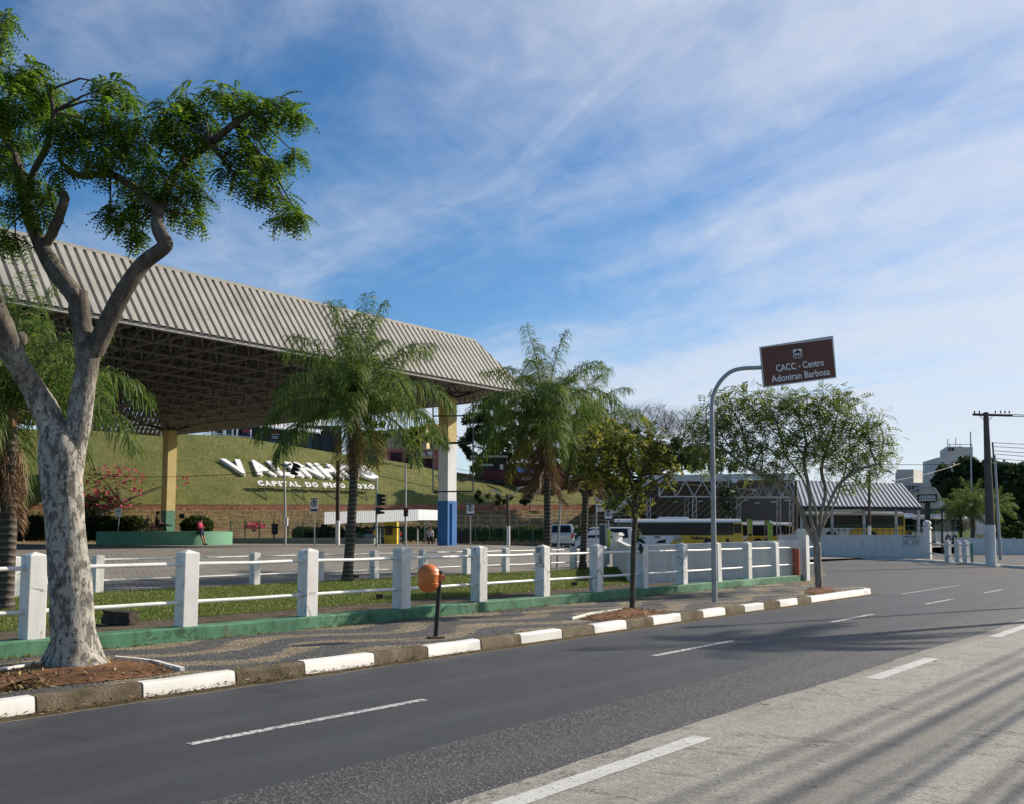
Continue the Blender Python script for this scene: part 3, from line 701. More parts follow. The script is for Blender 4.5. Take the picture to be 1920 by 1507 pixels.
# space frame: square pyramids of steel tube
b = MB(); md = 2.75; ns_, nn_ = 22, 14; sb = S1 - 2.0 - ns_ * md; nb = N0 + 1.6; zb, zt = 10.85, 13.15
bt = lambda i, j: sn(sb + i * md, nb + j * md, zb); tp = lambda i, j: sn(sb + (i + .5) * md, nb + (j + .5) * md, zt)
for i in range(ns_ + 1):
    for j in range(nn_ + 1):
        if i < ns_: b.beam(bt(i, j), bt(i + 1, j), .11)
        if j < nn_: b.beam(bt(i, j), bt(i, j + 1), .11)
        if i < ns_ and j < nn_:
            for a, c in ((0, 0), (1, 0), (0, 1), (1, 1)): b.beam(tp(i, j), bt(i + a, j + c), .085)
            if i < ns_ - 1: b.beam(tp(i, j), tp(i + 1, j), .1)
            if j < nn_ - 1: b.beam(tp(i, j), tp(i, j + 1), .1)
tag(b.build('space_frame', M['steel_truss'], can), kind='stuff')
plain('col_yellow', (.55, .43, .17), .7, var=.1, dirt=.3, scale=1.5); plain('col_white', (.74, .74, .72), .6, var=.06, dirt=.25, scale=1.5); plain('col_blue', (.035, .17, .42), .6, var=.12, dirt=.2, scale=1.5); plain('col_green', (.09, .22, .15), .7, var=.12, dirt=.2, scale=1.5)
plain('dark_steel', (.03, .032, .035), .5, var=.2)
for (s, n, bands) in ((46.9, 42.3, [(PZ - .1, 3.85, 'col_blue', 1.06), (3.85, 7.6, 'col_white', 1.0), (7.6, 10.45, 'col_yellow', 1.0)]), (46.9, 73.6, [(PZ - .1, 3.7, 'col_green', 1.0), (3.7, 10.45, 'col_yellow', 1.0)])):
    c0 = sn(s, n, 0); b = MB(); mats = []
    for q, (z0, z1, mt, k) in enumerate(bands):
        b.cur = q; b.box(c0 + Vector((0, 0, (z0 + z1) / 2)), (.82 * k, .82 * k, z1 - z0), ROADROT); mats.append(M[mt])
    co = b.build('column', mats, can)
    b = MB()
    for a in (-1, 1):
        for c in (-1, 1): b.beam(c0 + Vector((0, 0, 10.3)), c0 + U * a * 1.3 + NV * c * 1.3 + Vector((0, 0, 10.9)), .16)
    b.box(c0 + Vector((0, 0, 10.5)), (1.1, 1.1, .12), ROADROT); b.build('column_head', M['dark_steel'], co)
# empty banner frame round the near column
fr = thing('banner_frame', 'thin dark pipe frame standing around the blue and white column', 'frame', sn(45.6, 42.0, PZ))
plain('thin_steel', (.10, .11, .11), .5)
FY = proj and 61.0
vx = [812, 887]; ys_ = [742, 778, 829, 920]
for x in vx:
    b = MB(); b.tube([at(x, 742, FY), at(x, 920, FY)], .05, 6); b.build('upright', M['thin_steel'], fr)
for y in ys_[1:]:
    b = MB(); b.tube([at(812, y + 1, FY), at(887, y, FY)], .05 if y != 829 else .08, 6); b.build('crossbar', M['dark_steel'], fr)
for x, d in ((812, 12), (887, -16)):
    b = MB(); b.tube([at(x, 887, FY), at(x + d * .5, 888, FY + .6), at(x + d, 901, FY + 1.2)], .04, 6); b.build('brace', M['thin_steel'], fr)
cl = sn(46.9, 42.3) - NV * 0 ; b = MB(); b.tube([cl + U * -.1 - NV * .46 + Vector((0, 0, z)) for z in (1.1, 3.7)], .05, 6); b.build('drain_pipe', M['col_blue'], can)

# ------------------------------------------------------------------ hillside with terraces
WD = Vector((math.sin(rad(50)), math.cos(rad(50)), 0)); VD = Vector((-WD.y, WD.x, 0))
F0 = at(600, 945, 96); CRX = [(-900, 792), (-200, 800), (170, 806), (300, 811), (440, 817), (500, 827), (560, 837), (620, 847), (700, 858), (760, 867), (830, 881), (900, 891), (1000, 899), (1100, 906), (1300, 915), (2400, 935)]
def crest_y(px): return float(np.interp(px, [c[0] for c in CRX], [c[1] for c in CRX]))
NB = 10; TT = np.linspace(-36, 75, 75); hv = []; HL = 9.5
def foot(t):
    p = F0 + WD * t; px = proj(Vector((p.x, p.y, 4.5)))[0]; return at(px, 945, p.y)
for t in TT:
    f = foot(t); h = f + VD * HL; px = proj(Vector((h.x, h.y, 9)))[0]; c = at(px, crest_y(px), h.y)
    for k in range(NB + 1):
        u = k / NB; e = u + .06 * math.sin(u * math.pi); z = f.z + (c.z - f.z) * e
        hv.append(Vector((f.x + (h.x - f.x) * u, f.y + (h.y - f.y) * u, z + (RND.uniform(-.05, .05) if 0 < k < NB else 0))))
    hv.append(h + VD * 60 + Vector((0, 0, c.z - h.z + .2)))
R_ = NB + 2
hf = [(i * R_ + k, (i + 1) * R_ + k, (i + 1) * R_ + k + 1, i * R_ + k + 1) for i in range(len(TT) - 1) for k in range(R_ - 1)]
b = MB(); b.add(hv, hf); hill = tag(b.build('hill', M['hill_grass'], smooth=True), kind='structure')
HB = BVHTree.FromPolygons(hv, hf)
def hill_hit(px, py):
    d = ray(px, py).normalized(); r = HB.ray_cast(CAMP, d); return r[0], r[1]
# dry tufts over the turf
P = []
fi = NPR.random(34000); fk = NPR.random(34000)
for a, k in zip(fi, fk):
    i = int(a * (len(TT) - 1)); fr_ = a * (len(TT) - 1) - i; kk = k * NB; k0 = min(NB - 1, int(kk)); g = kk - k0
    p = (hv[i * R_ + k0] * (1 - fr_) + hv[(i + 1) * R_ + k0] * fr_) * (1 - g) + (hv[i * R_ + k0 + 1] * (1 - fr_) + hv[(i + 1) * R_ + k0 + 1] * fr_) * g
    P.append(p)
blades('hill_grass', np.array([tuple(p) for p in P]), .13, .05, M['dry_blade'], 1.2)
# terraces below: painted top wall, then steps of dry grass and brick risers
k = N('terrace_earth'); lay = k.noise(3.2, 6, .7, k.map(scale=(.25, .25, 4)))
c_ = k.ramp(lay, [(.3, (.10, .062, .034)), (.5, (.235, .155, .08)), (.68, (.33, .26, .12))]); M['terrace'] = k.fin(c_, .95, k.bump(k.noise(9, 6, .8), 1, .05))
plain('terrace_red', (.30, .125, .085), .85, var=.25, scale=.8, dirt=.5)
ter = thing('terrace', 'stepped terraces of dry grass under a faded red wall at the hill foot', 'terrace', at(600, 1010, 90))
tx = [i * 60 - 500 for i in range(30)]
ft = []
for x in tx:
    lo, hi = -70, 120
    for _ in range(40):
        mid = (lo + hi) / 2
        if proj(foot(mid))[0] < x: lo = mid
        else: hi = mid
    ft.append(foot((lo + hi) / 2))
rows = [(945, 0.0), (955, 0.0), (956, .7), (962, .75), (963, 1.5), (969, 1.55), (970, 2.3), (976, 2.35), (977, 3.1), (983, 3.15), (984, 4.0), (992, 4.05), (1020, 4.6)]
rp = []
for y, dn in rows:
    L = []
    for x, p in zip(tx, ft):
        q = p - VD * dn; L.append(at(proj(Vector((q.x, q.y, 3)))[0], y + RND.uniform(-.5, .5) * (y not in (945, 1020)), q.y))
    rp.append(L)
b = MB(); n = len(tx); b.add(rp[0] + rp[1], [(i, i + 1, n + i + 1, n + i) for i in range(n - 1)]); b.build('painted_wall', M['terrace_red'], ter)
for r in range(1, len(rows) - 1, 2):
    b = MB(); b.add(rp[r] + rp[r + 1] + rp[min(r + 2, len(rp) - 1)], [(i, i + 1, n + i + 1, n + i) for i in range(n - 1)] + [(n + i, n + i + 1, 2 * n + i + 1, 2 * n + i) for i in range(n - 1)]); b.build('terrace_step', M['terrace'], ter)
P = []
for _ in range(5000):
    r = RND.choice([2, 4, 6, 8, 10]); i = RND.randrange(n - 1); f = RND.random(); g = RND.random()
    a = rp[r][i] * (1 - f) + rp[r][i + 1] * f; c = rp[min(r - 1, len(rp) - 1)][i] * (1 - f) + rp[r - 1][i + 1] * f; P.append(tuple(a * g + c * (1 - g)))
blades('dry_grass', np.array(P), .30, .10, M['dry_blade'], 1.2)

# ------------------------------------------------------------------ white letters on the slope
plain('letter_white', (.82, .81, .78), .6, var=.04, dirt=.12)
def affine_letters(word, o, ex, ey, nrm, thick, widths, gap, bold, asthing, parent=None):
    tot = sum(widths.get(c, 1.0) for c in word) + gap * (len(word) - 1); x = 0
    for ch in word:
        w = widths.get(ch, 1.0)
        if ch != ' ':
            me = text_mesh(ch, 1.0, extrude=.06, bold=bold, mat=M['letter_white'], name='letter'); co = np.zeros(len(me.vertices) * 3, np.float32); me.vertices.foreach_get('co', co); co = co.reshape(-1, 3)
            mn, mx = co.min(0), co.max(0); sz = mx - mn
            fx = (co[:, 0] - mn[0]) / sz[0] * w / tot + x / tot; fy = (co[:, 1] - mn[1]) / sz[1]; fz = (co[:, 2] - mn[2]) / sz[2]
            V = np.array(o)[None] + fx[:, None] * np.array(ex)[None] + fy[:, None] * np.array(ey)[None] + (fz * thick)[:, None] * np.array(nrm)[None]
            base = Vector(o) + Vector(ex) * ((x + w / 2) / tot)
            if asthing: mw = Matrix.Translation(base)
            else: mw = None
            inv = (mw.inverted() if mw else MW[parent.name].inverted())
            me.vertices.foreach_set('co', np.array([tuple(inv @ Vector(v)) for v in V], np.float32).ravel()); me.update()
            ob = link('letter', me, parent, mw if asthing else None); yield ch, ob
        x += w + gap
a0, nr = hill_hit(438, 892.5); a1, _ = hill_hit(713, 902); a2, _ = hill_hit(411, 864)
a1 = a1; ex = a1 - a0; ey = a2 - a0; nr = ex.cross(ey).normalized()
LBL = {'V': 'first and leftmost big white letter, a V, on the grassy slope', 'A': 'big white letter A on the slope, between the V and the L', 'L': 'big white letter L on the slope, behind the tilted traffic light', 'I': 'narrow big white letter I on the slope, between L and N', 'N': 'big white letter N on the slope, between I and H', 'H': 'big white letter H on the slope, behind the brown pole', 'O': 'big white round letter O on the slope, behind the palm trunk', 'S': 'last and rightmost big white letter, an S, on the slope'}
for ch, ob in affine_letters('VALINHOS', a0 + nr * .05, ex, ey, nr, .30, {'V': 1.1, 'A': 1.1, 'L': .85, 'I': .38, 'N': 1.05, 'H': 1.05, 'O': 1.1, 'S': .95}, .20, .045, True):
    tag(ob, LBL[ch], 'letter', 'big white letters on the hillside')
b0, _ = hill_hit(481, 917); b1, _ = hill_hit(699, 923)
ex = b1 - b0; ey = (VD * .25 + Vector((0, 0, .50)) - WD * .12); nr = ex.cross(ey).normalized(); b0 = b0 + Vector((0, 0, .15)) + nr * .3
lt = thing('letter_sign', 'row of smaller white letters on short posts under the big letters', 'sign', b0)
list(affine_letters('CAPITAL DO FIGO ROXO', b0, ex, ey, nr, .22, {'I': .4, ' ': .55, 'L': .8, 'P': .9, 'T': .9}, .22, .05, False, lt))
for t in (.04, .35, .62, .9):
    p = b0 + ex * t; b = MB(); b.tube([p + nr * .1 + ey * .3, p - VD * 1.1 - Vector((0, 0, 1.6))], .05, 6); b.build('post', M['dark_steel'], lt)
b = MB(); b.beam(b0 - nr * .04 + ey * .1, b0 + ex - nr * .04 + ey * .1, .05); b.build('rail', M['dark_steel'], lt)
# ------------------------------------------------------------------ bark and leaves
def m_bark(name, a, b, c_, scale=3, patch=False, bump=.7):
    k = N(name); P = k.map(scale=(1, 1, .32))
    if patch:
        n1 = k.noise(scale * 2.4, 7, .68, k.map(scale=(1.2, 1.2, .55))); n2 = k.noise(scale * 5, 6, .7, k.map(scale=(1, 1, .6), loc=(3, 1, 4)))
        c = k.ramp(n1, [(.44, tuple(x * .8 for x in a)), (.475, a), (.50, b), (.60, b), (.66, c_)]); c = k.mix(k.ramp(n2, [(.555, 0.0), (.585, .9)]), c, (.085, .080, .072)); c = k.mix(k.ramp(k.noise(scale * 1.6, 6, .7, k.map(loc=(8, 2, 0), scale=(1, 1, .5))), [(.60, 0.0), (.68, .6)]), c, (.34, .29, .16))
        # bark turns dark grey-brown with height, towards the upper limbs
        z = k.n('ShaderNodeSeparateXYZ'); k.link(k.pos(), z.inputs[0])
        hi = k.ramp(k.math('ADD', k.math('MULTIPLY', k.math('SUBTRACT', z.outputs[2], 2.75), .55), k.math('MULTIPLY', k.math('SUBTRACT', k.noise(2.2, 5, .7), .5), 1.6)), [(.15, 0.0), (.75, .92)])
        d = k.ramp(k.noise(9, 7, .75, P), [(.3, (.035, .028, .022)), (.55, (.125, .105, .082)), (.75, (.27, .24, .20))]); c = k.mix(hi, c, d)
        fis = k.noise(17, 7, .78, k.map(scale=(1.3, 1.3, .14))); c = k.mix(k.ramp(fis, [(.60, 0.0), (.68, .75)]), c, (.07, .062, .05)); nr = k.bump(n2, .5, .02); nr = k.bump(fis, .9, .03, nr); nr = k.bump(k.noise(24, 6, .75, k.map(scale=(1, 1, .4))), bump, .012, nr)
    else:
        n1 = k.noise(scale * 3, 7, .72, P); c = k.ramp(n1, [(.3, a), (.5, b), (.72, c_)]); nr = k.bump(k.noise(scale * 7, 6, .75, P), bump, .02)
    M[name] = k.fin(c, .88, nr, spec=.2); return M[name]
m_bark('mottled_bark', (.21, .195, .17), (.43, .405, .35), (.62, .58, .48), 3.6, True)
m_bark('dark_bark', (.03, .024, .018), (.085, .07, .052), (.16, .135, .10), 3)
m_bark('pale_bark', (.12, .105, .085), (.28, .25, .205), (.44, .40, .33), 3)
m_bark('twig_bark', (.11, .09, .075), (.19, .16, .135), (.28, .25, .21), 2)
def m_ring(name, a, b):
    k = N(name); z = k.n('ShaderNodeSeparateXYZ'); k.link(k.pos(), z.inputs[0]); w = k.math('SINE', k.math('ADD', k.math('MULTIPLY', z.outputs[2], 46), k.math('MULTIPLY', k.noise(2.5), 5)))
    c = k.mix(k.ramp(w, [(.25, 0.0), (.75, 1.0)]), a, b); c = k.mix(k.ramp(k.noise(8, 6, .7), [(.4, 0.0), (.7, .6)]), c, tuple(x * .5 for x in a))
    M[name] = k.fin(c, .9, k.bump(w, .5, .02), spec=.2)
m_ring('palm_trunk', (.075, .062, .05), (.17, .15, .125))
M['acacia_leaf'] = m_blade('acacia_leaf', [(0, (.045, .115, .012)), (.5, (.100, .205, .02)), (.82, (.18, .29, .03)), (1, (.29, .35, .05))], .5)
M['spread_leaf'] = m_blade('spreading_tree_leaf', [(0, (.08, .13, .022)), (.5, (.165, .215, .038)), (.85, (.23, .275, .055)), (1, (.33, .33, .09))], .5)
M['yellow_leaf'] = m_blade('yellowing_leaf', [(0, (.06, .105, .014)), (.35, (.12, .165, .02)), (.65, (.26, .26, .035)), (1, (.42, .34, .055))], .42)
M['dark_leaf'] = m_blade('dark_leaf', [(0, (.022, .042, .016)), (.6, (.048, .080, .026)), (.92, (.085, .12, .038)), (1, (.17, .19, .08))], .3)
M['hedge_leaf'] = m_blade('hedge_leaf', [(0, (.025, .045, .010)), (.6, (.055, .090, .018)), (1, (.13, .155, .032))], .3)
M['pink_leaf'] = m_blade('pink_flower', [(0, (.38, .02, .09)), (.6, (.62, .05, .16)), (1, (.70, .16, .25))], .3)
M['palm_leaf'] = m_blade('palm_leaflet', [(0, (.052, .105, .02)), (.5, (.110, .185, .034)), (.85, (.185, .25, .050)), (1, (.34, .33, .08))], .48)
M['palm_old'] = m_blade('palm_old_leaflet', [(0, (.11, .13, .022)), (.6, (.22, .20, .035)), (1, (.34, .27, .06))], .32)
M['palm_dead'] = m_blade('palm_dead_leaflet', [(0, (.10, .055, .028)), (.6, (.22, .125, .062)), (1, (.36, .24, .13))], .15)
plain('rachis', (.12, .13, .045), .6, var=.3); plain('rachis_dead', (.19, .115, .06), .8, var=.3)

# ------------------------------------------------------------------ the big mottled tree in front
TY = 11.9
t1 = thing('street_tree', 'large forked tree with mottled pale bark in the red earth bed', 'tree', on_z(140, 1240, .15))
mb = MB()
def limb(pxs, r, seg=12, k=5, amp=.07, seed=0):
    pts = spline([at(x, y, d) for x, y, d in pxs], k); rr = [float(x[0]) for x in spline([(q, 0, 0) for q in r], k)]; ph = seed * 1.7
    mb.tube([Vector(p) for p in pts], rr, seg, wob=lambda t, a: 1 + amp * (math.sin(3 * a + 9 * t + ph) * .5 + math.sin(2 * a - 14 * t + ph * 2) * .5 + .5 * math.sin(5 * a + 31 * t)) + RND.uniform(-.018, .018)); return pts
limb([(142, 1262, TY), (139, 1236, TY), (138, 1205, TY), (134, 1150, TY), (130, 1070, TY), (122, 980, TY), (117, 900, TY), (116, 840, TY), (118, 800, TY)], [.40, .31, .262, .243, .232, .230, .240, .262, .22], 20, 6, .06, 1)
for i in range(9):     # root flare
    a = i / 9 * 2 * math.pi + RND.uniform(-.2, .2); c0 = t1.location; mb.tube([c0 + Vector((math.cos(a) * .17, math.sin(a) * .17, .40)), c0 + Vector((math.cos(a) * .26, math.sin(a) * .26, .13)), c0 + Vector((math.cos(a) * .40, math.sin(a) * .40, -.06))], [.07, .085, .035], 7)
limb([(112, 872, TY), (98, 800, TY), (66, 735, TY - .1), (32, 680, TY - .3), (4, 612, TY - .5), (-40, 520, TY - .7), (-90, 440, TY - .9)], [.17, .160, .142, .135, .130, .12, .10], 14, 5, .07, 2)
limb([(128, 870, TY), (146, 800, TY), (158, 720, TY), (168, 665, TY), (172, 640, TY)], [.165, .150, .132, .125, .11], 14, 5, .06, 3)
limb([(162, 690, TY), (158, 640, TY), (150, 590, TY), (147, 548, TY)], [.11, .118, .122, .118], 12, 5, .07, 4)
limb([(150, 570, TY), (128, 538, TY), (98, 500, TY + .1), (72, 450, TY + .2), (52, 395, TY + .3), (36, 325, TY + .4), (10, 250, TY + .4), (-20, 190, TY + .3)], [.105, .115, .110, .088, .080, .072, .055, .035], 12, 5, .07, 5)
limb([(84, 468, TY + .2), (96, 440, TY + .1), (112, 405, TY), (121, 372, TY - .1), (112, 362, TY - .1)], [.06, .062, .060, .058, .05], 10, 5, .09, 6)
limb([(176, 660, TY), (202, 604, TY - .1), (236, 540, TY - .2), (268, 495, TY - .2), (306, 466, TY - .3), (310, 455, TY - .3), (296, 428, TY - .3), (298, 395, TY - .1), (318, 345, TY + .25), (345, 305, TY + .4), (392, 272, TY + .2), (440, 232, TY - .1), (470, 212, TY)], [.118, .108, .100, .095, .088, .088, .076, .066, .056, .052, .046, .044, .032], 12, 5, .07, 7)
limb([(300, 400, TY - .3), (262, 360, TY - .2), (205, 326, TY), (150, 330, TY + .2), (110, 300, TY + .3)], [.05, .048, .045, .042, .02], 10, 5, .08, 8)
limb([(50, 390, TY + .3), (60, 330, TY + .2), (90, 270, TY), (100, 210, TY), (90, 170, TY)], [.05, .045, .04, .03, .02], 9, 5, .08, 9)
# knots where branches were cut
for x, y, r in ((36, 636, .10), (190, 620, .06), (140, 548, .06), (120, 366, .05)):
    p = at(x, y, TY - .12); bmx = bmesh.new(); bmesh.ops.create_icosphere(bmx, subdivisions=2, radius=r); mb.add([p + v.co * RND.uniform(.85, 1.1) for v in bmx.verts], [tuple(v.index for v in f.verts) for f in bmx.faces]); bmx.free()
SKEL = [(-40, 520), (-90, 440), (10, 250), (-20, 190), (36, 325), (52, 395), (112, 362), (90, 170), (90, 270), (100, 210), (205, 326), (150, 330), (110, 300), (262, 360), (298, 395), (318, 345), (345, 305), (392, 272), (440, 232), (470, 212)]
BL = [(18, 190, 62), (75, 160, 45), (95, 205, 52), (25, 255, 46), (118, 235, 36), (60, 130, 26), (20, 135, 22), (0, 300, 45), (30, 330, 30), (215, 160, 26), (240, 185, 20), (190, 155, 14), (195, 215, 44), (160, 245, 26), (225, 235, 34), (175, 285, 45), (240, 275, 50), (118, 275, 24), (290, 235, 36), (320, 205, 34), (350, 185, 26), (335, 245, 45), (370, 215, 30), (415, 175, 32), (445, 185, 32), (485, 195, 28), (525, 195, 28), (550, 210, 18), (565, 218, 8), (505, 228, 24), (470, 240, 20), (450, 265, 22), (455, 292, 34), (490, 300, 32), (515, 310, 20), (550, 285, 15), (430, 320, 22), (470, 345, 28), (500, 355, 20), (525, 372, 22), (545, 395, 18), (560, 405, 10), (530, 410, 10), (350, 335, 32), (372, 370, 24), (365, 410, 18), (330, 385, 20), (290, 320, 44), (250, 350, 30), (270, 390, 30), (225, 392, 26), (205, 405, 14), (245, 425, 22), (262, 445, 10), (300, 365, 30), (205, 322, 15), (112, 318, 18), (70, 345, 30), (95, 375, 18), (55, 380, 18), (20, 375, 20), (80, 405, 14), (8, 440, 20), (30, 452, 14), (-40, 400, 40), (-60, 250, 60), (-30, 120, 40), (2, 42, 16), (12, 30, 10), (2, 75, 12), (365, 290, 34), (395, 245, 20)]
# twigs from the limbs to every tuft
mbt = MB(); LP = []; LD = []; LU = []
sk = [at(x, y, TY) for x, y in SKEL]
for x, y, r in BL:
    dep = TY + RND.uniform(-.35, .45) * min(1.6, r / 28); c = at(x, y, dep); R = r * .80 / FPX * dep
    if x > -5:
        j = min(sk, key=lambda q: (q - c).length); mid = (j + c) / 2 + Vector((RND.uniform(-.08, .08), RND.uniform(-.08, .08), RND.uniform(.0, .10))); L = (j - c).length
        mbt.tube([j, mid, c], [min(.03, .009 + L * .012), .013, .006], 5)
        for _ in range(5):
            e = c + Vector(rand_dirs(1)[0]) * R * .85; mbt.tube([c, (c + e) / 2 + Vector((0, 0, .03)), e], [.007, .005, .003], 4)
    nl = int(22 + 280 * (R / .4) ** 2)
    d = rand_dirs(nl); rr = R * (NPR.random(nl) ** .45); p = np.array(c)[None] + d * rr[:, None] * np.array([1, 1.2, .68])
    dd = d * np.array([1, 1, .35]) + np.array([0, 0, -.38]) + NPR.normal(size=(nl, 3)) * .28
    LP.append(p); LD.append(dd); LU.append(d * .4 + np.array([0, 0, 1.0]))
mb.build('trunk', M['mottled_bark'], t1, smooth=True, sharp=80); tag(mbt.build('twigs', M['dark_bark'], t1, smooth=True), kind='stuff')
tv, tf = pinnate(6, .22, .066, .034, .3)
P = np.concatenate(LP); V, F = scatter(tv, tf, P, np.concatenate(LD), np.concatenate(LU), NPR.uniform(.7, 1.2, len(P)))
cr = np_mesh('crown', V - np.array(t1.location)[None], F, M['acacia_leaf']); link('crown', cr, t1)

# ------------------------------------------------------------------ queen palms: each frond is a part
def frond_mesh(elev, L, bendk, seed, leafl=.56, mats=None, nleaf=62, lw=.026, gravity=.95):
    r = np.random.default_rng(seed); n = 26; pts = []; p = np.zeros(3); a = rad(elev); seg = L / n
    for i in range(n + 1):
        pts.append(p.copy()); t = i / n; a = max(rad(-86), a - (bendk * (.25 + 1.5 * t)) / n * math.cos(a) - .0); p = p + np.array([math.cos(a), 0, math.sin(a)]) * seg
    pts = np.array(pts); b = MB(); b.tube([Vector(q) for q in pts], list(np.linspace(.028, .005, n + 1)), 5); mi = [0] * len(b.f)
    V = list(b.v); F = list(b.f); V = [tuple(v) for v in V]
    t = np.linspace(.10, 1.0, nleaf); vs = []; fs = []
    for tt in t:
        i = min(n - 1, int(tt * n)); g = tt * n - i; q = pts[i] * (1 - g) + pts[i + 1] * g; d = pts[i + 1] - pts[i]; d /= np.linalg.norm(d)
        side = np.array([0, 1, 0]); upv = np.cross(d, side) * 1.0
        ll = leafl * (.45 + .75 * math.sin(math.pi * min(1, tt * .88 + .08)))
        for sd in (-1, 1):
            for _k in range(2):
                el = r.uniform(-.75, .75); l = ll * r.uniform(.75, 1.15)
                dr = d * r.uniform(.35, .75) + side * sd * math.cos(el) + upv * math.sin(el) * .9; dr /= np.linalg.norm(dr)
                m1 = q + dr * l * .45 + np.array([0, 0, -.06 * l * gravity]); m2 = q + dr * l * .80 + np.array([0, 0, -.34 * l * gravity]); e = q + dr * l * .93 + np.array([0, 0, -.72 * l * gravity])
                wv = np.cross(dr, np.array([0, 0, 1.0])) + r.normal(size=3) * .5; wv = wv / max(1e-6, np.linalg.norm(wv)) * lw * .5
                o = len(vs); vs += [q - wv * .5, q + wv * .5, m1 + wv, m1 - wv, m2 + wv * .8, m2 - wv * .8, e + wv * .15, e - wv * .15]; fs += [(o, o + 1, o + 2, o + 3), (o + 3, o + 2, o + 4, o + 5), (o + 5, o + 4, o + 6, o + 7)]
    o = len(V); V += [tuple(v) for v in vs]; F += [tuple(i + o for i in f) for f in fs]; mi += [1] * len(fs)
    me = bpy.data.meshes.new('frond'); me.from_pydata(V, [], F); me.materials.append(mats[0]); me.materials.append(mats[1]); me.polygons.foreach_set('material_index', mi); me.update(); return me
PAL = (M['rachis'], M['palm_leaf']); OLD = (M['rachis'], M['palm_old']); DEAD = (M['rachis_dead'], M['palm_dead'])
FR = {}
for e in (82, 62, 42, 20, 0, -25):
    for sd in (1, 2): FR[(e, sd)] = frond_mesh(e, 3.25, {82: 1.5, 62: 1.7, 42: 2.0}.get(e, 1.9), e * 7 + sd + 300, mats=PAL)
FR['old'] = [frond_mesh(-38, 2.5, 1.5, 77 + i, mats=OLD) for i in range(2)]
FR['dead'] = [frond_mesh(-58, 1.9, 1.6, 97 + i, .36, DEAD, 40, .02, 1.2) for i in range(2)]
def palm(base, top, r0, r1, label, fr, group='queen palms between the fences', sc=1.0, dead=5, skirt=0, crownshaft=True):
    t = thing('palm_tree', label, 'palm', base, 0, group); b = MB(); base, top = Vector(base), Vector(top); pts = []
    for i in range(15):
        u = i / 14; p = base.lerp(top, u) + Vector((math.sin(u * 2.6) * .05, 0, 0)); pts.append(p)
    b.tube(pts, [r0 * 1.25 if i == 0 else r0 + (r1 - r0) * (i / 14) for i in range(15)], 14, wob=lambda u, a: 1 + RND.uniform(-.02, .02)); b.build('trunk', M['palm_trunk'], t, smooth=True, sharp=60)
    b = MB(); b.tube([top - Vector((0, 0, .15)), top + Vector((0, 0, .18)), top + Vector((0, 0, .55))], [r1 * .95, r1 * 1.35, r1 * .55], 10); b.build('crown_base', M['rachis_dead'], t, smooth=True)
    tl = top - base + Vector((0, 0, .25))
    for az, key in fr:
        me = FR[key] if not isinstance(key, str) else RND.choice(FR[key]); s_ = sc * RND.uniform(.9, 1.08)
        link('frond', me, t, Matrix.Translation(tl + Vector((0, 0, RND.uniform(-.12, .15)))) @ Matrix.Rotation(rad(az), 4, 'Z') @ Matrix.Scale(s_, 4))
    for i in range(dead): link('dead_frond', RND.choice(FR['dead']), t, Matrix.Translation(tl - Vector((0, 0, .25))) @ Matrix.Rotation(RND.uniform(0, 6.28), 4, 'Z') @ Matrix.Rotation(RND.uniform(.1, .4), 4, 'Y') @ Matrix.Scale(sc * RND.uniform(.7, 1), 4))
    for i in range(skirt): link('dead_frond', RND.choice(FR['dead']), t, Matrix.Translation(tl - Vector((0, 0, .2 + .25 * (i % 5)))) @ Matrix.Rotation(i * 2.4, 4, 'Z') @ Matrix.Rotation(.66 + RND.uniform(0, .12), 4, 'Y') @ Matrix.Diagonal((sc, sc * .6, sc, 1)))
    return t
def ring(spec, seed):
    r = random.Random(seed); out = []
    for e, n, off in spec:
        for i in range(n): out.append((off + i * 360 / n + r.uniform(-14, 14), (e, r.choice((1, 2))) if not isinstance(e, str) else e))
    return out
pb = on_z(651, 1091, .27); Yp = pb.y
palm(pb, at(666, 782, Yp), .165, .11, 'queen palm with long drooping fronds standing in front of the canopy eave', ring([(82, 5, 20), (62, 8, 40), (42, 7, 10), (20, 6, 30), (0, 3, 200), ('old', 2, 300)], 3), dead=4, sc=1.06)
pb = sn(s_on(1026, 21.6, .3), 21.6, .26); Yp = pb.y
palm(pb, at(1022, 800, Yp), .15, .11, 'queen palm with a spreading green crown right of the painted column', ring([(82, 3, 110), (62, 7, 10), (42, 7, 30), (20, 5, 0), (0, 3, 165), ('old', 1, 170)], 8), dead=2, skirt=9, sc=1.04)
pb = on_z(8, 1143, .27); Yp = pb.y
palm(pb, at(16, 800, Yp), .17, .13, 'queen palm with yellow green fronds behind the mottled tree', ring([(82, 4, 40), (62, 6, 0), (42, 6, 20), (20, 4, 350), (0, 2, 100)], 5), dead=4, skirt=4, sc=.90)
pb = Vector((at(1092, 1000, 41).x, 41, .3))
palm(pb, at(1098, 812, 41), .15, .12, 'palm with a long skirt of brown dead fronds behind the yellowing tree', ring([(62, 4, 20), (42, 5, 0), (20, 5, 30), (0, 3, 10)], 12), dead=4, skirt=22, sc=.95)

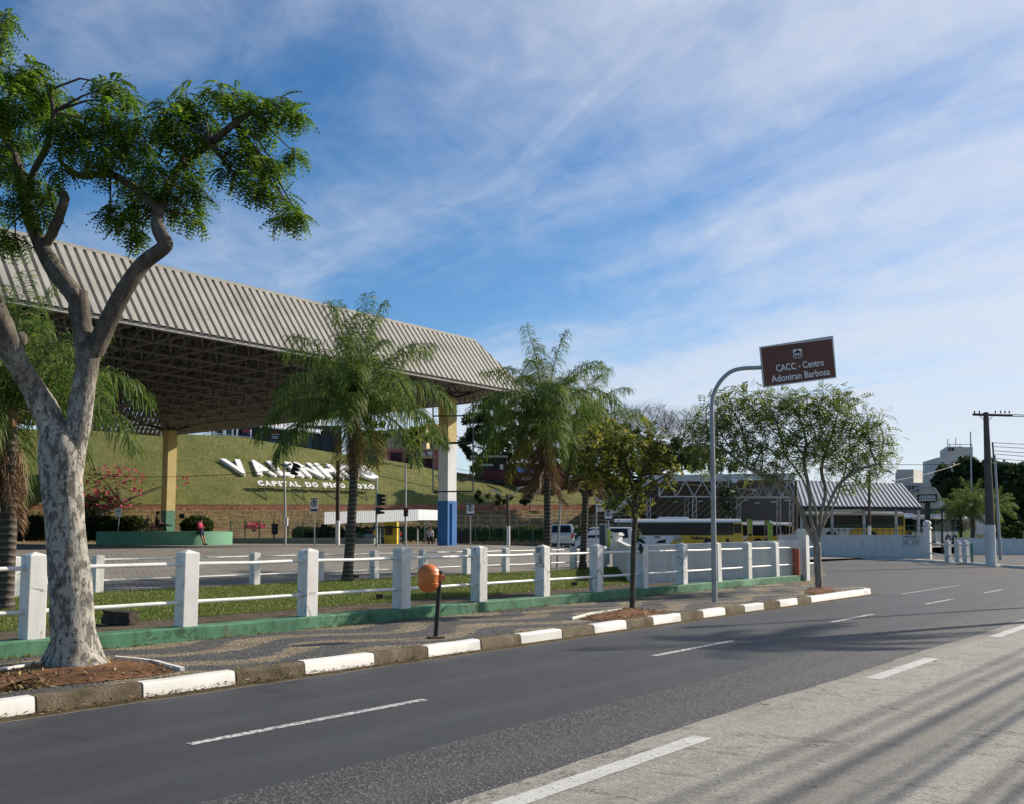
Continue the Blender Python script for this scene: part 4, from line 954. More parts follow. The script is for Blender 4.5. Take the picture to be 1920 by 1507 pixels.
# ------------------------------------------------------------------ grown trees
def blob_points(cs, n):
    """points in world ellipsoids given as (px, py, depth, radius px x, radius px y)"""
    out = []; w = [c[3] * c[4] for c in cs]
    for _ in range(n):
        x, y, Y, a, b_ = RND.choices(cs, w)[0]; d = Vector(rand_dirs(1)[0]) * RND.random() ** .40; c = at(x, y, Y)
        out.append(tuple(c + Vector((d.x * a, d.y * (a + b_) * .5, d.z * b_)) / FPX * Y))
    return out
def grown(name, label, base, stems, cs, natt, step, infl, kill, tip, bark, leaf, tmpl, per, lsz, group=None, maxr=.2, spread=.12, expo=2.35, leafprob=1.0, iters=90, droop=-.2, cat='tree', minpx=0):
    t = thing(name, label, cat, base, 0, group); seeds = []; par = []
    for st in stems:
        first = True
        for p in spline([tuple(q) for q in st[0]], 4):
            p = np.array(p)
            if first: par.append(-1 if st[1] is None else min(range(len(seeds)), key=lambda i: np.linalg.norm(seeds[i] - p))); first = False
            else: par.append(len(seeds) - 1)
            seeds.append(p)
    P, par = grow(seeds, par, blob_points(cs, natt), step, infl, kill, iters)
    b = MB(); r, ch, tips = limbs(b, P, par, tip, expo, maxr); b.build('trunk', bark, t, smooth=True, sharp=80)
    if leaf is None: return t
    thin = [i for i in range(len(P)) if r[i] < tip * 2.6]
    A = np.array([P[i] for i in thin]); k = int(per * len(A)); idx = NPR.integers(0, len(A), k)
    pp = A[idx] + NPR.normal(size=(k, 3)) * spread; dd = rand_dirs(k) * np.array([1, 1, .6]) + np.array([0, 0, droop])
    V, F = scatter(tmpl[0], tmpl[1], pp, dd, rand_dirs(k) * .6 + np.array([0, 0, 1.0]), lsz * NPR.uniform(.65, 1.25, k))
    link('crown', np_mesh('crown', V - np.array(base)[None], F, leaf), t); return t
PIN = pinnate(5, 1.0, .36, .24, .25); ROS = leaf_rosette(5, 1.0, .62, 3); ROS2 = leaf_rosette(4, 1.0, .8, 9)
# small yellowing tree by the kerb
bs = on_z(1185, 1141, .15); Y = bs.y
st = [([bs - Vector((0, 0, .1)), at(1187, 1060, Y), at(1189, 1000, Y), at(1192, 950, Y), at(1193, 925, Y)], None), ([at(1191, 955, Y), at(1165, 925, Y - .1), at(1130, 900, Y - .2), at(1105, 880, Y - .3)], 0), ([at(1192, 935, Y), at(1200, 900, Y), at(1215, 865, Y + .1), at(1228, 840, Y + .2)], 0), ([at(1192, 940, Y), at(1180, 890, Y + .2), at(1170, 850, Y + .3), at(1165, 820, Y + .3)], 0), ([at(1196, 920, Y), at(1222, 905, Y - .2), at(1250, 890, Y - .3)], 0)]
tt_ = grown('young_tree', 'small tree with yellowing leaves standing in a bed at the kerb', bs, st, [(1150, 845, Y, 70, 50), (1110, 860, Y - .3, 40, 45), (1215, 840, Y, 55, 45), (1240, 885, Y, 40, 35), (1170, 910, Y, 55, 30), (1130, 815, Y + .3, 45, 30), (1195, 810, Y, 45, 25), (1150, 940, Y - .2, 30, 18), (1200, 950, Y, 26, 14), (1100, 900, Y, 22, 26)], 700, .11, 1.4, .16, .0078, M['dark_bark'], M['yellow_leaf'], ROS, 3.4, .082, maxr=.10, spread=.085)
# wide spreading tree near the end of the kerb
bs = on_z(1537, 1104, .15); Y = bs.y
st = [([bs - Vector((0, 0, .1)), at(1535, 1085, Y), at(1533, 1050, Y), at(1532, 1015, Y)], None),
      ([at(1530, 1020, Y), at(1512, 985, Y), at(1500, 950, Y - .2), at(1475, 920, Y - .4), at(1440, 895, Y - .6), at(1390, 870, Y - .8)], 0),
      ([at(1531, 1010, Y), at(1520, 970, Y - .2), at(1518, 920, Y - .3), at(1508, 870, Y - .3), at(1512, 830, Y - .3)], 0),
      ([at(1534, 1012, Y), at(1540, 960, Y + .2), at(1548, 920, Y + .3), at(1540, 880, Y + .4), at(1550, 840, Y + .5)], 0),
      ([at(1536, 1010, Y), at(1552, 950, Y - .1), at(1575, 905, Y - .3), at(1610, 880, Y - .4), at(1650, 868, Y - .5)], 0),
      ([at(1532, 1000, Y), at(1528, 950, Y + .5), at(1500, 890, Y + 1.0), at(1470, 850, Y + 1.4)], 0),
      ([at(1538, 995, Y), at(1570, 930, Y + .7), at(1590, 860, Y + 1.2)], 0)]
grown('spreading_tree', 'wide spreading tree with many pale stems near the kerb end', bs, st, [(1330, 800, Y, 55, 45), (1390, 770, Y, 70, 50), (1460, 760, Y + .4, 80, 40), (1540, 765, Y, 80, 45), (1600, 800, Y, 70, 50), (1650, 840, Y, 40, 40), (1480, 830, Y - .5, 90, 40), (1380, 840, Y - .4, 75, 35), (1570, 850, Y + .5, 70, 40), (1640, 890, Y, 30, 25), (1320, 850, Y, 40, 30), (1440, 880, Y - .5, 50, 25)], 1900, .17, 1.6, .22, .0100, M['pale_bark'], M['spread_leaf'], PIN, 4.3, .28, maxr=.25, spread=.15, expo=2.35)
# ------------------------------------------------------------------ street furniture
def zg(x, y): s, n = x * U.x + y * U.y, x * NV.x + y * NV.y; return lot_z(s, n)
def foot_at(px, Y, z=None):                       # a spot on the lot below picture column px, Y metres away
    z = .5
    for _ in range(4): p = at(px, 1000 - (z - EYE) * FPX / Y, Y); z = zg(p.x, p.y)
    return Vector((p.x, p.y, z))
plain('bin_orange', (.62, .17, .035), .38, var=.10, scale=5, dirt=.25, coat=.15); plain('black_steel', (.018, .018, .02), .45, var=.3); plain('galv', (.36, .37, .38), .45, metal=.35, var=.15, scale=6, dirt=.25)
plain('sign_brown', (.115, .040, .024), .45, var=.06, scale=2); plain('sign_white', (.78, .78, .76), .45, var=.04); plain('sign_navy', (.03, .04, .11), .5); plain('ink_black', (.015, .015, .017), .6); plain('sign_yellow', (.55, .55, .09), .5); plain('sign_red', (.50, .05, .03), .5); plain('sign_green', (.02, .09, .04), .5)
plain('tyre', (.018, .018, .018), .8); plain('rim', (.35, .35, .36), .35, metal=.6); plain('lamp_red', (.45, .015, .012), .3); plain('lamp_clear', (.6, .6, .58), .15)
k = N('glass_dark'); M['glass_dark'] = k.fin((.012, .016, .019), .10, spec=.22)
k = N('glass_blue'); M['glass_blue'] = k.fin((.035, .06, .08), .10, spec=.3)
# orange litter bin on a black post
bp = on_z(817, 1195, .15); Yb = bp.y; bn = thing('litter_bin', 'round orange litter bin on a leaning black post by the kerb', 'bin', bp)
tp_ = at(825, 1070, Yb); ax = (tp_ - bp).normalized()
b = MB(); b.tube([bp - ax * .05, tp_], .036, 14); b.lathe(tp_, [(.040, -.03), (.040, .0), (.02, .012)], 14); b.build('post', M['black_steel'], bn, smooth=True)
bc = at(803.5, 1082, Yb); b = MB(); Rb = .172; prof = [(.02, -.226)]
for i in range(1, 9): a = i / 8 * math.pi / 2; prof.append((Rb * math.sin(a) ** .85, -.075 - .150 * math.cos(a)))
prof += [(Rb * 1.0, .03)]
b.lathe(bc, prof, 28); bd = b.build('bowl', M['bin_orange'], bn, smooth=True, sharp=50)
b = MB(); prof = [(Rb * 1.03, .030), (Rb * 1.04, .045), (Rb * 1.03, .06)]
for i in range(0, 9): a = i / 8 * math.pi / 2; prof.append((max(.01, Rb * 1.02 * math.cos(a)), .062 + .150 * math.sin(a)))
b.lathe(bc, prof, 28); b.build('lid', M['bin_orange'], bn, smooth=True, sharp=50)
b = MB(); b.lathe(bc, [(Rb * 1.015, -.095), (Rb * 1.03, -.09), (Rb * 1.015, -.082)], 28); b.build('seam', M['bin_orange'], bn, smooth=True)
b = MB(); m = at(826, 1082, Yb); b.tube([m - ax * .055, m + ax * .055], .047, 14); b.beam(m - Vector((.02, 0, 0)), m - Vector((.11, 0, 0)), .07, .09); b.beam(m + Vector((.03, 0, 0)), m + Vector((.075, 0, 0)), .03, .07); b.build('clamp', M['bin_orange'], bn)
b = MB(); b.lathe(bc + Vector((.02, -Rb * .98, .10)), [(.006, -.004), (.007, .0), (.004, .004)], 8, Matrix.Rotation(rad(90), 3, 'X')); b.box(bp + Vector((0, 0, .01)), (.22, .2, .03), .4); b.build('foot_plate', M['kerb_bare'], bn)
# brown direction sign on a bent pole
sp0 = on_z(1340, 1127, .15); Ysn = sp0.y; sg = thing('direction_sign', 'brown road sign with white lettering on a tall bent grey pole', 'sign', sp0)
b = MB(); pts = [sp0 - Vector((0, 0, .1))] + [at(x, y, Ysn) for x, y in ((1338, 1000), (1336.5, 880), (1335, 790), (1335, 757), (1340, 735), (1352, 714), (1370, 698), (1392, 691.5), (1428, 689.5))] + [at(1500, 683, Ysn + .32)]
b.tube([Vector(p) for p in spline([tuple(p) for p in pts], 4)], [.066 - .016 * min(1, i / 16) for i in range(len(pts) * 4 - 3)], 14); b.build('pole', M['galv'], sg, smooth=True)
b = MB(); b.tube([at(1336, 884, Ysn), at(1336, 877, Ysn)], .074, 14); b.build('joint', M['galv'], sg, smooth=True)
Ys2 = Ysn - .09; q00, q10, q11, q01 = at(1431.5, 727.5, Ys2), at(1568.5, 709, Ys2 + .35), at(1562, 630, Ys2 + .35), at(1424.5, 651, Ys2)
sx = (q10 - q00); sy = (q01 - q00); snr = sx.cross(sy).normalized(); th = snr * -.03
def on_sign(u, v, e=.0): return q00 + sx * u + sy * v + snr * e
b = MB(); b.prism([q00, q10, q11, q01], th); b.build('panel', M['galv'], sg)
b = MB(); b.prism([on_sign(u, v, .002) for u, v in ((0.004, .006), (.996, .006), (.996, .994), (.004, .994))], snr * .002); b.build('border', M['sign_white'], sg)
b = MB(); b.prism([on_sign(u, v, .005) for u, v in ((0.014, .026), (.986, .026), (.986, .974), (.014, .974))], snr * .002); b.build('face', M['sign_brown'], sg)
for s_, u, v, z_ in (('CACC - Centro', .515, .415, .235), ('Adoniran Barbosa', .515, .17, .235)):
    me = text_mesh(s_, z_, bold=.003, mat=M['sign_white'], name='lettering', space=1.0); co = [v_.co.x for v_ in me.vertices]; wd = max(co) - min(co)
    m = frame_mat(on_sign(u, v, .010), sx, snr); kx = (.655 if s_[0] == 'C' else .80) * sx.length / wd; link('lettering', me, sg, MW[sg.name].inverted() @ m @ Matrix.Diagonal((kx, 1.0, 1, 1)))
b = MB(); b.prism([on_sign(u, v, .009) for u, v in ((.44, .615), (.555, .615), (.555, .825), (.44, .825))], snr * .002); b.build('pictogram_field', M['sign_white'], sg)
b = MB(); b.prism([on_sign(u, v, .012) for u, v in ((.448, .63), (.547, .63), (.547, .745), (.498, .81), (.448, .745))], snr * .002); pc = b.build('pictogram', M['ink_black'], sg)
b = MB()
for i in range(4):
    u = .458 + i * .022; b.prism([on_sign(u + a, v, .0155) for a, v in ((0, .66), (.007, .66), (.016, .72), (.009, .735), (.0, .72))], snr * .001)
b.build('pictogram_figures', M['sign_white'], pc)
# parking signs with an E
def e_sign(px, Y, ytop, ybot, wpx, label, ypole=None):
    p = foot_at(px, Y); t = thing('parking_sign', label, 'sign', p, 0, 'parking signs with the letter E'); h = lambda y: at(px, y, Y)
    b = MB(); b.tube([p, h(ytop + 3)], .03, 8); b.build('pole', M['galv'], t)
    w = wpx / FPX * Y; c = (h(ytop) + h(ybot)) / 2 + Vector((0, -.05, 0)); H = (h(ytop) - h(ybot)).z
    b = MB(); b.box(c, (w, .02, H)); b.build('plate', M['sign_white'], t)
    b = MB(); b.box(c + Vector((0, -.012, H * .44)), (w * .98, .008, H * .10)); b.build('band', M['sign_navy'], t); b = MB(); b.box(c + Vector((0, -.012, -H * .40)), (w * .98, .008, H * .16)); b.build('band', M['sign_navy'], t)
    b = MB(); seg = 28; ri, ro = w * .33, w * .42; cc = c + Vector((0, -.014, H * .10))
    vs = [cc + Vector((math.cos(a) * r, 0, math.sin(a) * r)) for r in (ri, ro) for a in [2 * math.pi * k / seg for k in range(seg)]]
    b.add(vs, [(k, (k + 1) % seg, seg + (k + 1) % seg, seg + k) for k in range(seg)]); b.build('ring', M['ink_black'], t)
    put_text('lettering', 'E', w * .75, M['ink_black'], cc + Vector((0, -.002, 0)), (1, 0, 0), (0, -1, 0), t, bold=.012)
e_sign(589.5, 58, 933, 958, 14, 'grey E parking sign left of the brown and white pole')
e_sign(882, 58, 943, 966, 14, 'grey E parking sign just right of the painted column')
e_sign(1140.5, 47, 953, 975, 13.5, 'grey E parking sign beside the tall parking machine')
# poster sign with an arrow
p = foot_at(1118, 47); t = thing('poster_sign', 'tall poster sign on a pole with a red arrow pointing down', 'sign', p); Y = 47
b = MB(); b.tube([p, at(1118, 900, Y)], .035, 8); b.build('pole', M['galv'], t)
def ppanel(nm, x0, y0, x1, y1, mt, e): b = MB(); c = (at(x0, y0, Y) + at(x1, y1, Y)) / 2; d = at(x1, y0, Y) - at(x0, y1, Y); b.box(c - Vector((0, .05 + e, 0)), (d.x, .012, d.z)); return b.build(nm, M[mt], t)
ppanel('panel', 1118, 915, 1133, 958, 'sign_white', 0); ppanel('side_strip', 1129.5, 933, 1133, 958, 'sign_yellow', .01)
b = MB(); cc = at(1125.5, 924, Y) - Vector((0, .07, 0)); vs = [cc + Vector((math.cos(a) * .15, 0, math.sin(a) * .21)) for a in [2 * math.pi * k / 20 for k in range(20)]]; b.add(vs, [tuple(range(20))]); pi_ = b.build('round_print', M['sign_green'], t)
b = MB(); vs = [cc + Vector((.01 + math.cos(a) * .08, -.004, .02 + math.sin(a) * .12)) for a in [2 * math.pi * k / 14 for k in range(14)]]; b.add(vs, [tuple(range(14))]); b.build('round_print_middle', M['sign_white'], pi_)
put_text('lettering', 'PARE', .085, M['ink_black'], at(1123.5, 942.5, Y) - Vector((0, .07, 0)), (1, 0, 0), (0, -1, 0), t, bold=.004); put_text('lettering', 'AQUI', .12, M['ink_black'], at(1123.5, 948.5, Y) - Vector((0, .07, 0)), (1, 0, 0), (0, -1, 0), t, bold=.006)
b = MB(); cc = at(1123.5, 954, Y) - Vector((0, .068, 0)); b.add([cc + Vector((-.07, 0, .04)), cc + Vector((.07, 0, .04)), cc + Vector((0, 0, -.045))], [(0, 1, 2)]); b.build('arrow', M['sign_red'], t)
# parking machine
p = foot_at(1133, 45); t = thing('parking_machine', 'tall slim grey parking machine with a yellow blade sign', 'machine', p); Y = 45; plain('machine_grey', (.055, .075, .085), .4); plain('machine_light', (.42, .50, .54), .4)
def mb_(nm, x0, x1, y0, y1, dep, mt, dy=0): b = MB(); c = (at(x0, y0, Y) + at(x1, y1, Y)) / 2; d = at(x1, y0, Y) - at(x0, y1, Y); b.box(c + Vector((0, dy, 0)), (d.x, dep, d.z)); return b.build(nm, M[mt], t, bevel=.01)
mb_('cabinet', 1124.5, 1134, 983, 1056, .4, 'machine_grey'); mb_('side_panel', 1134, 1142, 983, 1056, .38, 'machine_light'); mb_('top_cap', 1124, 1144, 981, 983, .44, 'machine_light'); mb_('blade_sign', 1138.5, 1144, 992, 1024, .03, 'sign_yellow', -.24)
put_text('lettering', 'P', .15, M['sign_navy'], at(1138, 988, Y) - Vector((0, .2, 0)), (1, 0, 0), (0, -1, 0), t, bold=.006)
# poles on the plaza
def pole(nm, label, cat, px0, Y, ytop, r0, r1, mt, lean=0, group=None):
    p = foot_at(px0, Y); t = thing(nm, label, cat, p, 0, group); b = MB(); b.tube([p, at(px0 + lean, ytop, Y)], [r0, r1], 10); b.build('pole', M[mt], t, smooth=True); return t, p
plain('wood_pole', (.085, .055, .04), .9, var=.35, scale=4); plain('conc_pole', (.115, .10, .082), .9, var=.2, scale=2, dirt=.4); plain('lamp_grey', (.42, .43, .44), .45, var=.1)
def signal(t, px, y0, y1, Y, n, dx, tilt=0, lens=None):     # black signal head with hoods
    c0, c1 = at(px, y0, Y), at(px, y1, Y); h = (c0 - c1).length; c = (c0 + c1) / 2; Rm = Matrix.Rotation(tilt, 3, 'Y'); b = MB(); b.box(c, (.26, .2, h), tx=Rm); hd = b.build('signal_head', M['black_steel'], t)
    for i in range(n):
        q = c + Rm @ Vector((dx * .13, -.05, h * (.5 - (i + .5) / n))); b = MB(); b.tube([q, q + Rm @ Vector((dx * .24, -.12, -.02))], [h / n * .42, h / n * .36], 10, caps=(lens is None)); b.build('hood', M['black_steel'], hd)
    if lens is not None:
        q = c + Vector((0, -.115, h * .25)); b = MB(); b.lathe(q, [(h / n * .34, 0), (h / n * .25, .02)], 14, Matrix.Rotation(rad(90), 3, 'X')); b.build('lens', M['lamp_red'], hd)
t, p = pole('traffic_light', 'traffic light on a grey post with a black three lamp head', 'traffic light', 706, 58, 895, .075, .06, 'lamp_grey'); signal(t, 712, 925, 947, 58, 3, 1); signal(t, 709, 950, 963, 58, 2, 1); b = MB(); b.box(at(703, 998, 58) - Vector((0, .05, 0)), (.18, .03, .30)); b.build('yellow_notice', plain('notice_yellow', (.62, .36, .03), .5), t)
t, p = pole('traffic_light', 'thin traffic light post with a small red pedestrian lamp', 'traffic light', 760.5, 60, 872, .065, .055, 'lamp_grey'); signal(t, 761, 951, 967, 60, 2, 0, 0, 1)
p = foot_at(535, 66); t = thing('traffic_light', 'traffic light with a tilted head hanging from a curved white mast', 'traffic light', p); b = MB(); b.tube([Vector(q) for q in spline([tuple(v) for v in (p, at(534.5, 950, 66), at(533, 895, 66), at(533, 880, 66), at(537, 872, 66), at(546, 869, 66))], 4)], .07, 10); b.build('mast', M['lamp_grey'], t, smooth=True); signal(t, 551, 867, 889, 66, 3, 1, rad(16)); b = MB(); b.box(at(537, 977, 66) - Vector((0, .1, 0)), (.24, .18, .55)); b.build('control_box', M['sign_white'], t)
def two_tone(px, Y, ytop, ywhite, r0, r1, label, lean=0, cat='pole', nm='utility_pole', mat='wood_pole', group=None):
    p = foot_at(px, Y); t = thing(nm, label, cat, p, 0, group); a = at(px, ywhite, Y); e = at(px + lean, ytop, Y); b = MB(); b.tube([p - Vector((0, 0, .1)), a], [r0, r0 * .97], 12); b.build('painted_foot', M['wall_white'], t, smooth=True); b = MB(); b.tube([a, e], [r0 * .93, r1], 12); b.build('shaft', M[mat], t, smooth=True); return t, p
two_tone(633, 65, 862, 975, .15, .12, 'brown wooden pole with a whitewashed foot beside the palm trunk', 1)
t, p = two_tone(953, 70, 925, 985, .13, .09, 'slim leaning lamp pole with two thin arms and a whitewashed foot', -2, 'street lamp', 'street_lamp')
for x, y, l in ((926, 919, 1), (976, 913, 1)):
    b = MB(); b.tube([at(951, 934, 70), at((951 + x) / 2, (934 + y) / 2 + 1, 70), at(x, y, 70)], .035, 6); ar = b.build('lamp_arm', M['lamp_grey'], t, smooth=True); b = MB(); b.box(at(x, y, 70), (.55, .2, .1), tx=Matrix.Rotation(.2 if x < 950 else -.2, 3, 'Y')); b.build('lamp_head', M['lamp_grey'], ar)
p = on_z(1044, 1066, .26); t = thing('post', 'bare thin grey post standing in the lawn', 'post', p); b = MB(); b.tube([p, at(1051.5, 926, p.y)], .045, 8); b.build('pole', M['galv'], t)
p = foot_at(658 + 12, 66); 
# tall concrete utility pole at the right
p = on_z(1858, 1057, .14); Y = p.y; t = thing('utility_pole', 'tall concrete utility pole with white painted foot and a crossarm', 'utility pole', p)
b = MB(); a = at(1856.5, 983, Y); e = at(1848.5, 772, Y); b.tube([p - Vector((0, 0, .1)), a], [.275, .255], 14); b.build('painted_foot', M['wall_white'], t, smooth=True); b = MB(); b.tube([a, e], [.245, .135], 14); b.build('shaft', M['conc_pole'], t, smooth=True)
b = MB(); b.beam(at(1824, 776, Y), at(1898, 778, Y), .10, .12); b.build('crossarm', M['wood_pole'], t)
for x in (1827, 1836, 1866, 1876, 1884, 1892):
    b = MB(); b.lathe(at(x, 775, Y) + Vector((0, -.03, .02)), [(.02, 0), (.05, .05), (.03, .08), (.05, .12), (.02, .16)], 8); b.build('insulator', M['black_steel'], t)
for x in (1836, 1862): b = MB(); b.tube([at(x, 778, Y), at(1850, 792, Y)], .02, 5); b.build('brace', M['galv'], t)
for i, (ya, yb_) in enumerate(((776, 775), (779, 780))):
    w = thing('wire', ('upper' if i == 0 else 'lower') + ' wire running off from the tall concrete pole top', 'wire', at(1898, ya, Y)); b = MB(); q0 = at(1892, ya, Y); q1 = q0 + Vector((26, -4, .1)); b.tube([q0.lerp(q1, u) - Vector((0, 0, .5 * 4 * u * (1 - u))) for u in np.linspace(0, 1, 12)], .022, 5); b.build('cable', M['black_steel'], w)
p = on_z(1876, 1049, .14); Y2 = p.y; t = thing('street_pole', 'slim grey steel pole behind the tall concrete one', 'pole', p); b = MB(); b.tube([p, at(1865, 852, Y2)], [.10, .06], 10); b.build('shaft', M['galv'], t, smooth=True); b = MB(); b.tube([at(1861, 828, Y2), at(1863, 858, Y2)], .05, 6); b.build('insulator_rack', M['black_steel'], t)
for i, y in enumerate((829, 836, 844, 850, 858)):
    w = thing('wire', ('topmost', 'second', 'middle', 'fourth', 'lowest')[i] + ' of five wires leaving the slim steel pole', 'wire', at(1864, y, Y2)); b = MB(); q0 = at(1863, y, Y2); q1 = q0 + Vector((30, 6, .6 - .25 * i)); b.tube([q0.lerp(q1, u) - Vector((0, 0, .4 * 4 * u * (1 - u))) for u in np.linspace(0, 1, 10)], .02, 5); b.build('cable', M['black_steel'], w)
# long wires over the plaza and the terminal
def wire(a, c, sag, label, r=.02):
    w = thing('wire', label, 'wire', a); b = MB(); b.tube([a.lerp(c, u) - Vector((0, 0, sag * 4 * u * (1 - u))) for u in np.linspace(0, 1, 24)], r, 5); b.build('cable', M['ink_black'], w)
wire(at(951, 928, 70), at(1180, 945, 74), .25, 'thin wire from the double armed lamp pole to the right', .025); wire(at(633, 868, 65), at(950, 930, 70), .35, 'thin wire between the brown pole and the lamp pole'); wire(at(150, 888, 70), at(633, 866, 65), .5, 'thin wire crossing the slope left of the brown pole')
wire(at(700, 838, 100), at(1010, 905, 96), .3, 'wire hanging across the upper slope toward the dark trees')
wire(at(1500, 862, 118), at(1852, 868, 118), .3, 'long wire above the grey ribbed station roof', .03); wire(at(1640, 905, 100), at(1800, 868, 116), .3, 'slanting wire in front of the box shaped building', .02)
# weathered stone blocks in the lawn
k = N('mossy_stone'); c_ = k.ramp(k.noise(6, 7, .7), [(.3, (.022, .018, .013)), (.55, (.07, .055, .04)), (.75, (.16, .14, .11))]); M['mossy_stone'] = k.fin(c_, .95, k.bump(k.noise(18, 6, .8), 1, .04))
def rough_block(nm, label, p, d, rz, cat='stone'):
    bmx = bmesh.new(); bmesh.ops.create_cube(bmx, size=1); bmesh.ops.subdivide_edges(bmx, edges=bmx.edges, cuts=4, use_grid_fill=True); b = MB(); R = Matrix.Rotation(rz, 3, 'Z')
    b.add([R @ Vector((v.co.x * d[0] * RND.uniform(.9, 1.06), v.co.y * d[1] * RND.uniform(.9, 1.06), (v.co.z + .42) * d[2] * RND.uniform(.88, 1.08))) for v in bmx.verts], [tuple(v.index for v in f.verts) for f in bmx.faces]); bmx.free()
    o = b.build(nm, M['mossy_stone'], smooth=True, sharp=50); o.location = p; return tag(o, label, cat)
rough_block('stone_block', 'dark mossy stone block lying in the grass behind the fence', on_z(226, 1166, .24), (.55, .28, .22), -.25)
for i, (x, y, lb) in enumerate(((712, 1120, 'small stone in the grass right of the palm foot'), (668, 1082, 'pale stone lying at the foot of the palm'), (1077, 1096, 'tiny pale stone in the grass near the thin post'))): rough_block('stone', lb, on_z(x, y, .27), (.16, .12, .10), i)
# earth beds round the kerb trees
def bed(px, mat, name='tree_bed'):
    pts = [on_z(x, y, .152) for x, y in px]; c = sum(pts, Vector()) / len(pts); n = len(pts); b = MB(); mid = [c.lerp(p, .6) + Vector((0, 0, .05 + RND.uniform(-.01, .02))) for p in pts]
    b.add(pts + mid + [c + Vector((0, 0, .07))], [(i, (i + 1) % n, n + (i + 1) % n, n + i) for i in range(n)] + [(n + i, n + (i + 1) % n, 2 * n) for i in range(n)]); tag(b.build(name, mat, smooth=True), kind='structure'); return pts, c
def litter(name, pts, n, sc=1.0, mat='litter'):
    tri = []; c = sum(pts, Vector()) / len(pts)
    for _ in range(n):
        i = RND.randrange(len(pts)); a, b2 = pts[i], pts[(i + 1) % len(pts)]; u, v = RND.random() ** .5, RND.random(); p = c.lerp(a.lerp(b2, v), u); tri.append(tuple(p + Vector((0, 0, .02 + .05 * (1 - u)))))
    P = np.array(tri); tv = np.array([(0, 0, 0), (.45, .16, .05), (1, 0, .0), (.5, -.14, -.02)]); tf = np.array([(0, 1, 2, 3)]); d = rand_dirs(n) * np.array([1, 1, .25])
    V, F = scatter(tv, tf, P, d, rand_dirs(n) * .5 + np.array([0, 0, 1.]), NPR.uniform(.03, .11, n) * sc); return tag(link(name, np_mesh(name, V, F, M[mat])), kind='stuff')
p1, _ = bed([(-70, 1318), (0, 1292), (68, 1288), (268, 1268), (335, 1257), (290, 1243), (222, 1236), (150, 1236), (60, 1246), (-60, 1266)], M['red_earth']); litter('leaf_litter', p1, 900)
litter('leaf_litter', [on_z(x, y, .14) for x, y in ((-20, 1300), (90, 1290), (130, 1262), (40, 1262), (-40, 1270))], 1500, 1.1)
p2, _ = bed([(1085, 1160), (1130, 1163), (1180, 1158), (1240, 1150), (1252, 1146), (1215, 1142), (1170, 1142), (1120, 1150)], M['red_earth']); litter('leaf_litter', p2, 900, 1.0)
p3, _ = bed([(1508, 1112), (1540, 1113), (1568, 1108), (1560, 1102), (1530, 1101), (1512, 1104)], M['red_earth']); litter('leaf_litter', p3, 300, 1.0)
litter('gutter_litter', [sn(s, 9.66 + RND.uniform(-.1, .1), -.01) for s in np.linspace(2, 12, 12)] + [sn(s, 9.76, -.01) for s in np.linspace(12, 2, 12)], 900, .7)
litter('pavement_litter', [sn(s, 13.0, .13) for s in np.linspace(4, 24, 12)] + [sn(s, 10.1, .13) for s in np.linspace(24, 4, 12)], 500, .55); litter('path_litter', [sn(s, 16.2, .18) for s in np.linspace(2, 26, 12)] + [sn(s, 13.7, .18) for s in np.linspace(26, 2, 12)], 700, .7)
edg = thing('bed_edging', 'thin white painted edging of the red earth bed round the mottled tree', 'edging', on_z(290, 1243, .15))
def edging(px, parent, w=.055):
    pts = [on_z(x, y, .15) for x, y in px]
    for a, c in zip(pts[:-1], pts[1:]): b = MB(); b.beam(a + Vector((0, 0, .012)), c + Vector((0, 0, .012)), w, .05); b.build('edge_strip', M['kerb_white'], parent)
edging([(342, 1256), (318, 1250), (294, 1243), (262, 1238.5), (215, 1234)], edg); edging([(92, 1243), (50, 1249), (0, 1258), (-60, 1268)], edg)
edg = thing('bed_edging', 'pale edging of the earth bed round the small yellowing tree', 'edging', on_z(1120, 1150, .15)); edging([(1072, 1160), (1110, 1150), (1165, 1143)], edg, .04)
# things on the near side, out of the picture, that throw their shadows over the road
palm(sn(32.2, .3, .15), sn(31.9, .3, 8.8), .17, .12, 'palm on the near pavement whose shadow falls over the road', ring([(62, 4, 0), (42, 5, 20), (20, 5, 0), (0, 4, 10)], 21), group=None, dead=1, sc=.70)
p = Vector((22.7, 29.8, .15)); t = thing('street_lamp', 'tall lamp post on the near pavement casting a thin road shadow', 'street lamp', p); b = MB(); b.tube([p, p + Vector((0, 0, 10.6)), p + Vector((-.5, -.2, 11.0))], [.12, .07, .06], 10); b.build('mast', M['galv'], t, smooth=True); b = MB(); b.box(p + Vector((-.8, -.35, 11.05)), (.8, .3, .14), .4); b.build('lamp_head', M['lamp_grey'], t)
for i, s in enumerate((-16, 64)):
    p = sn(s, -2.3, .15); t = thing('utility_pole', ('first', 'second')[i] + ' concrete pole carrying thick cables along the near pavement', 'utility pole', p); b = MB(); b.tube([p, p + Vector((0, 0, 8.6))], [.2, .13], 12); b.build('shaft', M['conc_pole'], t, smooth=True)
for i, z in enumerate((5.9, 6.15, 6.8, 7.05, 7.6, 8.0, 8.4)):
    a, c = sn(-16, -2.3, z), sn(64, -2.3, z); w = thing('cable', ('lowest', 'second lowest', 'third lowest', 'middle', 'third highest', 'second highest', 'highest')[i] + ' thick cable strung along the near pavement poles', 'cable', a, 0, 'cables along the near pavement'); b = MB(); b.tube([a.lerp(c, u) - Vector((0, 0, .35 * 4 * u * (1 - u))) for u in np.linspace(0, 1, 16)], (.035, .02, .04, .028, .045, .02, .03)[i], 6); b.build('strand', M['black_steel'], w)
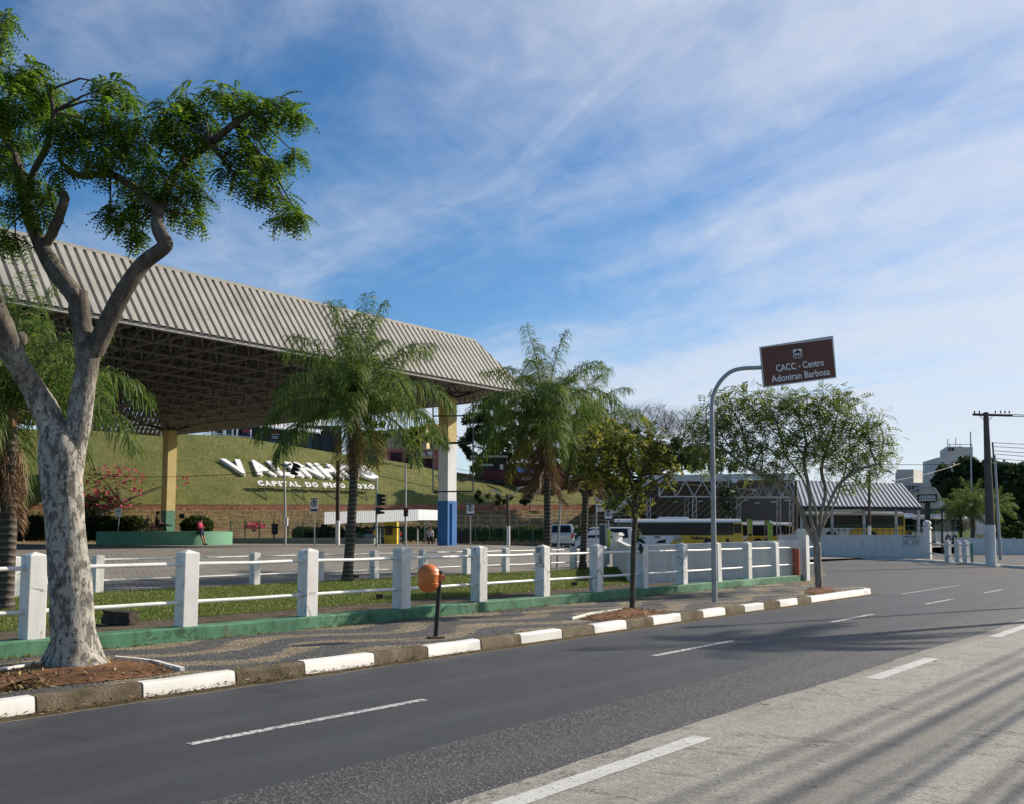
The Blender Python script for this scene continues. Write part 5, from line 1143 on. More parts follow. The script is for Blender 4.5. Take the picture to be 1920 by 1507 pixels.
# ------------------------------------------------------------------ white boundary walls
def wall_run(nm, label, pts, h, th, mat, coping=None, cat='wall'):
    t = thing(nm, label, cat, pts[0]); b = MB(); n = len(pts)
    for p, q in zip(pts[:-1], pts[1:]):
        d = (q - p); m = (p + q) / 2; L = d.length; zz = min(p.z, q.z) - .4; top0, top1 = p.z + h, q.z + h; nrm = Vector((-d.y, d.x, 0)).normalized() * th / 2
        vs = [p - nrm, q - nrm, q + nrm, p + nrm]; b.add([Vector((v.x, v.y, zz)) for v in vs] + [Vector((v.x, v.y, zt)) for v, zt in zip(vs, (top0, top1, top1, top0))], [(0, 3, 2, 1), (4, 5, 6, 7), (0, 1, 5, 4), (1, 2, 6, 5), (2, 3, 7, 6), (3, 0, 4, 7)])
    b.build('wall_body', M[mat], t)
    if coping:
        b = MB()
        for p, q in zip(pts[:-1], pts[1:]): b.beam(p + Vector((0, 0, h + .035)), q + Vector((0, 0, h + .035)), th + .07, .06)
        b.build('coping', M[mat], t)
    return t
def cap_pillar(t, p, w, h, ball=False, nm='pillar'):
    b = MB(); b.box(p + Vector((0, 0, h / 2 - .1)), (w, w, h + .2), ROADROT); pi_ = b.build(nm, M['wall_white'], t, bevel=.012); b = MB(); b.box(p + Vector((0, 0, h + .04)), (w * 1.35, w * 1.35, .08), ROADROT); b.box(p + Vector((0, 0, h + .11)), (w * 1.1, w * 1.1, .06), ROADROT); b.build('pillar_cap', M['wall_white'], pi_)
    if ball: b = MB(); b.lathe(p + Vector((0, 0, h + .34)), [(.02, -.22), (w * .5, -.16), (w * .68, 0), (w * .5, .16), (.02, .22)], 16); b.build('pillar_ball', M['wall_white'], pi_, smooth=True)
wA = on_z(1182, 1094, .15); wB = on_z(1508, 1077, .34); wC = on_z(1158, 1061, .26)
wall1 = wall_run('boundary_wall', 'long low white wall in shade just behind the end of the fence', [wC, wA, wB], 1.22, .18, 'wall_white')
cap_pillar(wall1, on_z(1158, 1061, .26), .34, 1.42); cap_pillar(wall1, wB, .30, 1.45)
b = MB(); q = on_z(1494, 1080, .3); b.tube([q, q + Vector((0, 0, .95))], .12, 12); b.build('red_pipe', plain('faded_red', (.42, .10, .05), .6, dirt=.4, scale=5), wall1)
w2a, w2b = on_z(1462, 1038.5, .12), on_z(1734, 1046, .12)
wall2 = wall_run('boundary_wall', 'white wall with a painted notice and a ball topped pillar across the side street', [w2a, w2b], 1.52, .2, 'wall_white', True)
cap_pillar(wall2, w2b + Vector((.22, 0, 0)), .42, 2.0, True)
wd_ = (w2b - w2a).normalized(); wn_ = Vector((wd_.y, -wd_.x, 0))
def on_wall(px, py, e=.11):
    d = ray(px, py); k = (w2a - CAMP).dot(wn_) / d.dot(wn_); return CAMP + d * k + wn_ * e
b = MB()
for a, c in (((1695, 1004), (1724.5, 1004)), ((1724.5, 1004), (1724.5, 1021)), ((1724.5, 1021), (1697, 1021)), ((1696, 1020), (1695.5, 1004))): b.beam(on_wall(*a), on_wall(*c), .035, .006, wn_)
b.build('notice_outline', plain('notice_grey', (.22, .24, .26), .8), wall2)
b = MB()      # rows of worn, unreadable writing
for y, segs in ((1005.5, ((1697, 1702), (1702.6, 1709), (1709.6, 1712), (1714, 1717), (1717.4, 1720))), (1008.8, ((1701, 1703), (1706, 1711), (1711.5, 1715), (1715.4, 1719))), (1012.2, ((1699.5, 1701.6), (1702, 1704), (1712, 1714.6), (1717, 1719.4), (1720, 1721.4))), (1014.8, ((1698, 1701.5), (1702, 1705), (1712, 1715), (1717, 1721.6))), (1017.6, ((1697.5, 1702), (1702.4, 1706.6), (1712, 1715), (1717, 1721.6)))):
    for a, c in segs:
        x = a
        while x < c - .3: b.beam(on_wall(x, y, .112), on_wall(min(c, x + .75), y, .112), .045 + RND.uniform(-.01, .02), .004, wn_); x += 1.0
tag(b.build('notice_writing', plain('notice_ink', (.045, .05, .055), .8), wall2), kind='stuff')
# kerb and walkway before that wall
kk = thing('kerb', 'pale low kerb along the walkway under the white wall with the notice', 'kerb', on_z(1520, 1044, .1)); pts = [on_z(x, y, .0) for x, y in ((1440, 1041), (1520, 1044.5), (1600, 1047), (1680, 1050), (1740, 1053), (1800, 1057), (1870, 1061.5), (1930, 1066))]
for p, q in zip(pts[:-1], pts[1:]):
    m = 3
    for i in range(m): a, c = p.lerp(q, i / m), p.lerp(q, (i + .97) / m); b = MB(); b.beam(a + Vector((0, 0, .05)), c + Vector((0, 0, .05)), .2, .17); b.build('kerb_stone', M['kerb_white'], kk)
b = MB(); up = [Vector((p.x, p.y, .125)) for p in pts]; bk = [Vector((p.x + 1.6, p.y + 16, .125)) for p in pts]; n = len(pts); b.add(up + bk, [(i, i + 1, n + i + 1, n + i) for i in range(n - 1)]); tag(b.build('far_pavement', plain('far_pavement_concrete', (.24, .20, .15), .9, dirt=.4)), kind='structure')
# short fence right of the pillar
ff = thing('fence', 'short white post and rail fence right of the ball topped pillar', 'fence', on_z(1778, 1052, .13)); fpts = []
for x, y in ((1778, 1052.5), (1797, 1053), (1812, 1053.5)):
    p = on_z(x, y, .13); fpts.append(p); b = MB(); b.box(p + Vector((0, 0, .60)), (.30, .26, 1.22), .6); b.add([p + Vector(v) for v in ((-.15, -.13, 1.2), (.15, -.13, 1.2), (.15, .13, 1.2), (-.15, .13, 1.2), (0, 0, 1.3))], [(0, 1, 4), (1, 2, 4), (2, 3, 4), (3, 0, 4)]); b.build('post', M['post_white'], ff)
fpts = [w2b + Vector((.3, 0, 0))] + fpts + [on_z(1823, 1054, .13)]
for p, q in zip(fpts[:-1], fpts[1:]):
    for h in (.36, 1.0): b = MB(); b.tube([Vector((p.x, p.y, .13 + h)), Vector((q.x, q.y, .13 + h))], .045, 8); b.build('rail', M['pipe_white'], ff, smooth=True)
b = MB(); p = fpts[-1]; b.tube([p, p + Vector((0, 0, 1.1))], .07, 8); b.build('end_post', M['col_green'], ff)
wall_run('boundary_wall', 'far low white wall beyond the cross street at the right', [at(1795, 1033, 86), at(1960, 1037, 84)], 1.15, .2, 'wall_white', True)

# ------------------------------------------------------------------ plaza: round planter, low wall, green fence, hedge
PC_ = at(311, 1000, 66.3); PC_.z = zg(PC_.x, PC_.y); RP = 4.3; plain('planter_green', (.12, .30, .19), .7, var=.1, scale=.8, dirt=.35)
pl = thing('planter', 'round raised planter with a pale green painted wall under the canopy', 'planter', PC_)
b = MB(); b.lathe(PC_, [(RP, -.1), (RP, .86), (RP - .25, .88), (RP - .25, .70)], 64); b.build('ring_wall', M['planter_green'], pl, smooth=True, sharp=30); b = MB(); b.lathe(PC_, [(RP - .2, .5), (RP - .3, .74), (.1, .80)], 40); b.build('soil', M['red_earth'], pl)
def bush(nm, label, cs, n, leaf, tm, sz, base, group=None, cat='bush', twig=True, rough=False):
    t = thing(nm, label, cat, base, 0, group); LPs = []; LDs = []
    w = np.array([c[3] * c[4] for c in cs], float); w /= w.sum()
    for c, k in zip(cs, w):
        kk_ = int(n * k); x, y, Y, a, b_ = c; ce = np.array(at(x, y, Y)); el = np.array([a, (a + b_) * .5, b_]) / FPX * Y
        ns2 = max(5, int(kk_ / 55)) if rough else 1; sc_ = rand_dirs(ns2) * (NPR.uniform(.45, .98, ns2) ** .6)[:, None]; ix = NPR.integers(0, ns2, kk_); d = rand_dirs(kk_); r_ = NPR.random(kk_) ** .45
        q = (sc_[ix] * el + d * r_[:, None] * el.mean() * NPR.uniform(.22, .46, ns2)[ix][:, None]) if rough else d * (NPR.random(kk_) ** .28)[:, None] * el
        LPs.append(ce + q); LDs.append(d + NPR.normal(size=(kk_, 3)) * .6)
    P = np.concatenate(LPs); keep = P[:, 2] > base[2] + .02; P = P[keep]; D = np.concatenate(LDs)[keep]
    V, F = scatter(tm[0], tm[1], P, D, rand_dirs(len(P)) * .8 + np.array([0, 0, .8]), sz * NPR.uniform(.6, 1.3, len(P))); link('foliage', np_mesh('foliage', V - np.array(base)[None], F, leaf), t)
    if twig:
        b = MB()
        for i in range(9):
            x, y, Y, a, b_ = RND.choice(cs); e = at(x + RND.uniform(-.6, .6) * a, y + RND.uniform(-.5, .3) * b_, Y); b.tube([Vector(base) + Vector((RND.uniform(-.2, .2), 0, -.02)), (Vector(base) + e) / 2 + Vector((RND.uniform(-.2, .2), 0, .1)), e], [.03, .02, .008], 5)
        b.build('stem', M['twig_bark'], t)
    return t
Yq = 66
bush('round_bush', 'clipped dome shaped bush on the round planter', [(369, 986, Yq, 31, 20)], 1500, M['hedge_leaf'], ROS, .13, at(369, 1000, Yq))
for i, (x0, x1, lb) in enumerate(((22, 88, 'dark clipped hedge at the edge of the picture left of the mottled trunk'), (150, 205, 'dark hedge just right of the mottled trunk'), (200, 262, 'dark leafy hedge behind the empty bench'))):
    c = [(x0 + (x1 - x0) * u, 990, 69, 18, 24) for u in (.1, .37, .63, .9)]; bush('hedge', lb, c, 2200, M['dark_leaf' if i < 2 else 'hedge_leaf'], ROS, .16, at((x0 + x1) / 2, 1012, 69), 'hedges under the canopy', 'hedge')
bush('flowering_shrub', 'loose shrub with bright pink flowers on the slope behind the hedge', [(185, 930, 80, 36, 24), (165, 912, 80, 26, 22), (222, 942, 80, 26, 14), (255, 925, 82, 16, 12)], 200, M['pink_leaf'], ROS2, .16, at(185, 965, 80)); bush('flowering_shrub', 'few pink flower sprays high on the slope left of the column', [(240, 895, 86, 34, 20), (200, 885, 86, 28, 16), (325, 905, 86, 16, 12), (350, 900, 86, 10, 8)], 130, M['pink_leaf'], ROS2, .16, at(230, 940, 84)); bush('flowering_shrub', 'low pink flowering shrub behind the green mesh fence', [(478, 985, 84, 22, 6)], 160, M['pink_leaf'], ROS2, .13, at(478, 996, 84))
bush('shrub', 'loose green shrub under the pink flowers beside the hedge', [(185, 945, 81, 34, 22), (160, 950, 81, 24, 24), (100, 940, 82, 40, 30), (60, 930, 82, 40, 30)], 1500, M['hedge_leaf'], ROS, .2, at(160, 975, 81))
def bench(label, px, Y, rz, zb):
    p = at(px, 1000, Y); p.z = zb; t = thing('bench', label, 'bench', p, rz, 'benches on the planter'); mt = plain('bench_wood', (.055, .035, .03), .7)
    for i in range(4): b = MB(); b.box((0, -.25 + i * .13, .43), (1.3, .10, .03)); b.build('seat_slat', mt, t, local=True)
    for i in range(4): b = MB(); b.box((0, .22 + i * .03, .56 + i * .12), (1.3, .03, .09)); b.build('back_slat', mt, t, local=True)
    for x in (-.55, .55):
        b = MB(); b.beam((x, -.25, 0), (x, -.22, .42), .05); b.beam((x, .2, 0), (x, .2, .45), .05); b.beam((x, .18, .4), (x, .34, .98), .05); b.beam((x, -.25, .40), (x, .2, .40), .05); b.build('leg', M['black_steel'], t, local=True)
ZB = PC_.z + .76
bench('empty dark slatted bench on the planter left of the seated man', 266, 65, rad(-60), ZB); bench('dark slatted bench on the planter where the man sits', 291, 65, rad(-75), ZB)
def flat_sign(nm, label, px0, px1, y0, y1, Y, mt, post=True):
    p = at((px0 + px1) / 2, 1000, Y); p.z = zg(p.x, p.y); t = thing(nm, label, 'sign', p); b = MB(); c = (at(px0, y0, Y) + at(px1, y1, Y)) / 2; d = at(px1, y0, Y) - at(px0, y1, Y); b.box(c, (d.x, .03, d.z)); b.build('plate', M[mt], t); b = MB(); b.tube([p, Vector((p.x, p.y + .05, c.z))], .03, 6); b.build('post', M['galv'], t); return t, c, d
t, c, d = flat_sign('notice_sign', 'small white notice sign above the dark hedge', 215, 228, 951, 968, 68, 'sign_white'); b = MB(); b.box(c + Vector((0, -.02, .06)), (d.x * .7, .008, .05)); b.build('print_band', M['sign_navy'], t)
flat_sign('notice_sign', 'small dark square sign beside the dome shaped bush', 336, 346, 962, 971, 67, 'ink_black')
plain('kerb_grey', (.33, .33, .31), .9, dirt=.45)
wall_run('low_wall', 'low grey concrete wall at the back of the plaza', [foot_at(428, 74), foot_at(703, 71)], .42, .3, 'kerb_grey'); 
plain('fence_green', (.035, .12, .075), .5, var=.15)
fe = thing('mesh_fence', 'green mesh fence on slim posts before the terraces', 'fence', foot_at(700, 80)); xs = list(range(432, 1200, 27)); ps = [foot_at(x, 80) for x in xs]
for p in ps: b = MB(); b.tube([p, p + Vector((0, 0, 1.75))], .045, 6); b.build('post', M['fence_green'], fe)
for i, (p, q) in enumerate(zip(ps[:-1], ps[1:])):
    b = MB()
    for h in (.1, .9, 1.7): b.beam(p + Vector((0, 0, h)), q + Vector((0, 0, h)), .03)
    for u in np.linspace(.06, .94, 9): m = p.lerp(q, u); b.beam(m + Vector((0, 0, .1)), m + Vector((0, 0, 1.7)), .018)
    b.build('mesh_panel', M['fence_green'], fe)
fe = thing('mesh_fence', 'taller thin wire fence half way up the terraces', 'fence', at(900, 985, 86)); xs = list(range(560, 1200, 24))
for x in xs: b = MB(); b.tube([at(x, 990, 86), at(x, 964, 86)], .035, 5); b.build('post', plain('wire_post', (.13, .13, .10), .6), fe)
for y in (966, 974, 983): b = MB(); b.tube([at(xs[0], y, 86), at(xs[-1], y, 86)], .018, 4); b.build('wire', M['galv'], fe)
for i, (x0, x1, lb) in enumerate(((555, 640, 'ivy hedge behind the green fence, left of the palm trunk'), (660, 760, 'ivy hedge behind the yellow kiosk'), (765, 830, 'ivy hedge left of the painted column'), (855, 950, 'ivy hedge right of the painted column'), (945, 1050, 'ivy hedge behind the slim lamp pole'), (1040, 1190, 'ivy hedge behind the silver car'))):
    c = [(x0 + (x1 - x0) * u, 1000, 84, (x1 - x0) * .16, 13) for u in (.08, .3, .5, .7, .92)]; bush('hedge', lb, c, 2600, M['dark_leaf'] if i % 2 else M['hedge_leaf'], ROS, .17, at((x0 + x1) / 2, 1016, 84), 'ivy hedges along the green fence', 'hedge', False)
for i, (x, lb) in enumerate(((515, 'black board on the green fence left of the brown pole'), (607, 'black board on the green fence beside the brown pole'))):
    p = foot_at(x, 79); t = thing('board', lb, 'board', p); b = MB(); b.box(p + Vector((0, 0, 1.1)), (.5, .06, .85)); b.build('panel', M['ink_black'], t); b = MB(); b.beam(p, p + Vector((0, 0, .7)), .06); b.build('stand', M['fence_green'], t)
p = foot_at(862, 76); t = thing('board', 'wide black board right of the painted column', 'board', p); b = MB(); b.box(p + Vector((.2, 0, .75)), (1.3, .06, 1.0)); b.build('panel', M['ink_black'], t); b = MB(); b.beam(p + Vector((0, .05, 0)), p + Vector((0, .05, .4)), .06); b.build('stand', M['fence_green'], t)
# bus shelter with a long ribbed white fascia
plain('fascia_white', (.72, .74, .76), .5, var=.05)
sh = thing('bus_shelter', 'bus shelter with a long ribbed white fascia behind the column', 'shelter', foot_at(715, 77)); Y = 77
def fascia_run(a, c, y0, y1, nrib):
    for i in range(nrib):
        u0, u1 = i / nrib, (i + 1) / nrib; p0, p1 = a.lerp(c, u0), a.lerp(c, u1); b = MB(); dz = Vector((0, 0, (y1 - y0) / FPX * Y)); m0 = p0.lerp(p1, .2); d = (c - a).normalized(); nn2 = Vector((d.y, -d.x, 0)) * .05
        b.add([p0, m0 + nn2, p1 + nn2, p1, p0 - dz, m0 + nn2 - dz, p1 + nn2 - dz, p1 - dz], [(0, 1, 5, 4), (1, 2, 6, 5), (2, 3, 7, 6)]); b.build('fascia_panel', M['fascia_white'], sh)
fascia_run(at(607, 959, 74), at(783, 954, 81), 955, 977, 44); fascia_run(at(783, 954, 81), at(828, 954, 83.5) + Vector((.0, 3.2, 0)), 954, 975, 16)
b = MB(); b.quad(at(607, 960, 74), at(783, 955, 81), at(828, 955, 86), at(660, 960, 86)); b.build('roof', M['fascia_white'], sh)
for x, y_ in ((657, 75.5), (745, 79), (800, 81)):
    p = foot_at(x, y_); b = MB(); T = at(x, 975, y_)
    for dx in (-.16, .16): b.beam(p + Vector((dx, 0, 0)), Vector((T.x + dx, T.y, T.z)), .07)
    for i in range(6): z0 = p.z + (T.z - p.z) * i / 6; z1 = p.z + (T.z - p.z) * (i + 1) / 6; b.beam((T.x - .16 * (-1) ** i, T.y, z0), (T.x + .16 * (-1) ** i, T.y, z1), .04)
    b.build('lattice_post', M['galv'], sh)
plain('kiosk_yellow', (.62, .44, .03), .5, dirt=.2)
p = foot_at(732, 76); t = thing('kiosk', 'small yellow kiosk with a dark flat canopy at the bus shelter', 'kiosk', p); b = MB(); b.box(p + Vector((0, .5, .85)), (1.0, 1.0, 1.7)); b.build('booth', M['kiosk_yellow'], t, bevel=.02); b = MB(); b.box(p + Vector((-.12, -.02, 1.05)), (.55, .03, .7)); b.build('window', M['glass_dark'], t); b = MB(); b.beam(at(700, 987, 75.5), at(790, 988, 75.5), .9, .1); b.build('roof', M['ink_black'], t)
for x in (713, 783): b = MB(); q = foot_at(x, 75.5); b.beam(q, at(x, 988, 75.5), .14, .08); b.build('lattice_post', M['sign_white'], t)

# ------------------------------------------------------------------ vehicles
plain('bus_white', (.76, .76, .75), .35, var=.04, dirt=.15, coat=.2); plain('bus_yellow', (.66, .42, .015), .35, var=.06, dirt=.2, coat=.2); plain('bus_grey', (.33, .35, .36), .5); plain('bus_blue', (.03, .12, .40), .4, coat=.2); plain('bus_lime', (.42, .55, .06), .4, coat=.2); plain('seat_blue', (.06, .10, .22), .8)
def bus(label, loc, rz, L, two=True, route=None, front_white=.42, end='bus_yellow', group='buses at the station', top='bus_white'):
    t = thing('bus', label, 'bus', loc, rz, group); w = 2.5; h = 3.1; x0, x1 = -L / 2, L / 2; yb = -w / 2
    def side_poly(a, c, z0, z1, skew=0): return [(a, 0, z0), (c, 0, z0), (c + skew, 0, z1), (a + skew * (a > x0 + .1), 0, z1)]
    xs = x0 + L * front_white
    b = MB(); b.cur = 0                     # lower skirt, white to the front and coloured behind a slanting edge
    b.prism([(x0 + .12, yb, .32), (xs, yb, .32), (xs + 1.2, yb, 1.36), (x0 + .02, yb, 1.36), (x0, yb, .9)], (0, w, 0)); b.cur = 1; b.prism([(xs, yb, .32), (x1 - .1, yb, .32), (x1, yb, .7), (x1, yb, 1.36), (xs + 1.2, yb, 1.36)], (0, w, 0)); b.build('body', [M['bus_white'], M[end]], t, local=True)
    b = MB(); b.cur = 0; b.prism([(x0 + .02, yb + .04, 1.36), (x1 - .9, yb + .04, 1.36), (x1 - .9, yb + .04, 2.62), (x0 + .30, yb + .04, 2.62)], (0, w - .08, 0)); b.cur = 1; b.prism([(x1 - .9, yb + .02, 1.36), (x1, yb + .02, 1.36), (x1 - .03, yb + .02, 2.5), (x1 - .10, yb + .02, 2.62), (x1 - .9, yb + .02, 2.62)], (0, w - .04, 0)); b.build('window_band', [M['glass_dark'], M[end]], t, local=True)
    b = MB(); pr = [(yb, 2.62), (yb + .03, 2.78), (yb + .22, 2.93), (0, 2.98), (-yb - .22, 2.93), (-yb - .03, 2.78), (-yb, 2.62)]; lo = [(x0 + .28, y, z) for y, z in pr]; hi = [(x1 - .12, y, z) for y, z in pr]; n = len(pr); b.add(lo + hi, [(i, i + 1, n + i + 1, n + i) for i in range(n - 1)] + [tuple(range(n))[::-1], tuple(range(n, 2 * n)), (0, n, 2 * n - 1, n - 1)]); b.build('roof', M[top], t, local=True)
    k = int((L - 2.2) / 1.45); ww = (L - 2.0) / k
    for i in range(k):
        b = MB(); a = x0 + .75 + i * ww; b.box((a + ww / 2, yb + .03, 2.0), (ww - .07, .03, 1.16)); wi = b.build('window', M['glass_dark'], t, local=True)
        b = MB(); b.box((a + ww / 2, yb + .01, 2.28), (ww - .07, .02, .035)); b.build('window_bar', M['black_steel'], wi, local=True)
    b = MB(); b.box((x1 - .50, yb + .012, 2.02), (.74, .02, .92)); b.build('rear_side_window', M['glass_dark'], t, local=True, bevel=.008)
    b = MB(); b.box((x0 + .02, 0, 1.95), (.06, w - .25, 1.25)); b.build('windscreen', M['glass_dark'], t, local=True)
    for xw in (x0 + 2.6, x1 - 3.3):
        for sd in (-1, 1):
            b = MB(); b.lathe((xw, sd * (w / 2 - .12), .48), [(.3, -.14), (.48, -.13), (.50, 0), (.48, .13), (.3, .14)], 18, Matrix.Rotation(rad(90), 3, 'X')); wh = b.build('wheel', M['tyre'], t, local=True); b = MB(); b.lathe((xw, sd * (w / 2 + .02), .48), [(.27, -.02), (.27, .01), (.1, .03)], 14, Matrix.Rotation(rad(90), 3, 'X')); b.build('rim', M['rim'], wh, local=True)
        b = MB(); b.add([(xw + math.cos(a) * .62, yb - .008, .45 + math.sin(a) * .62) for a in np.linspace(0, math.pi, 13)], [tuple(range(13))]); b.build('wheel_arch', M['ink_black'], t, local=True)
    b = MB(); b.box((-.3, 0, 3.05), (3.2, 1.5, .24), taper=.88); b.build('roof_unit', M[top], t, local=True, bevel=.05); b = MB(); b.box((L * .28, 0, 3.0), (.9, .7, .10)); b.box((-L * .33, 0, 3.0), (.7, .6, .1)); b.build('roof_hatch', M['bus_grey'], t, local=True)
    for i in range(3): b = MB(); b.box((x1 - 1.0 - i * 2.7, yb - .008, .86), (.03, .01, 1.0)); b.build('panel_seam', M['bus_grey'], t, local=True)
    for sd in (-1, 1): b = MB(); b.box((x1 + .0, sd * .95, 1.0), (.05, .16, .4)); b.build('tail_lamp', M['lamp_red'], t, local=True)
    if route:
        m = lambda x, z, e=.012: frame_mat((x, yb - e, z), (1, 0, 0), (0, -1, 0))
        link('lettering', text_mesh('Valinhos', .48, bold=.02, mat=M['ink_black']), t, m(x0 + L * .665, 1.10)); link('lettering', text_mesh('760', .62, bold=.02, mat=M['bus_grey']), t, m(x0 + L * .50, 1.02)); link('lettering', text_mesh('FREE', .28, bold=.01, mat=M['ink_black']), t, m(x0 + L * .345, 1.18)); link('lettering', text_mesh('1303', .22, bold=.008, mat=M['ink_black']), t, m(x0 + L * .235, 1.12))
        b = MB(); b.add([(x0 + L * .33, yb - .012, .62), (x0 + L * .41, yb - .012, .60), (x0 + L * .41, yb - .012, .98), (x0 + L * .36, yb - .012, .86)], [(0, 1, 2, 3)]); b.build('print_figure', M['ink_black'], t, local=True); b = MB(); b.box((x1 - 1.5, yb - .008, .75), (.3, .012, .6)); b.box((x1 - 1.1, yb - .008, .62), (.5, .012, .28)); b.build('print_emblem', M['ink_black'], t, local=True)
    return t
Yb1 = 98; c = at(1267, 1000, Yb1); bus('white and yellow bus with black Valinhos lettering behind the shaded white wall', Vector((c.x, Yb1, zg(c.x, Yb1) + .12)), rad(-2), 12.7, route=True)
c = at(1596, 1000, 99); bus('yellow and white bus behind the notice wall, partly behind the many stemmed tree', Vector((c.x, 99, 1.0)), rad(-3), 9.8, route=False, front_white=.38)
c = at(1690, 1000, 106); bus('all yellow bus half hidden behind another bus under the ribbed roof', Vector((c.x, 106, .80)), rad(-6), 8.0, route=False, front_white=.05)
c = at(1765, 1000, 104); bus('white and blue bus facing the street beside the fan shaped palm', Vector((c.x, 104, .66)), rad(38), 7.2, route=False, front_white=.5, end='bus_lime')
c = at(1428, 1000, 121); bus('yellow bus parked deep inside the dark station hall', Vector((c.x, 121, .2)), rad(4), 7.0, route=False, front_white=.05)
def car(nm, label, cat, loc, rz, paint, L=4.2, W_=1.78, H=1.6, kind='suv', group=None):
    t = thing(nm, label, cat, loc, rz, group)     # front towards +y, rear towards -y
    if kind == 'suv': body = [(-L / 2, .42, .95), (-L / 2 + .1, .34, 1.02), (-L / 2 + 1.0, .30, 1.0), (.9, .30, .98), (1.2, .30, .94), (L / 2 - .25, .34, .82), (L / 2, .42, .62)]; cab = [(-L / 2 + .05, .98, 1.05), (-L / 2 + .28, 1.0, H - .03), (-L / 2 + .9, 1.0, H), (.35, 1.0, H - .02), (1.2, .94, .96)]
    elif kind == 'van': body = [(-L / 2, .40, 1.1), (-L / 2 + .08, .32, 1.15), (0, .30, 1.15), (L / 2 - 1.1, .30, 1.1), (L / 2 - .3, .34, .95), (L / 2, .42, .68)]; cab = [(-L / 2, 1.1, 1.2), (-L / 2 + .12, 1.1, H), (L / 2 - 1.9, 1.1, H), (L / 2 - 1.5, 1.1, H - .08), (L / 2 - .65, 1.0, 1.02)]
    else: body = [(-L / 2, .42, .85), (-L / 2 + .12, .32, .92), (-1.1, .28, .93), (.8, .28, .92), (L / 2 - .3, .32, .78), (L / 2, .42, .58)]; cab = [(-1.75, .90, .93), (-1.1, .92, H - .05), (-.5, .92, H), (.15, .92, H - .03), (1.0, .90, .92)]
    def hull(name, sec, wlo, whi, mat, inset=.0, close=True):
        b = MB(); rows = []
        for y, z0, z1 in sec:
            e = max(0, abs(y) - (L / 2 - .5)) * .22; a, c2 = wlo / 2 - e, whi / 2 - e; zm = z0 + (z1 - z0) * .55; rows.append([(-a * .95, y, z0), (-a, y, zm), (-c2, y, z1 - .03), (-c2 * .92, y, z1), (c2 * .92, y, z1), (c2, y, z1 - .03), (a, y, zm), (a * .95, y, z0)])
        v = [p for r_ in rows for p in r_]; m = 8; f = [(i * m + k_, (i + 1) * m + k_, (i + 1) * m + (k_ + 1) % m, i * m + (k_ + 1) % m) for i in range(len(rows) - 1) for k_ in range(m)] + [tuple(range(m)), tuple((len(rows) - 1) * m + k_ for k_ in range(m))[::-1]]
        b.add(v, f); return b.build(name, mat, t, local=True, smooth=True, sharp=32)
    hull('body', body, W_, W_ * .96, paint); hull('cabin', cab, W_ * .94, W_ * .80, paint)
    # glass follows the cabin
    zlo, zhi = cab[0][1] + .08, H - .12
    b = MB(); r0, r1 = cab[0], cab[1]; b.add([(-W_ * .37, r0[0] - .02, r0[2] + .06), (W_ * .37, r0[0] - .02, r0[2] + .06), (W_ * .33, r1[0] - .045, H - .12), (-W_ * .33, r1[0] - .045, H - .12)], [(0, 1, 2, 3)]); b.build('rear_window', M['glass_dark'], t, local=True)
    b = MB(); r0, r1 = cab[-1], cab[-2]; b.add([(-W_ * .40, r0[0] + .03, r0[2] + .04), (W_ * .40, r0[0] + .03, r0[2] + .04), (W_ * .35, r1[0] + .05, H - .12), (-W_ * .35, r1[0] + .05, H - .12)], [(0, 1, 2, 3)]); b.build('windscreen', M['glass_dark'], t, local=True)
    for sd in (-1, 1):
        ys = (cab[0][0] + .35, (cab[1][0] + cab[-2][0]) / 2 + .05, cab[-1][0] - .28)
        for a, c2 in zip(ys[:-1], ys[1:]):
            b = MB(); x0_, x1_ = sd * (W_ * .475 + .005), sd * (W_ * .415 + .012); b.add([(x0_, a + .03, zlo + .02), (x0_, c2 - .03, zlo + .02), (x1_, min(c2 - .03, cab[-2][0] + .05), zhi), (x1_, a + .10, zhi)], [(0, 1, 2, 3)]); b.build('side_window', M['glass_dark'], t, local=True)
        b = MB(); b.box((sd * W_ * .42, -L / 2 + .0, .88), (.17, .10, .34)); b.build('tail_lamp', M['lamp_red'], t, local=True, bevel=.02); b = MB(); b.box((sd * W_ * .36, L / 2 - .07, .68), (.3, .12, .14)); b.build('headlight', M['lamp_clear'], t, local=True, bevel=.02); b = MB(); b.box((sd * (W_ * .5 + .07), .75, 1.0), (.16, .10, .12)); b.build('mirror', paint, t, local=True, bevel=.02)
        for yw in (-L / 2 + .8, L / 2 - .85):
            b = MB(); b.lathe((sd * (W_ / 2 - .10), yw, .32), [(.2, -.1), (.31, -.095), (.325, 0), (.31, .095), (.2, .1)], 18, Matrix.Rotation(rad(90), 3, 'Y')); wh = b.build('wheel', M['tyre'], t, local=True); b = MB(); b.lathe((sd * (W_ / 2 + .0), yw, .32), [(.19, -.01), (.19, .01), (.05, .012)], 12, Matrix.Rotation(rad(90), 3, 'Y')); b.build('rim', M['rim'], wh, local=True)
    b = MB(); b.box((0, -L / 2 - .01, .78), (.42, .03, .14)); b.build('number_plate', M['fascia_white'], t, local=True); b = MB(); b.box((0, -L / 2 - .03, .46), (W_ * .9, .14, .2)); b.build('bumper', paint, t, local=True, bevel=.03); b = MB(); b.box((0, -L / 2 + .1, .30), (W_ * .8, .2, .12)); b.build('underbody', M['ink_black'], t, local=True)
    return t
plain('paint_silver', (.52, .53, .54), .3, metal=.5, var=.03, coat=.3); plain('paint_white', (.76, .76, .76), .3, var=.03, coat=.3); plain('paint_dark', (.025, .03, .045), .25, var=.1, coat=.4); plain('paint_greyc', (.14, .16, .18), .3, metal=.4, coat=.3)
p = foot_at(1053, 71); car('parked_car', 'silver car seen from behind, beyond the second fence', 'car', p, rad(-3), M['paint_silver'], 4.3, 1.84, 1.70, 'suv')
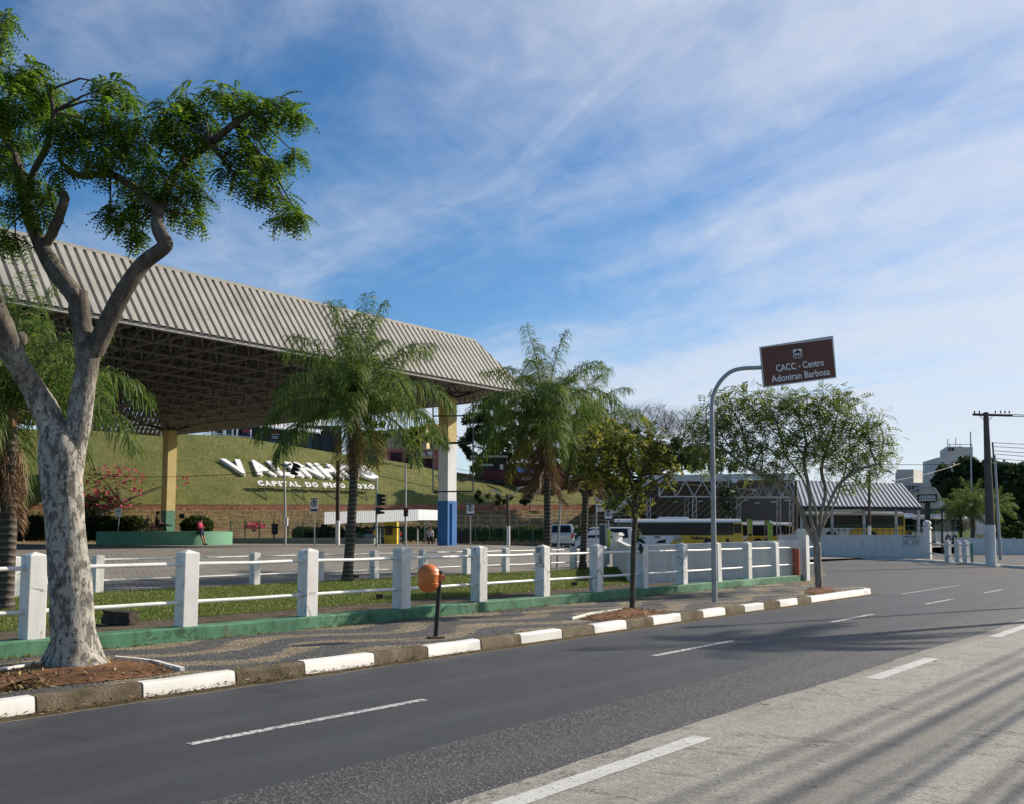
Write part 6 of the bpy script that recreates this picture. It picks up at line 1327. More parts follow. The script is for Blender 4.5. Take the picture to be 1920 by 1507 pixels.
p = foot_at(1128, 80); car('parked_van', 'white van seen side on beside the parking machine', 'van', p, rad(86), M['paint_white'], 5.0, 1.9, 2.05, 'van')
p = foot_at(1090, 84); car('parked_car', 'small white car half hidden between the silver car and the van', 'car', p, rad(80), M['paint_white'], 3.9, 1.7, 1.45, 'sedan')
p = foot_at(694, 80); car('parked_car', 'dark car with red tail lamps by the yellow kiosk', 'car', p + Vector((.2, .6, -.02)), rad(60), M['paint_greyc'], 4.3, 1.75, 1.42, 'sedan')
h0, _ = hill_hit(706, 862); 
car('parked_car', 'dark blue car parked on the street at the top of the slope', 'car', h0 + VD * 2.6 + Vector((0, 0, -.1)), rad(120), M['paint_dark'], 4.2, 1.75, 1.45, 'sedan')
p = at(1800, 1016, 112); car('parked_car', 'light car under the fan shaped palm at the station', 'car', Vector((p.x, 112, .4)), rad(70), M['paint_silver'], 4.1, 1.75, 1.45, 'sedan')

# ------------------------------------------------------------------ bus station
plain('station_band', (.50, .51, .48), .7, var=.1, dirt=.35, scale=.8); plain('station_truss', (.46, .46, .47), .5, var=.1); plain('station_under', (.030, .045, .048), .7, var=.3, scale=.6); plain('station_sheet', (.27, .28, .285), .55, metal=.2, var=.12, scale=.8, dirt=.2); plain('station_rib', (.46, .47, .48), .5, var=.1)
stn = thing('bus_station', 'bus station hall with a pale roof band, white trusses and a dark inside', 'building', foot_at(1350, 104)); Y = 104
def pq(*a): return [at(x, y, d) for x, y, d in a]
b = MB(); b.prism(pq((1212, 890, Y), (1490, 886, Y), (1490, 899, Y), (1212, 900, Y)), (0, .5, 0)); b.build('roof_band', M['station_band'], stn)
b = MB(); b.prism(pq((1212, 890, Y + .5), (1490, 886, Y + .5), (1490, 890, Y + .5), (1212, 894, Y + .5)), (0, 26, 0)); b.build('roof', M['station_band'], stn)
b = MB(); b.prism(pq((1213, 900, Y - .2), (1222, 900, Y - .2), (1152, 962, Y - .2), (1141, 962, Y - .2)), U * 26); b.build('side_slope', M['station_band'], stn)
b = MB(); q = pq((1222, 901, Y + .2), (1152, 962, Y + .2)); n = 14
for i in range(n):
    a, c = q[0].lerp(q[1], 0), q[1]; y0, y1 = i * 1.8, i * 1.8 + 1.5; e_ = Vector((.2, 0, -.15)); b.quad(a + U * y0 + e_, c + U * y0 + e_, c + U * y1 + e_, a + U * y1 + e_)
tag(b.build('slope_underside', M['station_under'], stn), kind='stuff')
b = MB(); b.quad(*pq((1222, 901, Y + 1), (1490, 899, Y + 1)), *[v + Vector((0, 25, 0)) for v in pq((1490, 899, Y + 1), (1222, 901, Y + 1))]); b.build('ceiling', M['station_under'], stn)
b = MB(); b.prism(pq((1222, 903, Y + 22), (1520, 903, Y + 22), (1520, 990, Y + 22), (1222, 990, Y + 22)), (0, .3, 0)); b.build('dark_backing', plain('station_back', (.10, .10, .10), .8), stn)  # dark sheet added to stand in for the shade inside the hall
def truss(x0, x1, yt, yb_, Yt, nb, r=.09):
    b = MB(); A = lambda u, y: at(x0 + (x1 - x0) * u, y, Yt); b.beam(A(0, yt), A(1, yt), r * 1.4); b.beam(A(0, yb_), A(1, yb_), r * 1.4); b.beam(A(0, yt), A(0, yb_), r * 1.6); b.beam(A(1, yt), A(1, yb_), r * 1.6)
    for i in range(nb): u0, u1, um = i / nb, (i + 1) / nb, (i + .5) / nb; b.beam(A(u0, yb_), A(um, yt), r); b.beam(A(um, yt), A(u1, yb_), r)
    b.build('truss', M['station_truss'], stn)
truss(1236, 1366, 900, 930, Y - .4, 4); truss(1366, 1490, 901, 932, Y + 3, 5); truss(1215, 1490, 902, 931, Y + 10, 11, .07); truss(1222, 1490, 903, 930, Y + 18, 12, .06)
for x, yy in ((1216, Y), (1302, Y - .2), (1287, Y + 6), (1366, Y), (1385, Y + 4), (1484, Y), (1460, Y + 6)):
    b = MB(); p = foot_at(x, yy); T = at(x, 931, yy)
    for dx in (-.2, .2): b.beam(p + Vector((dx, 0, 0)), Vector((T.x + dx, T.y, T.z)), .08)
    for i in range(9): z0 = p.z + (T.z - p.z) * i / 9; z1 = p.z + (T.z - p.z) * (i + 1) / 9; s_ = (-1) ** i; b.beam((T.x - .2 * s_, T.y, z0), (T.x + .2 * s_, T.y, z1), .05)
    b.build('lattice_column', M['station_truss'], stn)
for x, y in ((1267, 940), (1313, 939), (1398, 937), (1420, 942), (1450, 940), (1475, 937)): b = MB(); p = at(x, y, Y + 4); b.box(p, (.5, .3, .08)); b.build('ceiling_lamp', M['fascia_white'], stn)
b = MB(); b.beam(at(1216, 958, Y + 16), at(1330, 956, Y + 16), .1, 1.0); b.build('white_beam', M['fascia_white'], stn); b = MB(); b.prism(pq((1372, 897, Y - .6), (1385, 897, Y - .6), (1383, 904, Y - .6), (1374, 904, Y - .6)), (0, .8, 0)); b.build('rain_hopper', M['fascia_white'], stn)
grown('climber', 'dark climbing plant hanging round a station column', foot_at(1368, 102), [([foot_at(1368, 102), at(1367, 985, 102), at(1366, 950, 102), at(1364, 915, 102)], None)], [(1362, 925, 102, 18, 28), (1366, 960, 102, 12, 26)], 120, .4, 4, .7, .02, M['dark_bark'], M['dark_leaf'], ROS, 9, .26, maxr=.1, spread=.3, cat='climber')
# ribbed grey roof at the right, each sheet a part
st2 = thing('ribbed_roof_shelter', 'long sloping grey ribbed roof of the bus station right of the tree', 'shelter', foot_at(1610, 92))
tl, tr, br, bl = at(1486, 899, 99), at(1690, 906, 101), at(1727, 950, 91), at(1500, 948, 90); NS = 27
for i in range(NS):
    u0, u1 = i / NS, (i + 1) / NS; um = u0 + (u1 - u0) * .76; nrm = (tr - tl).cross(bl - tl).normalized() * -.05
    if nrm.z < 0: nrm = -nrm
    A = [tl.lerp(tr, u) for u in (u0, um, um + .003, u1 - .003, u1)]; B2 = [bl.lerp(br, u) for u in (u0, um, um + .003, u1 - .003, u1)]; e = [0, 0, 1, 1, 0]; b = MB()
    b.add([p + nrm * k_ for p, k_ in zip(A, e)] + [p + nrm * k_ for p, k_ in zip(B2, e)], [(j, j + 1, 6 + j, 5 + j) for j in range(4)]); b.build('roof_sheet', M['station_sheet'], st2)
    b = MB(); b.beam(A[2].lerp(A[3], .5) + nrm * 1.2, B2[2].lerp(B2[3], .5) + nrm * 1.2, .16, .03, nrm); b.build('roof_rib', M['station_rib'], st2)
for x in (1503, 1560, 1620, 1680, 1722): b = MB(); p = foot_at(x, 92); b.beam(p, at(x, 950, 92), .22); b.build('column', M['station_truss'], st2)
b = MB(); b.prism(pq((1500, 951, 108), (1760, 952, 108), (1760, 1006, 108), (1500, 1006, 108)), (0, .3, 0)); b.build('dark_backing', M['station_back'], st2); b = MB(); b.beam(at(1500, 950, 90.5), at(1727, 952, 91.2), .15, .3); b.build('eave_beam', M['station_under'], st2)
for x0, x1 in ((1664, 1684), (1686, 1697)): b = MB(); b.prism(pq((x0, 952.5, 107.5), (x1, 952.5, 107.5), (x1, 958, 107.5), (x0, 958, 107.5)), (0, .1, 0)); b.build('window', M['glass_blue'], st2)
# green info posts, white signs, flat lettering panel
for i, (x, y0, y1, lb) in enumerate(((1444, 979, 1014, 'bright green information post beside the bus station hall'), (1406, 972, 1000, 'green information post behind the yellow bus tail'), (1438, 974, 985, 'small green hanging board in the station hall'))):
    p = foot_at(x, 96 + i * 3); t = thing('information_post', lb, 'sign', p); Yp = 96 + i * 3; b = MB(); c = (at(x - 4, y0, Yp) + at(x + 4, y1, Yp)) / 2; d = at(x + 4, y0, Yp) - at(x - 4, y1, Yp); b.box(c, (d.x, .1, d.z)); b.build('panel', M['bus_lime'] if i == 0 else plain('info_green', (.20, .32, .08), .5), t); b = MB()
    for s_ in (-1, 1): b.beam(Vector((c.x + s_ * d.x * .52, Yp, p.z)), Vector((c.x + s_ * d.x * .52, Yp, c.z + d.z * .5)), .06)
    b.build('side_post', M['galv'], t)
p = at(1738, 935, 98); t = thing('sign_panel', 'dark panel with pale scribbled lettering in a curved steel frame', 'sign', Vector((p.x, 98, zg(p.x, 98)))); b = MB(); b.prism(pq((1720, 926, 98), (1758, 925, 98), (1757, 941, 98), (1722, 942, 98)), (0, .12, 0)); b.build('panel', M['ink_black'], t)
for s0 in (930.5, 936):
    pts = [at(1724 + 31 * u, s0 + 2.0 * math.sin(u * 34) + math.sin(u * 71), 97.93) for u in np.linspace(0, 1, 60)]; b = MB(); b.tube(pts, .045, 4); b.build('script_line', M['sign_white'], t)
b = MB(); b.tube([Vector(q) for q in spline([tuple(at(x, y, 97.8)) for x, y in ((1702, 923), (1722, 914), (1748, 913), (1756, 920), (1764, 934))], 5)], .07, 6); b.build('frame_arc', M['galv'], t, smooth=True)
b = MB(); b.beam(Vector((p.x, 98.2, zg(p.x, 98))), at(1739, 941, 98.2), .4); b.build('support', M['station_under'], t)
# street lamp pole before the ribbed roof, dark lamp at the pillar
t, p = two_tone(1630, 84, 880, 985, .14, .10, 'wooden pole with whitewashed foot standing before the ribbed roof', 0); t, p = two_tone(1492, 86, 900, 1000, .16, .12, 'grey pole with whitewashed foot between the hall and the ribbed roof', 0)
p = at(1767, 1016, 80); p.z = .2; t = thing('street_lamp', 'short dark lamp post behind the short white fence', 'street lamp', p); b = MB(); b.tube([p, at(1766, 956, 80)], .07, 8); b.build('post', M['black_steel'], t); b = MB(); b.box(at(1766, 955, 80), (.5, .3, .14)); b.build('lamp_head', M['black_steel'], t)
fe = thing('railing', 'green railing behind the notice wall in front of the buses', 'railing', at(1700, 1005, 88)); 
for x in range(1560, 1800, 12): b = MB(); p = at(x, 1000, 88); p.z = .2; b.tube([p, at(x, 983, 88)], .035, 5); b.build('post', M['fence_green'], fe)
for y in (984, 993): b = MB(); b.tube([at(1560, y, 88), at(1800, y, 88)], .03, 5); b.build('rail', M['fence_green'], fe)
# ------------------------------------------------------------------ street at the top of the slope
plain('shop_frame', (.30, .34, .38), .5); plain('poster_navy', (.025, .03, .065), .5); plain('poster_red', (.55, .08, .04), .5); plain('poster_grey', (.55, .56, .58), .6); plain('roof_white', (.80, .79, .76), .7, dirt=.15); plain('ochre_wall', (.48, .35, .12), .85, dirt=.35); plain('cream_wall', (.52, .42, .25), .85, dirt=.35); plain('pink_wall', (.50, .17, .16), .85, dirt=.3); plain('tile_roof', (.36, .13, .06), .85, var=.3, scale=2); plain('pale_wall', (.55, .53, .49), .85, dirt=.3); plain('dark_wall', (.05, .04, .04), .8); plain('maroon_wall', (.13, .03, .03), .8); plain('awning_blue', (.025, .13, .42), .6); plain('purple_ink', (.30, .03, .26), .6); plain('door_dark', (.06, .02, .03), .7)
sho = thing('shop_building', 'shop row with glass fronts, posters and a white roof at the slope top', 'building', at(520, 845, 118))
def fpan(nm, x0, x1, y0, y1, Y, mt, parent, dep=.1, slope=(0, 0), dy=0):   # panel whose top and bottom may run aslant in the picture
    b = MB(); b.prism(pq((x0, y0, Y), (x1, y0 + slope[0], Y), (x1, y1 + slope[1], Y), (x0, y1, Y)), (0, dep, 0)); 
    if dy: b.v = [(v[0], v[1] + dy, v[2]) for v in b.v]
    return b.build(nm, M[mt], parent)
SY = 116
fpan('wall', 396, 640, 797, 862, SY + .6, 'dark_wall', sho, .3)
for i, (x0, x1, y0, y1, mt) in enumerate(((400, 408, 808, 822, 'pale_wall'), (421, 434, 804, 825, 'glass_blue'), (441, 452, 804, 830, 'glass_dark'), (490, 504, 802, 838, 'glass_blue'), (504, 526, 802, 842, 'glass_blue'), (527, 540, 803, 842, 'glass_blue'), (545, 554, 805, 845, 'glass_blue'), (555, 574, 806, 848, 'glass_dark'), (575, 586, 808, 850, 'glass_blue'), (587, 600, 809, 852, 'glass_dark'), (601, 622, 811, 856, 'glass_dark'))): fpan('shop_window', x0, x1 - .8, y0, y1, SY + .45, mt, sho, .1)
for x, y0, y1 in ((419, 802, 826), (436, 802, 830), (491, 801, 832), (541.5, 806, 838)): fpan('pillar', x - 1.6, x + 1.6, y0, y1 + 6, SY + .1, 'fascia_white', sho, .2)
for x in (446, 538): fpan('drain_pipe', x - .6, x + .6, 800, 846, SY - .05, 'galv', sho, .1)
pp = fpan('poster', 454, 474, 801, 826, SY + .3, 'poster_navy', sho, .06); put_text('lettering', 'PRIME', .42, M['poster_red'], at(464, 807, SY + .25), (1, 0, 0), (0, -1, 0), sho, bold=.02); fpan('poster_print', 457, 472, 817, 824, SY + .26, 'poster_red', sho, .02)
pp = fpan('poster', 494, 503, 811, 824, SY + .3, 'poster_navy', sho, .06); b = MB(); cc = at(498.5, 815, SY + .27); b.add([cc + Vector((math.cos(a) * .22, 0, math.sin(a) * .22)) for a in np.linspace(0, 2 * math.pi, 16)[:-1]], [tuple(range(15))]); b.build('poster_print', M['poster_red'], sho)
fpan('poster', 506, 525, 803, 823, SY + .3, 'poster_navy', sho, .06)
for y, x0, x1, mt in ((808, 508, 524, 'poster_red'), (810.6, 511, 520, 'poster_red'), (813, 508, 524, 'poster_grey'), (817, 510, 521, 'poster_grey'), (819.5, 509, 523, 'poster_grey')): fpan('poster_print', x0, x1, y, y + 1.4, SY + .26, mt, sho, .02)
fpan('poster', 556, 573, 808, 824, SY + .3, 'poster_navy', sho, .06); b = MB(); cc = at(564.5, 814, SY + .24); b.tube([cc + Vector((math.cos(a) * .42, 0, math.sin(a) * .22)) for a in np.linspace(.3, 5.9, 16)], .05, 4); b.build('poster_print', M['poster_grey'], sho); fpan('poster_print', 559, 571, 820.5, 821.5, SY + .26, 'poster_grey', sho, .02)
b = MB(); b.prism(pq((486, 800, SY - 1), (600, 812, SY - 1), (600, 809.5, SY - 1), (486, 797.5, SY - 1)), (0, .4, 0)); b.build('eave', M['roof_white'], sho); b = MB(); b.quad(*pq((486, 797.5, SY - 1), (600, 809.5, SY - 1), (640, 770, SY + 10), (520, 765, SY + 10))); b.build('roof', M['roof_white'], sho)
b = MB()
for y in (808, 811, 814, 817, 820): b.beam(at(380, y, SY - 2), at(476, y + 12, SY - 2), .08)
b.build('railing', M['fascia_white'], sho)
for x in (400, 422, 444, 470): b = MB(); b.beam(at(x, 804, SY - 2), at(x, 836, SY - 2), .1); b.build('railing_post', M['fascia_white'], sho)
# ochre and cream houses, pink wall, shop with purple letters
def house(nm, label, x0, x1, yt, yb_, Y, dep, mt, roof=None):
    t = thing(nm, label, 'building', at((x0 + x1) / 2, yb_, Y)); b = MB(); b.prism(pq((x0, yt, Y), (x1, yt, Y), (x1, yb_, Y), (x0, yb_, Y)), (0, dep, 0)); b.build('wall', M[mt], t)
    if roof: b = MB(); a, c = at(x0 - 2, yt, Y - .4), at(x1 + 2, yt, Y - .4); m0, m1 = at(x0 + 4, yt - roof, Y + dep * .5), at(x1 - 4, yt - roof, Y + dep * .5); e0, e1 = a + Vector((0, dep + .8, 0)), c + Vector((0, dep + .8, 0)); b.add([a, c, m1, m0, e0, e1], [(0, 1, 2, 3), (5, 4, 3, 2), (0, 3, 4), (1, 5, 2)]); b.build('roof', M['tile_roof'], t)
    return t
def win(t, x0, x1, y0, y1, Y, mt='glass_dark', frame=True, nm='window'):
    b = MB(); b.prism(pq((x0, y0, Y - .03), (x1, y0, Y - .03), (x1, y1, Y - .03), (x0, y1, Y - .03)), (0, .02, 0)); o = b.build(nm, M[mt], t)
    if frame:
        b = MB(); c = [at(x, y, Y - .06) for x, y in ((x0, y0), (x1, y0), (x1, y1), (x0, y1))]
        for i in range(4): b.beam(c[i], c[(i + 1) % 4], .10, .05)
        b.beam((c[0] + c[1]) / 2, (c[2] + c[3]) / 2, .06, .04); b.build('frame', M['pale_wall'], o)
t = house('house', 'ochre house with a roller front left of the cream one', 676, 726, 806, 860, 124, 8, 'ochre_wall'); win(t, 683, 694, 808, 822, 124, 'ochre_wall', True, 'shutter'); win(t, 706, 722, 812, 832, 124)
t = house('house', 'cream house with one dark window above the pink wall', 726, 800, 803, 850, 122, 9, 'cream_wall'); win(t, 755, 768, 816, 834, 122); win(t, 774, 794, 815, 834, 122, 'ochre_wall')
t = house('house', 'pale house with a red tiled roof beside the painted column', 792, 850, 806, 850, 128, 8, 'cream_wall', 12); win(t, 798, 812, 822, 838, 128, 'glass_blue')
t = thing('street_wall', 'pink street wall with dark doorways at the top of the slope', 'wall', at(720, 860, 118)); fpan('wall_body', 664, 800, 839, 880, 118, 'pink_wall', t, .3, (6, 0)); fpan('coping', 664, 800, 838, 839.5, 117.9, 'cream_wall', t, .5, (6, 6)); fpan('doorway', 732, 754, 848, 868, 117.95, 'door_dark', t, .03); fpan('doorway', 760, 770, 850, 872, 117.95, 'door_dark', t, .03); fpan('gable', 716, 756, 840, 846, 117.8, 'pink_wall', t, .3)
t = house('shop', 'small shop with purple lettering on a white board by the column', 780, 850, 843, 895, 117, 5, 'pink_wall'); fpan('sign_board', 781, 812, 845, 853, 116.8, 'sign_white', t, .1); put_text('lettering', 'DATEL', .50, M['purple_ink'], at(792, 849, 116.75), (1, 0, 0), (0, -1, 0), t, bold=.02); fpan('awning', 779, 816, 854.5, 858, 115.8, 'cream_wall', t, 1.2); fpan('shop_opening', 783, 812, 859, 878, 116.95, 'door_dark', t, .03); fpan('upper_band', 778, 850, 840, 843, 116.6, 'cream_wall', t, .5)
t = house('shop', 'dark fronted shop with pale lettering under the trees', 890, 950, 854, 905, 118, 6, 'dark_wall'); fpan('eave', 882, 952, 853, 856, 117, 'pale_wall', t, 1.5); fpan('sign_board', 894, 930, 864, 879, 117.9, 'ink_black', t, .06); fpan('lower_wall', 906, 952, 880, 898, 117.9, 'maroon_wall', t, .05); fpan('poster', 937.5, 943.5, 869, 879, 117.9, 'sign_white', t, .04)
b = MB(); Yl = 117.85; b.tube([at(897 + 27 * u, 870.5 + 1.2 * math.sin(u * 60), Yl) for u in np.linspace(0, 1, 50)], .08, 4); tag(b.build('scribbled_lettering', M['sign_white'], t), kind='stuff')
t = house('shop', 'low maroon building with a bright blue awning under the trees', 950, 1060, 868, 915, 120, 6, 'maroon_wall'); b = MB(); b.prism(pq((968, 875, 118), (996, 875, 118), (1003, 886, 117), (972, 884, 117)), (0, .2, 0)); b.build('awning', M['awning_blue'], t); fpan('upper_wall', 966, 1000, 866, 874, 119.8, 'cream_wall', t, .1); fpan('plinth', 978, 1004, 893, 899, 119.7, 'pale_wall', t, .1); win(t, 1030, 1045, 885, 900, 120)
# ------------------------------------------------------------------ buildings at the right
def block(nm, label, parts, Y, mt):
    t = thing(nm, label, 'building', at(parts[0][0], 1000, Y))
    for x0, x1, y0, y1, dep, rz in parts:
        b = MB(); b.prism(pq((x0, y0, Y), (x1, y0, Y), (x1, y1, Y), (x0, y1, Y)), (rz, dep, 0)); b.build('storey', M[mt], t)
    return t
t = block('tower_block', 'pale stepped tower block with roof antennas behind the dark trees', [(1749, 1850, 878, 1000, 14, 0), (1759, 1832, 856.5, 878, 12, 2), (1775, 1806, 836, 856.5, 10, 3), (1806, 1824, 837, 857, 10, 1)], 190, 'pale_wall')
for x0, x1, y0, y1 in ((1778, 1782, 838.5, 844), (1784, 1789, 838.5, 844), (1761, 1765, 869, 872.5), (1768, 1772, 869, 872.5), (1752, 1757, 882, 888)): win(t, x0, x1, y0, y1, 189.6, 'glass_dark', False)
b = MB()
for a, c in (((1777, 835), (1777, 822)), ((1792, 834), (1792, 820)), ((1776, 832), (1822, 832)), ((1780, 836), (1780, 831)), ((1800, 836), (1800, 831)), ((1822, 836), (1822, 831))): b.beam(at(*a, 192), at(*c, 192), .12)
b.build('roof_railing', M['galv'], t)
t = thing('antenna_mast', 'tall thin mast rising before the tower block', 'mast', at(1820, 985, 110)); b = MB(); b.tube([at(1823, 985, 110), at(1819.5, 808, 110)], [.12, .06], 6); b.build('shaft', M['galv'], t)
t = block('box_building', 'concrete building with a bare box shaped upper storey by the ribbed roof', [(1675, 1760, 904, 1000, 10, 0), (1681, 1713, 879, 904, 8, 3.2)], 125, 'pale_wall'); 
b = MB(); b.prism(pq((1713, 879, 125), (1730, 881, 129), (1730, 904, 129), (1713, 904, 125)), (0, 6, 0)); b.build('storey', M['pale_wall'], t)
for x0, x1 in ((1694, 1701), (1702, 1708), (1709, 1716), (1717, 1723)): win(t, x0, x1, 909, 921, 124.7, 'glass_blue')
# ------------------------------------------------------------------ trees far off
def far_tree(label, cs, Y, base, n, leaf, sz, trunk=.2, nm='tree', group='trees round the station', tm=ROS):
    t = bush(nm, label, cs, n, leaf, tm, sz, base, group, 'shrub' if nm == 'shrub' else 'tree', False, True); b = MB(); top = sum((at(c[0], c[1], c[2]) for c in cs), Vector()) / len(cs); base = Vector(base)
    b.tube([base - Vector((0, 0, .3)), base.lerp(top, .5) + Vector((.1, 0, 0)), top], [trunk * 1.2, trunk * .8, trunk * .4], 8)
    for c in cs: b.tube([base.lerp(top, .45), (base.lerp(top, .6) + at(c[0], c[1], c[2])) / 2, at(c[0], c[1], c[2])], [trunk * .6, trunk * .4, .04], 6)
    b.build('trunk', M['dark_bark'], t, smooth=True); return t
far_tree('broad dark tree right of the tower block', [(1800, 890, 118, 40, 26), (1780, 915, 117, 30, 24), (1830, 880, 118, 34, 24), (1815, 925, 117, 40, 28), (1850, 905, 118, 30, 30), (1768, 900, 118, 16, 16)], 118, at(1815, 1005, 118), 6500, M['dark_leaf'], .34, .3)
far_tree('dark tree at the right edge behind the concrete pole', [(1885, 895, 112, 34, 26), (1905, 930, 112, 36, 34), (1875, 935, 112, 30, 34), (1900, 968, 112, 30, 20), (1935, 900, 112, 30, 40)], 112, at(1890, 1012, 112), 6500, M['dark_leaf'], .34, .3)
far_tree('low green bushes at the right edge above the far wall', [(1895, 998, 95, 22, 12), (1920, 995, 95, 20, 14), (1880, 1002, 95, 14, 8)], 95, at(1895, 1010, 95), 1500, M['hedge_leaf'], .2, .05, 'shrub')
def fan_palm(px, Y, yc, sc, label, n=2):
    p = at(px, 1000, Y); p.z = .3; c = at(px, yc, Y); palm(p, c, .2, .16, label, ring([(82, 3, 0), (62, 7, 20), (42, 8, 0), (20, 6, 10)], int(px)), 'feathery palms at the station', sc, dead=3)
fan_palm(1823, 100, 962, 1.05, 'feathery low palm left of the concrete pole'); fan_palm(1800, 104, 968, .9, 'second feathery palm, half behind the first one'); fan_palm(1868, 104, 960, .8, 'feathery palm partly behind the slim steel pole')
far_tree('dark tree rising behind the right palm crown', [(900, 800, 124, 30, 30), (925, 775, 124, 30, 26), (885, 835, 124, 24, 24), (950, 810, 125, 30, 30), (975, 770, 125, 26, 24), (915, 760, 125, 20, 14), (960, 840, 124, 40, 26), (900, 865, 124, 26, 18)], 124, at(915, 898, 124), 5200, M['dark_leaf'], .30, .3, 'tree', 'dark trees on the slope')
far_tree('dark shady tree behind the brown palm skirt', [(1000, 830, 112, 36, 40), (1050, 800, 112, 40, 36), (1035, 860, 112, 40, 30), (1080, 850, 113, 34, 36), (1100, 790, 113, 36, 36), (1120, 770, 114, 20, 14), (1060, 890, 112, 50, 20), (1105, 880, 112, 40, 26), (1020, 885, 112, 24, 14)], 112, at(1045, 915, 112), 6500, M['dark_leaf'], .30, .3, 'tree', 'dark trees on the slope')
far_tree('dark tree behind the yellowing tree and the sign pole', [(1140, 830, 114, 36, 40), (1190, 850, 114, 40, 36), (1240, 870, 115, 44, 26), (1290, 865, 116, 40, 22), (1340, 870, 116, 40, 18), (1160, 815, 114, 40, 26), (1260, 845, 115, 40, 26), (1310, 850, 116, 34, 22), (1150, 890, 113, 40, 22), (1200, 895, 113, 40, 20), (1130, 910, 113, 40, 22)], 114, at(1200, 930, 114), 7500, M['dark_leaf'], .30, .3, 'tree', 'dark trees on the slope')
far_tree('small dark shrub low on the shaded slope', [(995, 925, 104, 12, 12), (990, 938, 104, 14, 8)], 104, at(993, 948, 104), 600, M['dark_leaf'], .22, .06, 'shrub', None)
far_tree('dark shrub on the slope beside the lamp arms', [(940, 935, 104, 20, 8), (905, 930, 104, 14, 10)], 104, at(925, 946, 104), 500, M['hedge_leaf'], .2, .06, 'shrub', None)
for i, (x, y0, y1, Y, lb) in enumerate(((711, 858, 815, 113, 'small street tree before the ochre house'), (771, 872, 825, 112, 'small street tree before the pink wall'), (785, 875, 818, 113, 'thin street tree left of the purple lettering'))):
    far_tree(lb, [(x, y1 - 10, Y, 17, 16), (x + 10, y1, Y, 12, 12), (x - 9, y1 + 2, Y, 10, 10)], Y, at(x, y0, Y), 420, M['spread_leaf'], .24, .13, 'street_tree', 'small trees on the hilltop street')
# bare winter trees: limbs and a haze of fine twigs
SLV = (np.array([(0, -.018, 0), (0, .018, 0), (1, .006, .05), (1, -.006, .05)]), np.array([(0, 1, 2, 3)]))
for i, (cs, base, lb) in enumerate((([(1225, 790, 116, 50, 38), (1190, 790, 116, 30, 26)], (1215, 900), 'bare branched tree left behind the yellowing tree'), ([(1275, 800, 118, 50, 36), (1310, 820, 118, 40, 30)], (1280, 905), 'bare branched tree left of the bent sign pole'), ([(1140, 790, 118, 50, 34), (1175, 775, 118, 30, 22)], (1140, 900), 'bare branched tree behind the dead palm fronds'))):
    bs = at(*base, cs[0][2]); tip = at(cs[0][0], cs[0][1] + 20, cs[0][2]); grown('bare_tree', lb, bs, [([bs, bs.lerp(tip, .4), bs.lerp(tip, .75)], None)], cs, 1000, .30, 4.5, .40, .016, M['twig_bark'], M['twig_bark'], SLV, 9, .55, 'bare trees behind the station', spread=.22, droop=.25, maxr=.22, expo=2.4, iters=70)
# distant tree line and hills
k = N('far_wood'); M['far_wood'] = k.fin(k.ramp(k.noise(.12, 5, .7), [(.3, (.02, .035, .018)), (.7, (.05, .07, .035))]), .95, k.bump(k.noise(.4, 5, .8), 1, 1.0))
b = MB(); xs = np.linspace(-500, 900, 90); A = [Vector((x, 420, -1)) for x in xs]; Bt = [Vector((x, 440, 9 + 5 * math.sin(x * .013) + 3 * math.sin(x * .05 + 1) + RND.uniform(0, 2.0))) for x in xs]; n = len(xs); C3 = [p + Vector((0, 120, 2)) for p in Bt]; b.add(A + Bt + C3, [(i, i + 1, n + i + 1, n + i) for i in range(n - 1)] + [(n + i, n + i + 1, 2 * n + i + 1, 2 * n + i) for i in range(n - 1)]); tag(b.build('distant_hills', M['far_wood'], smooth=True), kind='structure')

# ------------------------------------------------------------------ people
plain('skin', (.30, .155, .095), .6, var=.05); plain('hair_dark', (.015, .012, .010), .7); plain('cloth_red', (.50, .030, .075), .8, var=.1); plain('cloth_navy', (.03, .04, .075), .85); plain('cloth_black', (.015, .015, .017), .85); plain('cloth_pale', (.50, .46, .44), .85); plain('cloth_pink', (.55, .16, .22), .85); plain('shoe_dark', (.025, .02, .02), .7)
def skin_mesh(name, joints, edges, mat, sub=1, root=0):
    me = bpy.data.meshes.new(name); me.from_pydata([tuple(j[0]) for j in joints], edges, []); o = bpy.data.objects.new(name, me); COL.objects.link(o)
    o.modifiers.new('skin', 'SKIN'); sv = me.skin_vertices[0].data
    for i, j in enumerate(joints): r = j[1]; sv[i].radius = (r, r) if not isinstance(r, tuple) else r; sv[i].use_root = (i == root)
    if sub: m = o.modifiers.new('sub', 'SUBSURF'); m.levels = sub; m.render_levels = sub
    dg = bpy.context.evaluated_depsgraph_get(); dg.update(); out = bpy.data.meshes.new_from_object(o.evaluated_get(dg)); bpy.data.objects.remove(o); bpy.data.meshes.remove(me)
    out.name = name; out.materials.clear(); out.materials.append(mat); out.polygons.foreach_set('use_smooth', [True] * len(out.polygons)); return out
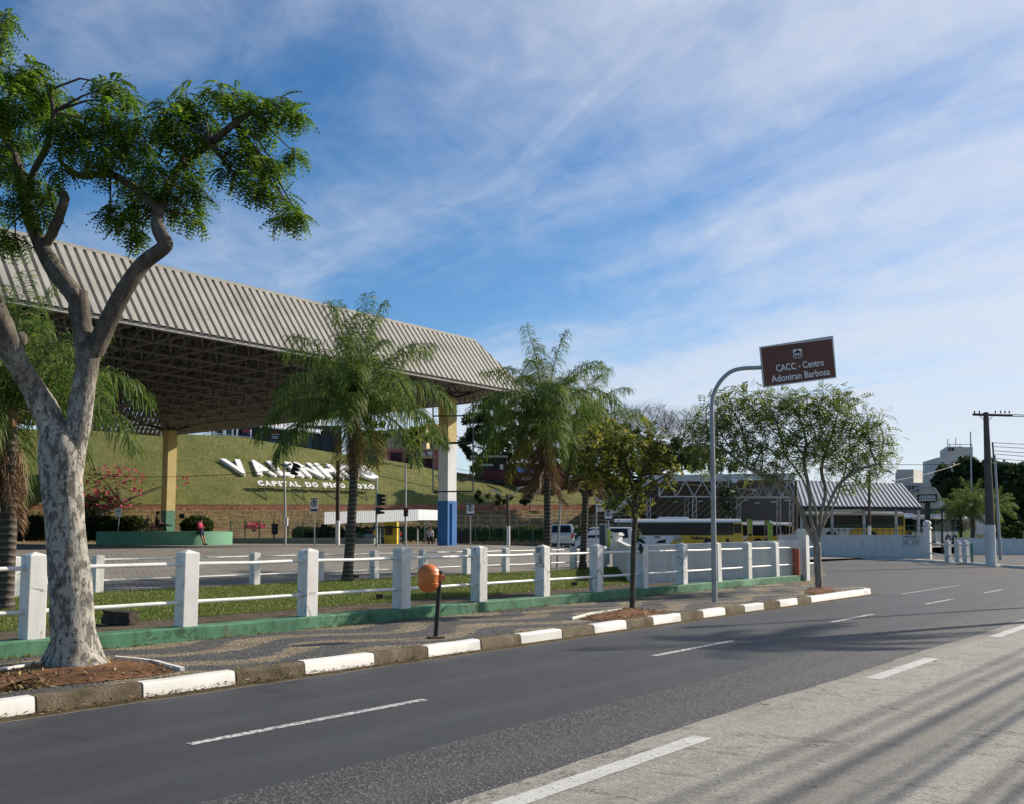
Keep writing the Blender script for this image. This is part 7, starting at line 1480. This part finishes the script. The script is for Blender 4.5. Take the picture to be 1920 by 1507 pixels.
def person(label, loc, rz, pose, top, bottom, shorts=True, hat=False, hair_r=.112, sleeves=True):
    """pose: joint name -> (x, y, z) in metres, figure facing +x, right side at -y"""
    t = thing('person', label, 'person', loc, rz); J = {k_: Vector(v) for k_, v in pose.items()}
    names = ['pelvis', 'waist', 'chest', 'neck', 'head0', 'head1', 'shL', 'elL', 'wrL', 'shR', 'elR', 'wrR', 'hipL', 'knL', 'anL', 'toL', 'hipR', 'knR', 'anR', 'toR']
    rad_ = dict(pelvis=.135, waist=.13, chest=.145, neck=.055, head0=.085, head1=.092, shL=.062, elL=.044, wrL=.030, shR=.062, elR=.044, wrR=.030, hipL=.098, knL=.062, anL=.040, toL=.036, hipR=.098, knR=.062, anR=.040, toR=.036)
    ed = [('pelvis', 'waist'), ('waist', 'chest'), ('chest', 'neck'), ('neck', 'head0'), ('head0', 'head1'), ('chest', 'shL'), ('shL', 'elL'), ('elL', 'wrL'), ('chest', 'shR'), ('shR', 'elR'), ('elR', 'wrR'), ('pelvis', 'hipL'), ('hipL', 'knL'), ('knL', 'anL'), ('anL', 'toL'), ('pelvis', 'hipR'), ('hipR', 'knR'), ('knR', 'anR'), ('anR', 'toR')]
    js = [[J[k_], rad_[k_]] for k_ in names]; es = [(names.index(a), names.index(c)) for a, c in ed]
    for s_ in 'LR':       # palm and five unequal fingers
        w = J['wr' + s_]; d = (w - J['el' + s_]).normalized(); sd = d.cross(Vector((0, 0, 1))); sd = sd.normalized() if sd.length > .1 else Vector((0, 1, 0)); pm_ = w + d * .07; js.append([pm_, (.036, .018)]); ip_ = len(js) - 1; es.append((names.index('wr' + s_), ip_))
        for k_, (off, L_) in enumerate(((-.030, .062), (-.010, .075), (.012, .070), (.032, .055))): a = pm_ + sd * off + d * (L_ * .55) + Vector((0, 0, -.006)); c = a + d * L_ * .4 + Vector((0, 0, -.018)); js += [[a, .0085], [c, .0075]]; es += [(ip_, len(js) - 2), (len(js) - 2, len(js) - 1)]
        a = w + d * .03 + sd * -.045; js += [[a, .010], [a + d * .035 + sd * -.006, .009]]; es += [(ip_, len(js) - 2), (len(js) - 2, len(js) - 1)]
    link('body', skin_mesh('body', js, es, M['skin']), t)
    def cloth(nm, ks, es_, mat, grow_, over=None): jj = [[over[k_] if over and k_ in over else J[k_], rad_[k_] + grow_] for k_ in ks]; link(nm, skin_mesh(nm, jj, [(ks.index(a), ks.index(c)) for a, c in es_], mat), t)
    ha = {'elL': J['shL'].lerp(J['elL'], .95 if sleeves else .6), 'elR': J['shR'].lerp(J['elR'], .95 if sleeves else .6)}
    cloth('shirt', ['waist', 'pelvis', 'chest', 'shL', 'elL', 'shR', 'elR'], [('pelvis', 'waist'), ('waist', 'chest'), ('chest', 'shL'), ('shL', 'elL'), ('chest', 'shR'), ('shR', 'elR')], top, .022, ha)
    kn = {'knL': J['hipL'].lerp(J['knL'], .85 if shorts else 1.0), 'knR': J['hipR'].lerp(J['knR'], .85 if shorts else 1.0)}; ks = ['pelvis', 'hipL', 'knL', 'hipR', 'knR'] + ([] if shorts else ['anL', 'anR'])
    cloth('shorts' if shorts else 'trousers', ks, [('pelvis', 'hipL'), ('hipL', 'knL'), ('pelvis', 'hipR'), ('hipR', 'knR')] + ([] if shorts else [('knL', 'anL'), ('knR', 'anR')]), bottom, .024, kn)
    f = (J['toR'] - J['anR']); f.z = 0; f = f.normalized() if f.length > .01 else Vector((1, 0, 0)); hd = (J['head0'] + J['head1']) / 2; fw = Vector((math.cos(pose.get('look', (0,))[0]) if 'look' in pose else 1, math.sin(pose.get('look', (0,))[0]) if 'look' in pose else 0, 0))
    b = MB(); sd = Vector((-fw.y, fw.x, 0)); b.prism([hd + fw * .085 + sd * .012 + Vector((0, 0, -.015)), hd + fw * .085 - sd * .012 + Vector((0, 0, -.015)), hd + fw * .085 + Vector((0, 0, .03))], fw * .03); b.build('nose', M['skin'], t, local=True)
    for s_ in (-1, 1):
        b = MB(); b.lathe(hd + fw * .088 + sd * .032 * s_ + Vector((0, 0, .03)), [(.003, -.008), (.011, 0), (.003, .008)], 8); b.build('eye', M['hair_dark'], t, local=True); b = MB(); b.lathe(hd + sd * .094 * s_, [(.006, -.03), (.020, .0), (.006, .03)], 8); b.build('ear', M['skin'], t, local=True)
    b = MB(); b.box(hd + fw * .086 + Vector((0, 0, -.045)), (.012, .045, .010)); b.build('mouth', M['door_dark'], t, local=True)
    bmx = bmesh.new(); bmesh.ops.create_icosphere(bmx, subdivisions=2, radius=hair_r); b = MB(); b.add([hd - fw * .022 + Vector((v.co.x, v.co.y, max(v.co.z, -.05 + .07 * (v.co.dot(fw) > .02)) * 1.08 + .028)) for v in bmx.verts], [tuple(v.index for v in f_.verts) for f_ in bmx.faces]); bmx.free(); b.build('hair', M['hair_dark'], t, local=True, smooth=True)
    if hat: b = MB(); b.lathe(hd + Vector((0, 0, .075)), [(.20, -.01), (.20, .0), (.11, .01), (.10, .10), (.05, .115), (.01, .115)], 18); b.build('hat', M['cloth_black'], t, local=True, smooth=True)
    for s_ in 'LR':
        a = J['an' + s_]; c = J['to' + s_]; b = MB(); b.tube([a + (a - c).normalized() * .05 + Vector((0, 0, -.03)), a.lerp(c, .5) + Vector((0, 0, -.01)), c + (c - a).normalized() * .03], [.045, .05, .035], 10); b.build('shoe', M['shoe_dark'], t, local=True, smooth=True)
    return t
# man in red leaning on the planter, arms folded, one foot forward
pd = (at(403, 1000, 62) - PC_); pd.z = 0; pd = pd.normalized(); lean = PC_ + pd * (RP + .20); lean.z = zg(lean.x, lean.y); az = math.atan2(pd.y, pd.x)
person('man in a red shirt and dark shorts leaning on the green planter wall', lean, az + .35, dict(pelvis=(-.02, 0, .90), waist=(-.06, 0, 1.06), chest=(-.04, 0, 1.30), neck=(.0, 0, 1.47), head0=(.03, 0, 1.55), head1=(.04, 0, 1.64), shL=(-.02, .20, 1.38), elL=(.10, .25, 1.14), wrL=(.24, .05, 1.16), shR=(-.02, -.20, 1.38), elR=(.10, -.25, 1.12), wrR=(.25, -.04, 1.10), hipL=(.02, .10, .88), knL=(.22, .10, .50), anL=(.36, .07, .09), toL=(.50, .08, .04), hipR=(.02, -.10, .88), knR=(.20, -.09, .49), anR=(.30, -.02, .09), toR=(.45, -.02, .04)), M['cloth_red'], M['cloth_navy'])
SEAT = dict(pelvis=(0, 0, .54), waist=(-.04, 0, .70), chest=(-.06, 0, .95), neck=(-.03, 0, 1.13), head0=(.0, 0, 1.21), head1=(.01, 0, 1.30), shL=(-.05, .19, 1.03), elL=(.02, .24, .76), wrL=(.24, .20, .66), shR=(-.05, -.19, 1.03), elR=(.02, -.24, .76), wrR=(.24, -.18, .66), hipL=(.04, .10, .53), knL=(.46, .13, .54), anL=(.50, .13, .09), toL=(.65, .14, .04), hipR=(.04, -.10, .53), knR=(.46, -.12, .56), anR=(.72, .02, .52), toR=(.86, .03, .50))
q = at(294, 1000, 65); q.z = ZB
person('man in black with a hat sitting cross legged on a planter bench', q + Vector((.05, -.05, .0)), rad(15), SEAT, M['cloth_black'], M['cloth_black'], False, True)
q = foot_at(806, 74); t = thing('bench', 'low concrete seat by the green fence left of the painted column', 'bench', q); b = MB(); b.box(q + Vector((0, .1, .42)), (1.0, .4, .07)); b.build('seat', M['kerb_grey'], t)
for x in (-.4, .4): b = MB(); b.box(q + Vector((x, .1, .19)), (.1, .35, .38)); b.build('leg', M['kerb_grey'], t)
SE2 = dict(SEAT); SE2.update(anR=(.50, -.13, .09), toR=(.65, -.14, .04), knR=(.46, -.13, .54))
person('seated person in a pale top by the green fence', q + Vector((0, .1, -.03)), rad(-80), SE2, M['cloth_pale'], M['cloth_black'], False, hair_r=.12)
q = foot_at(1468, 97); q.z = max(q.z, .2); t = thing('bench', 'bench in the station hall under the person in pink', 'bench', q); b = MB(); b.box(q + Vector((0, .1, .42)), (1.6, .4, .06)); b.build('seat', M['galv'], t)
for x in (-.6, .6): b = MB(); b.box(q + Vector((x, .1, .19)), (.06, .35, .38)); b.build('leg', M['galv'], t)
person('seated person in a pink top in the bus station hall', q + Vector((0, .1, -.03)), rad(-110), SE2, M['cloth_pink'], M['cloth_pale'], False)
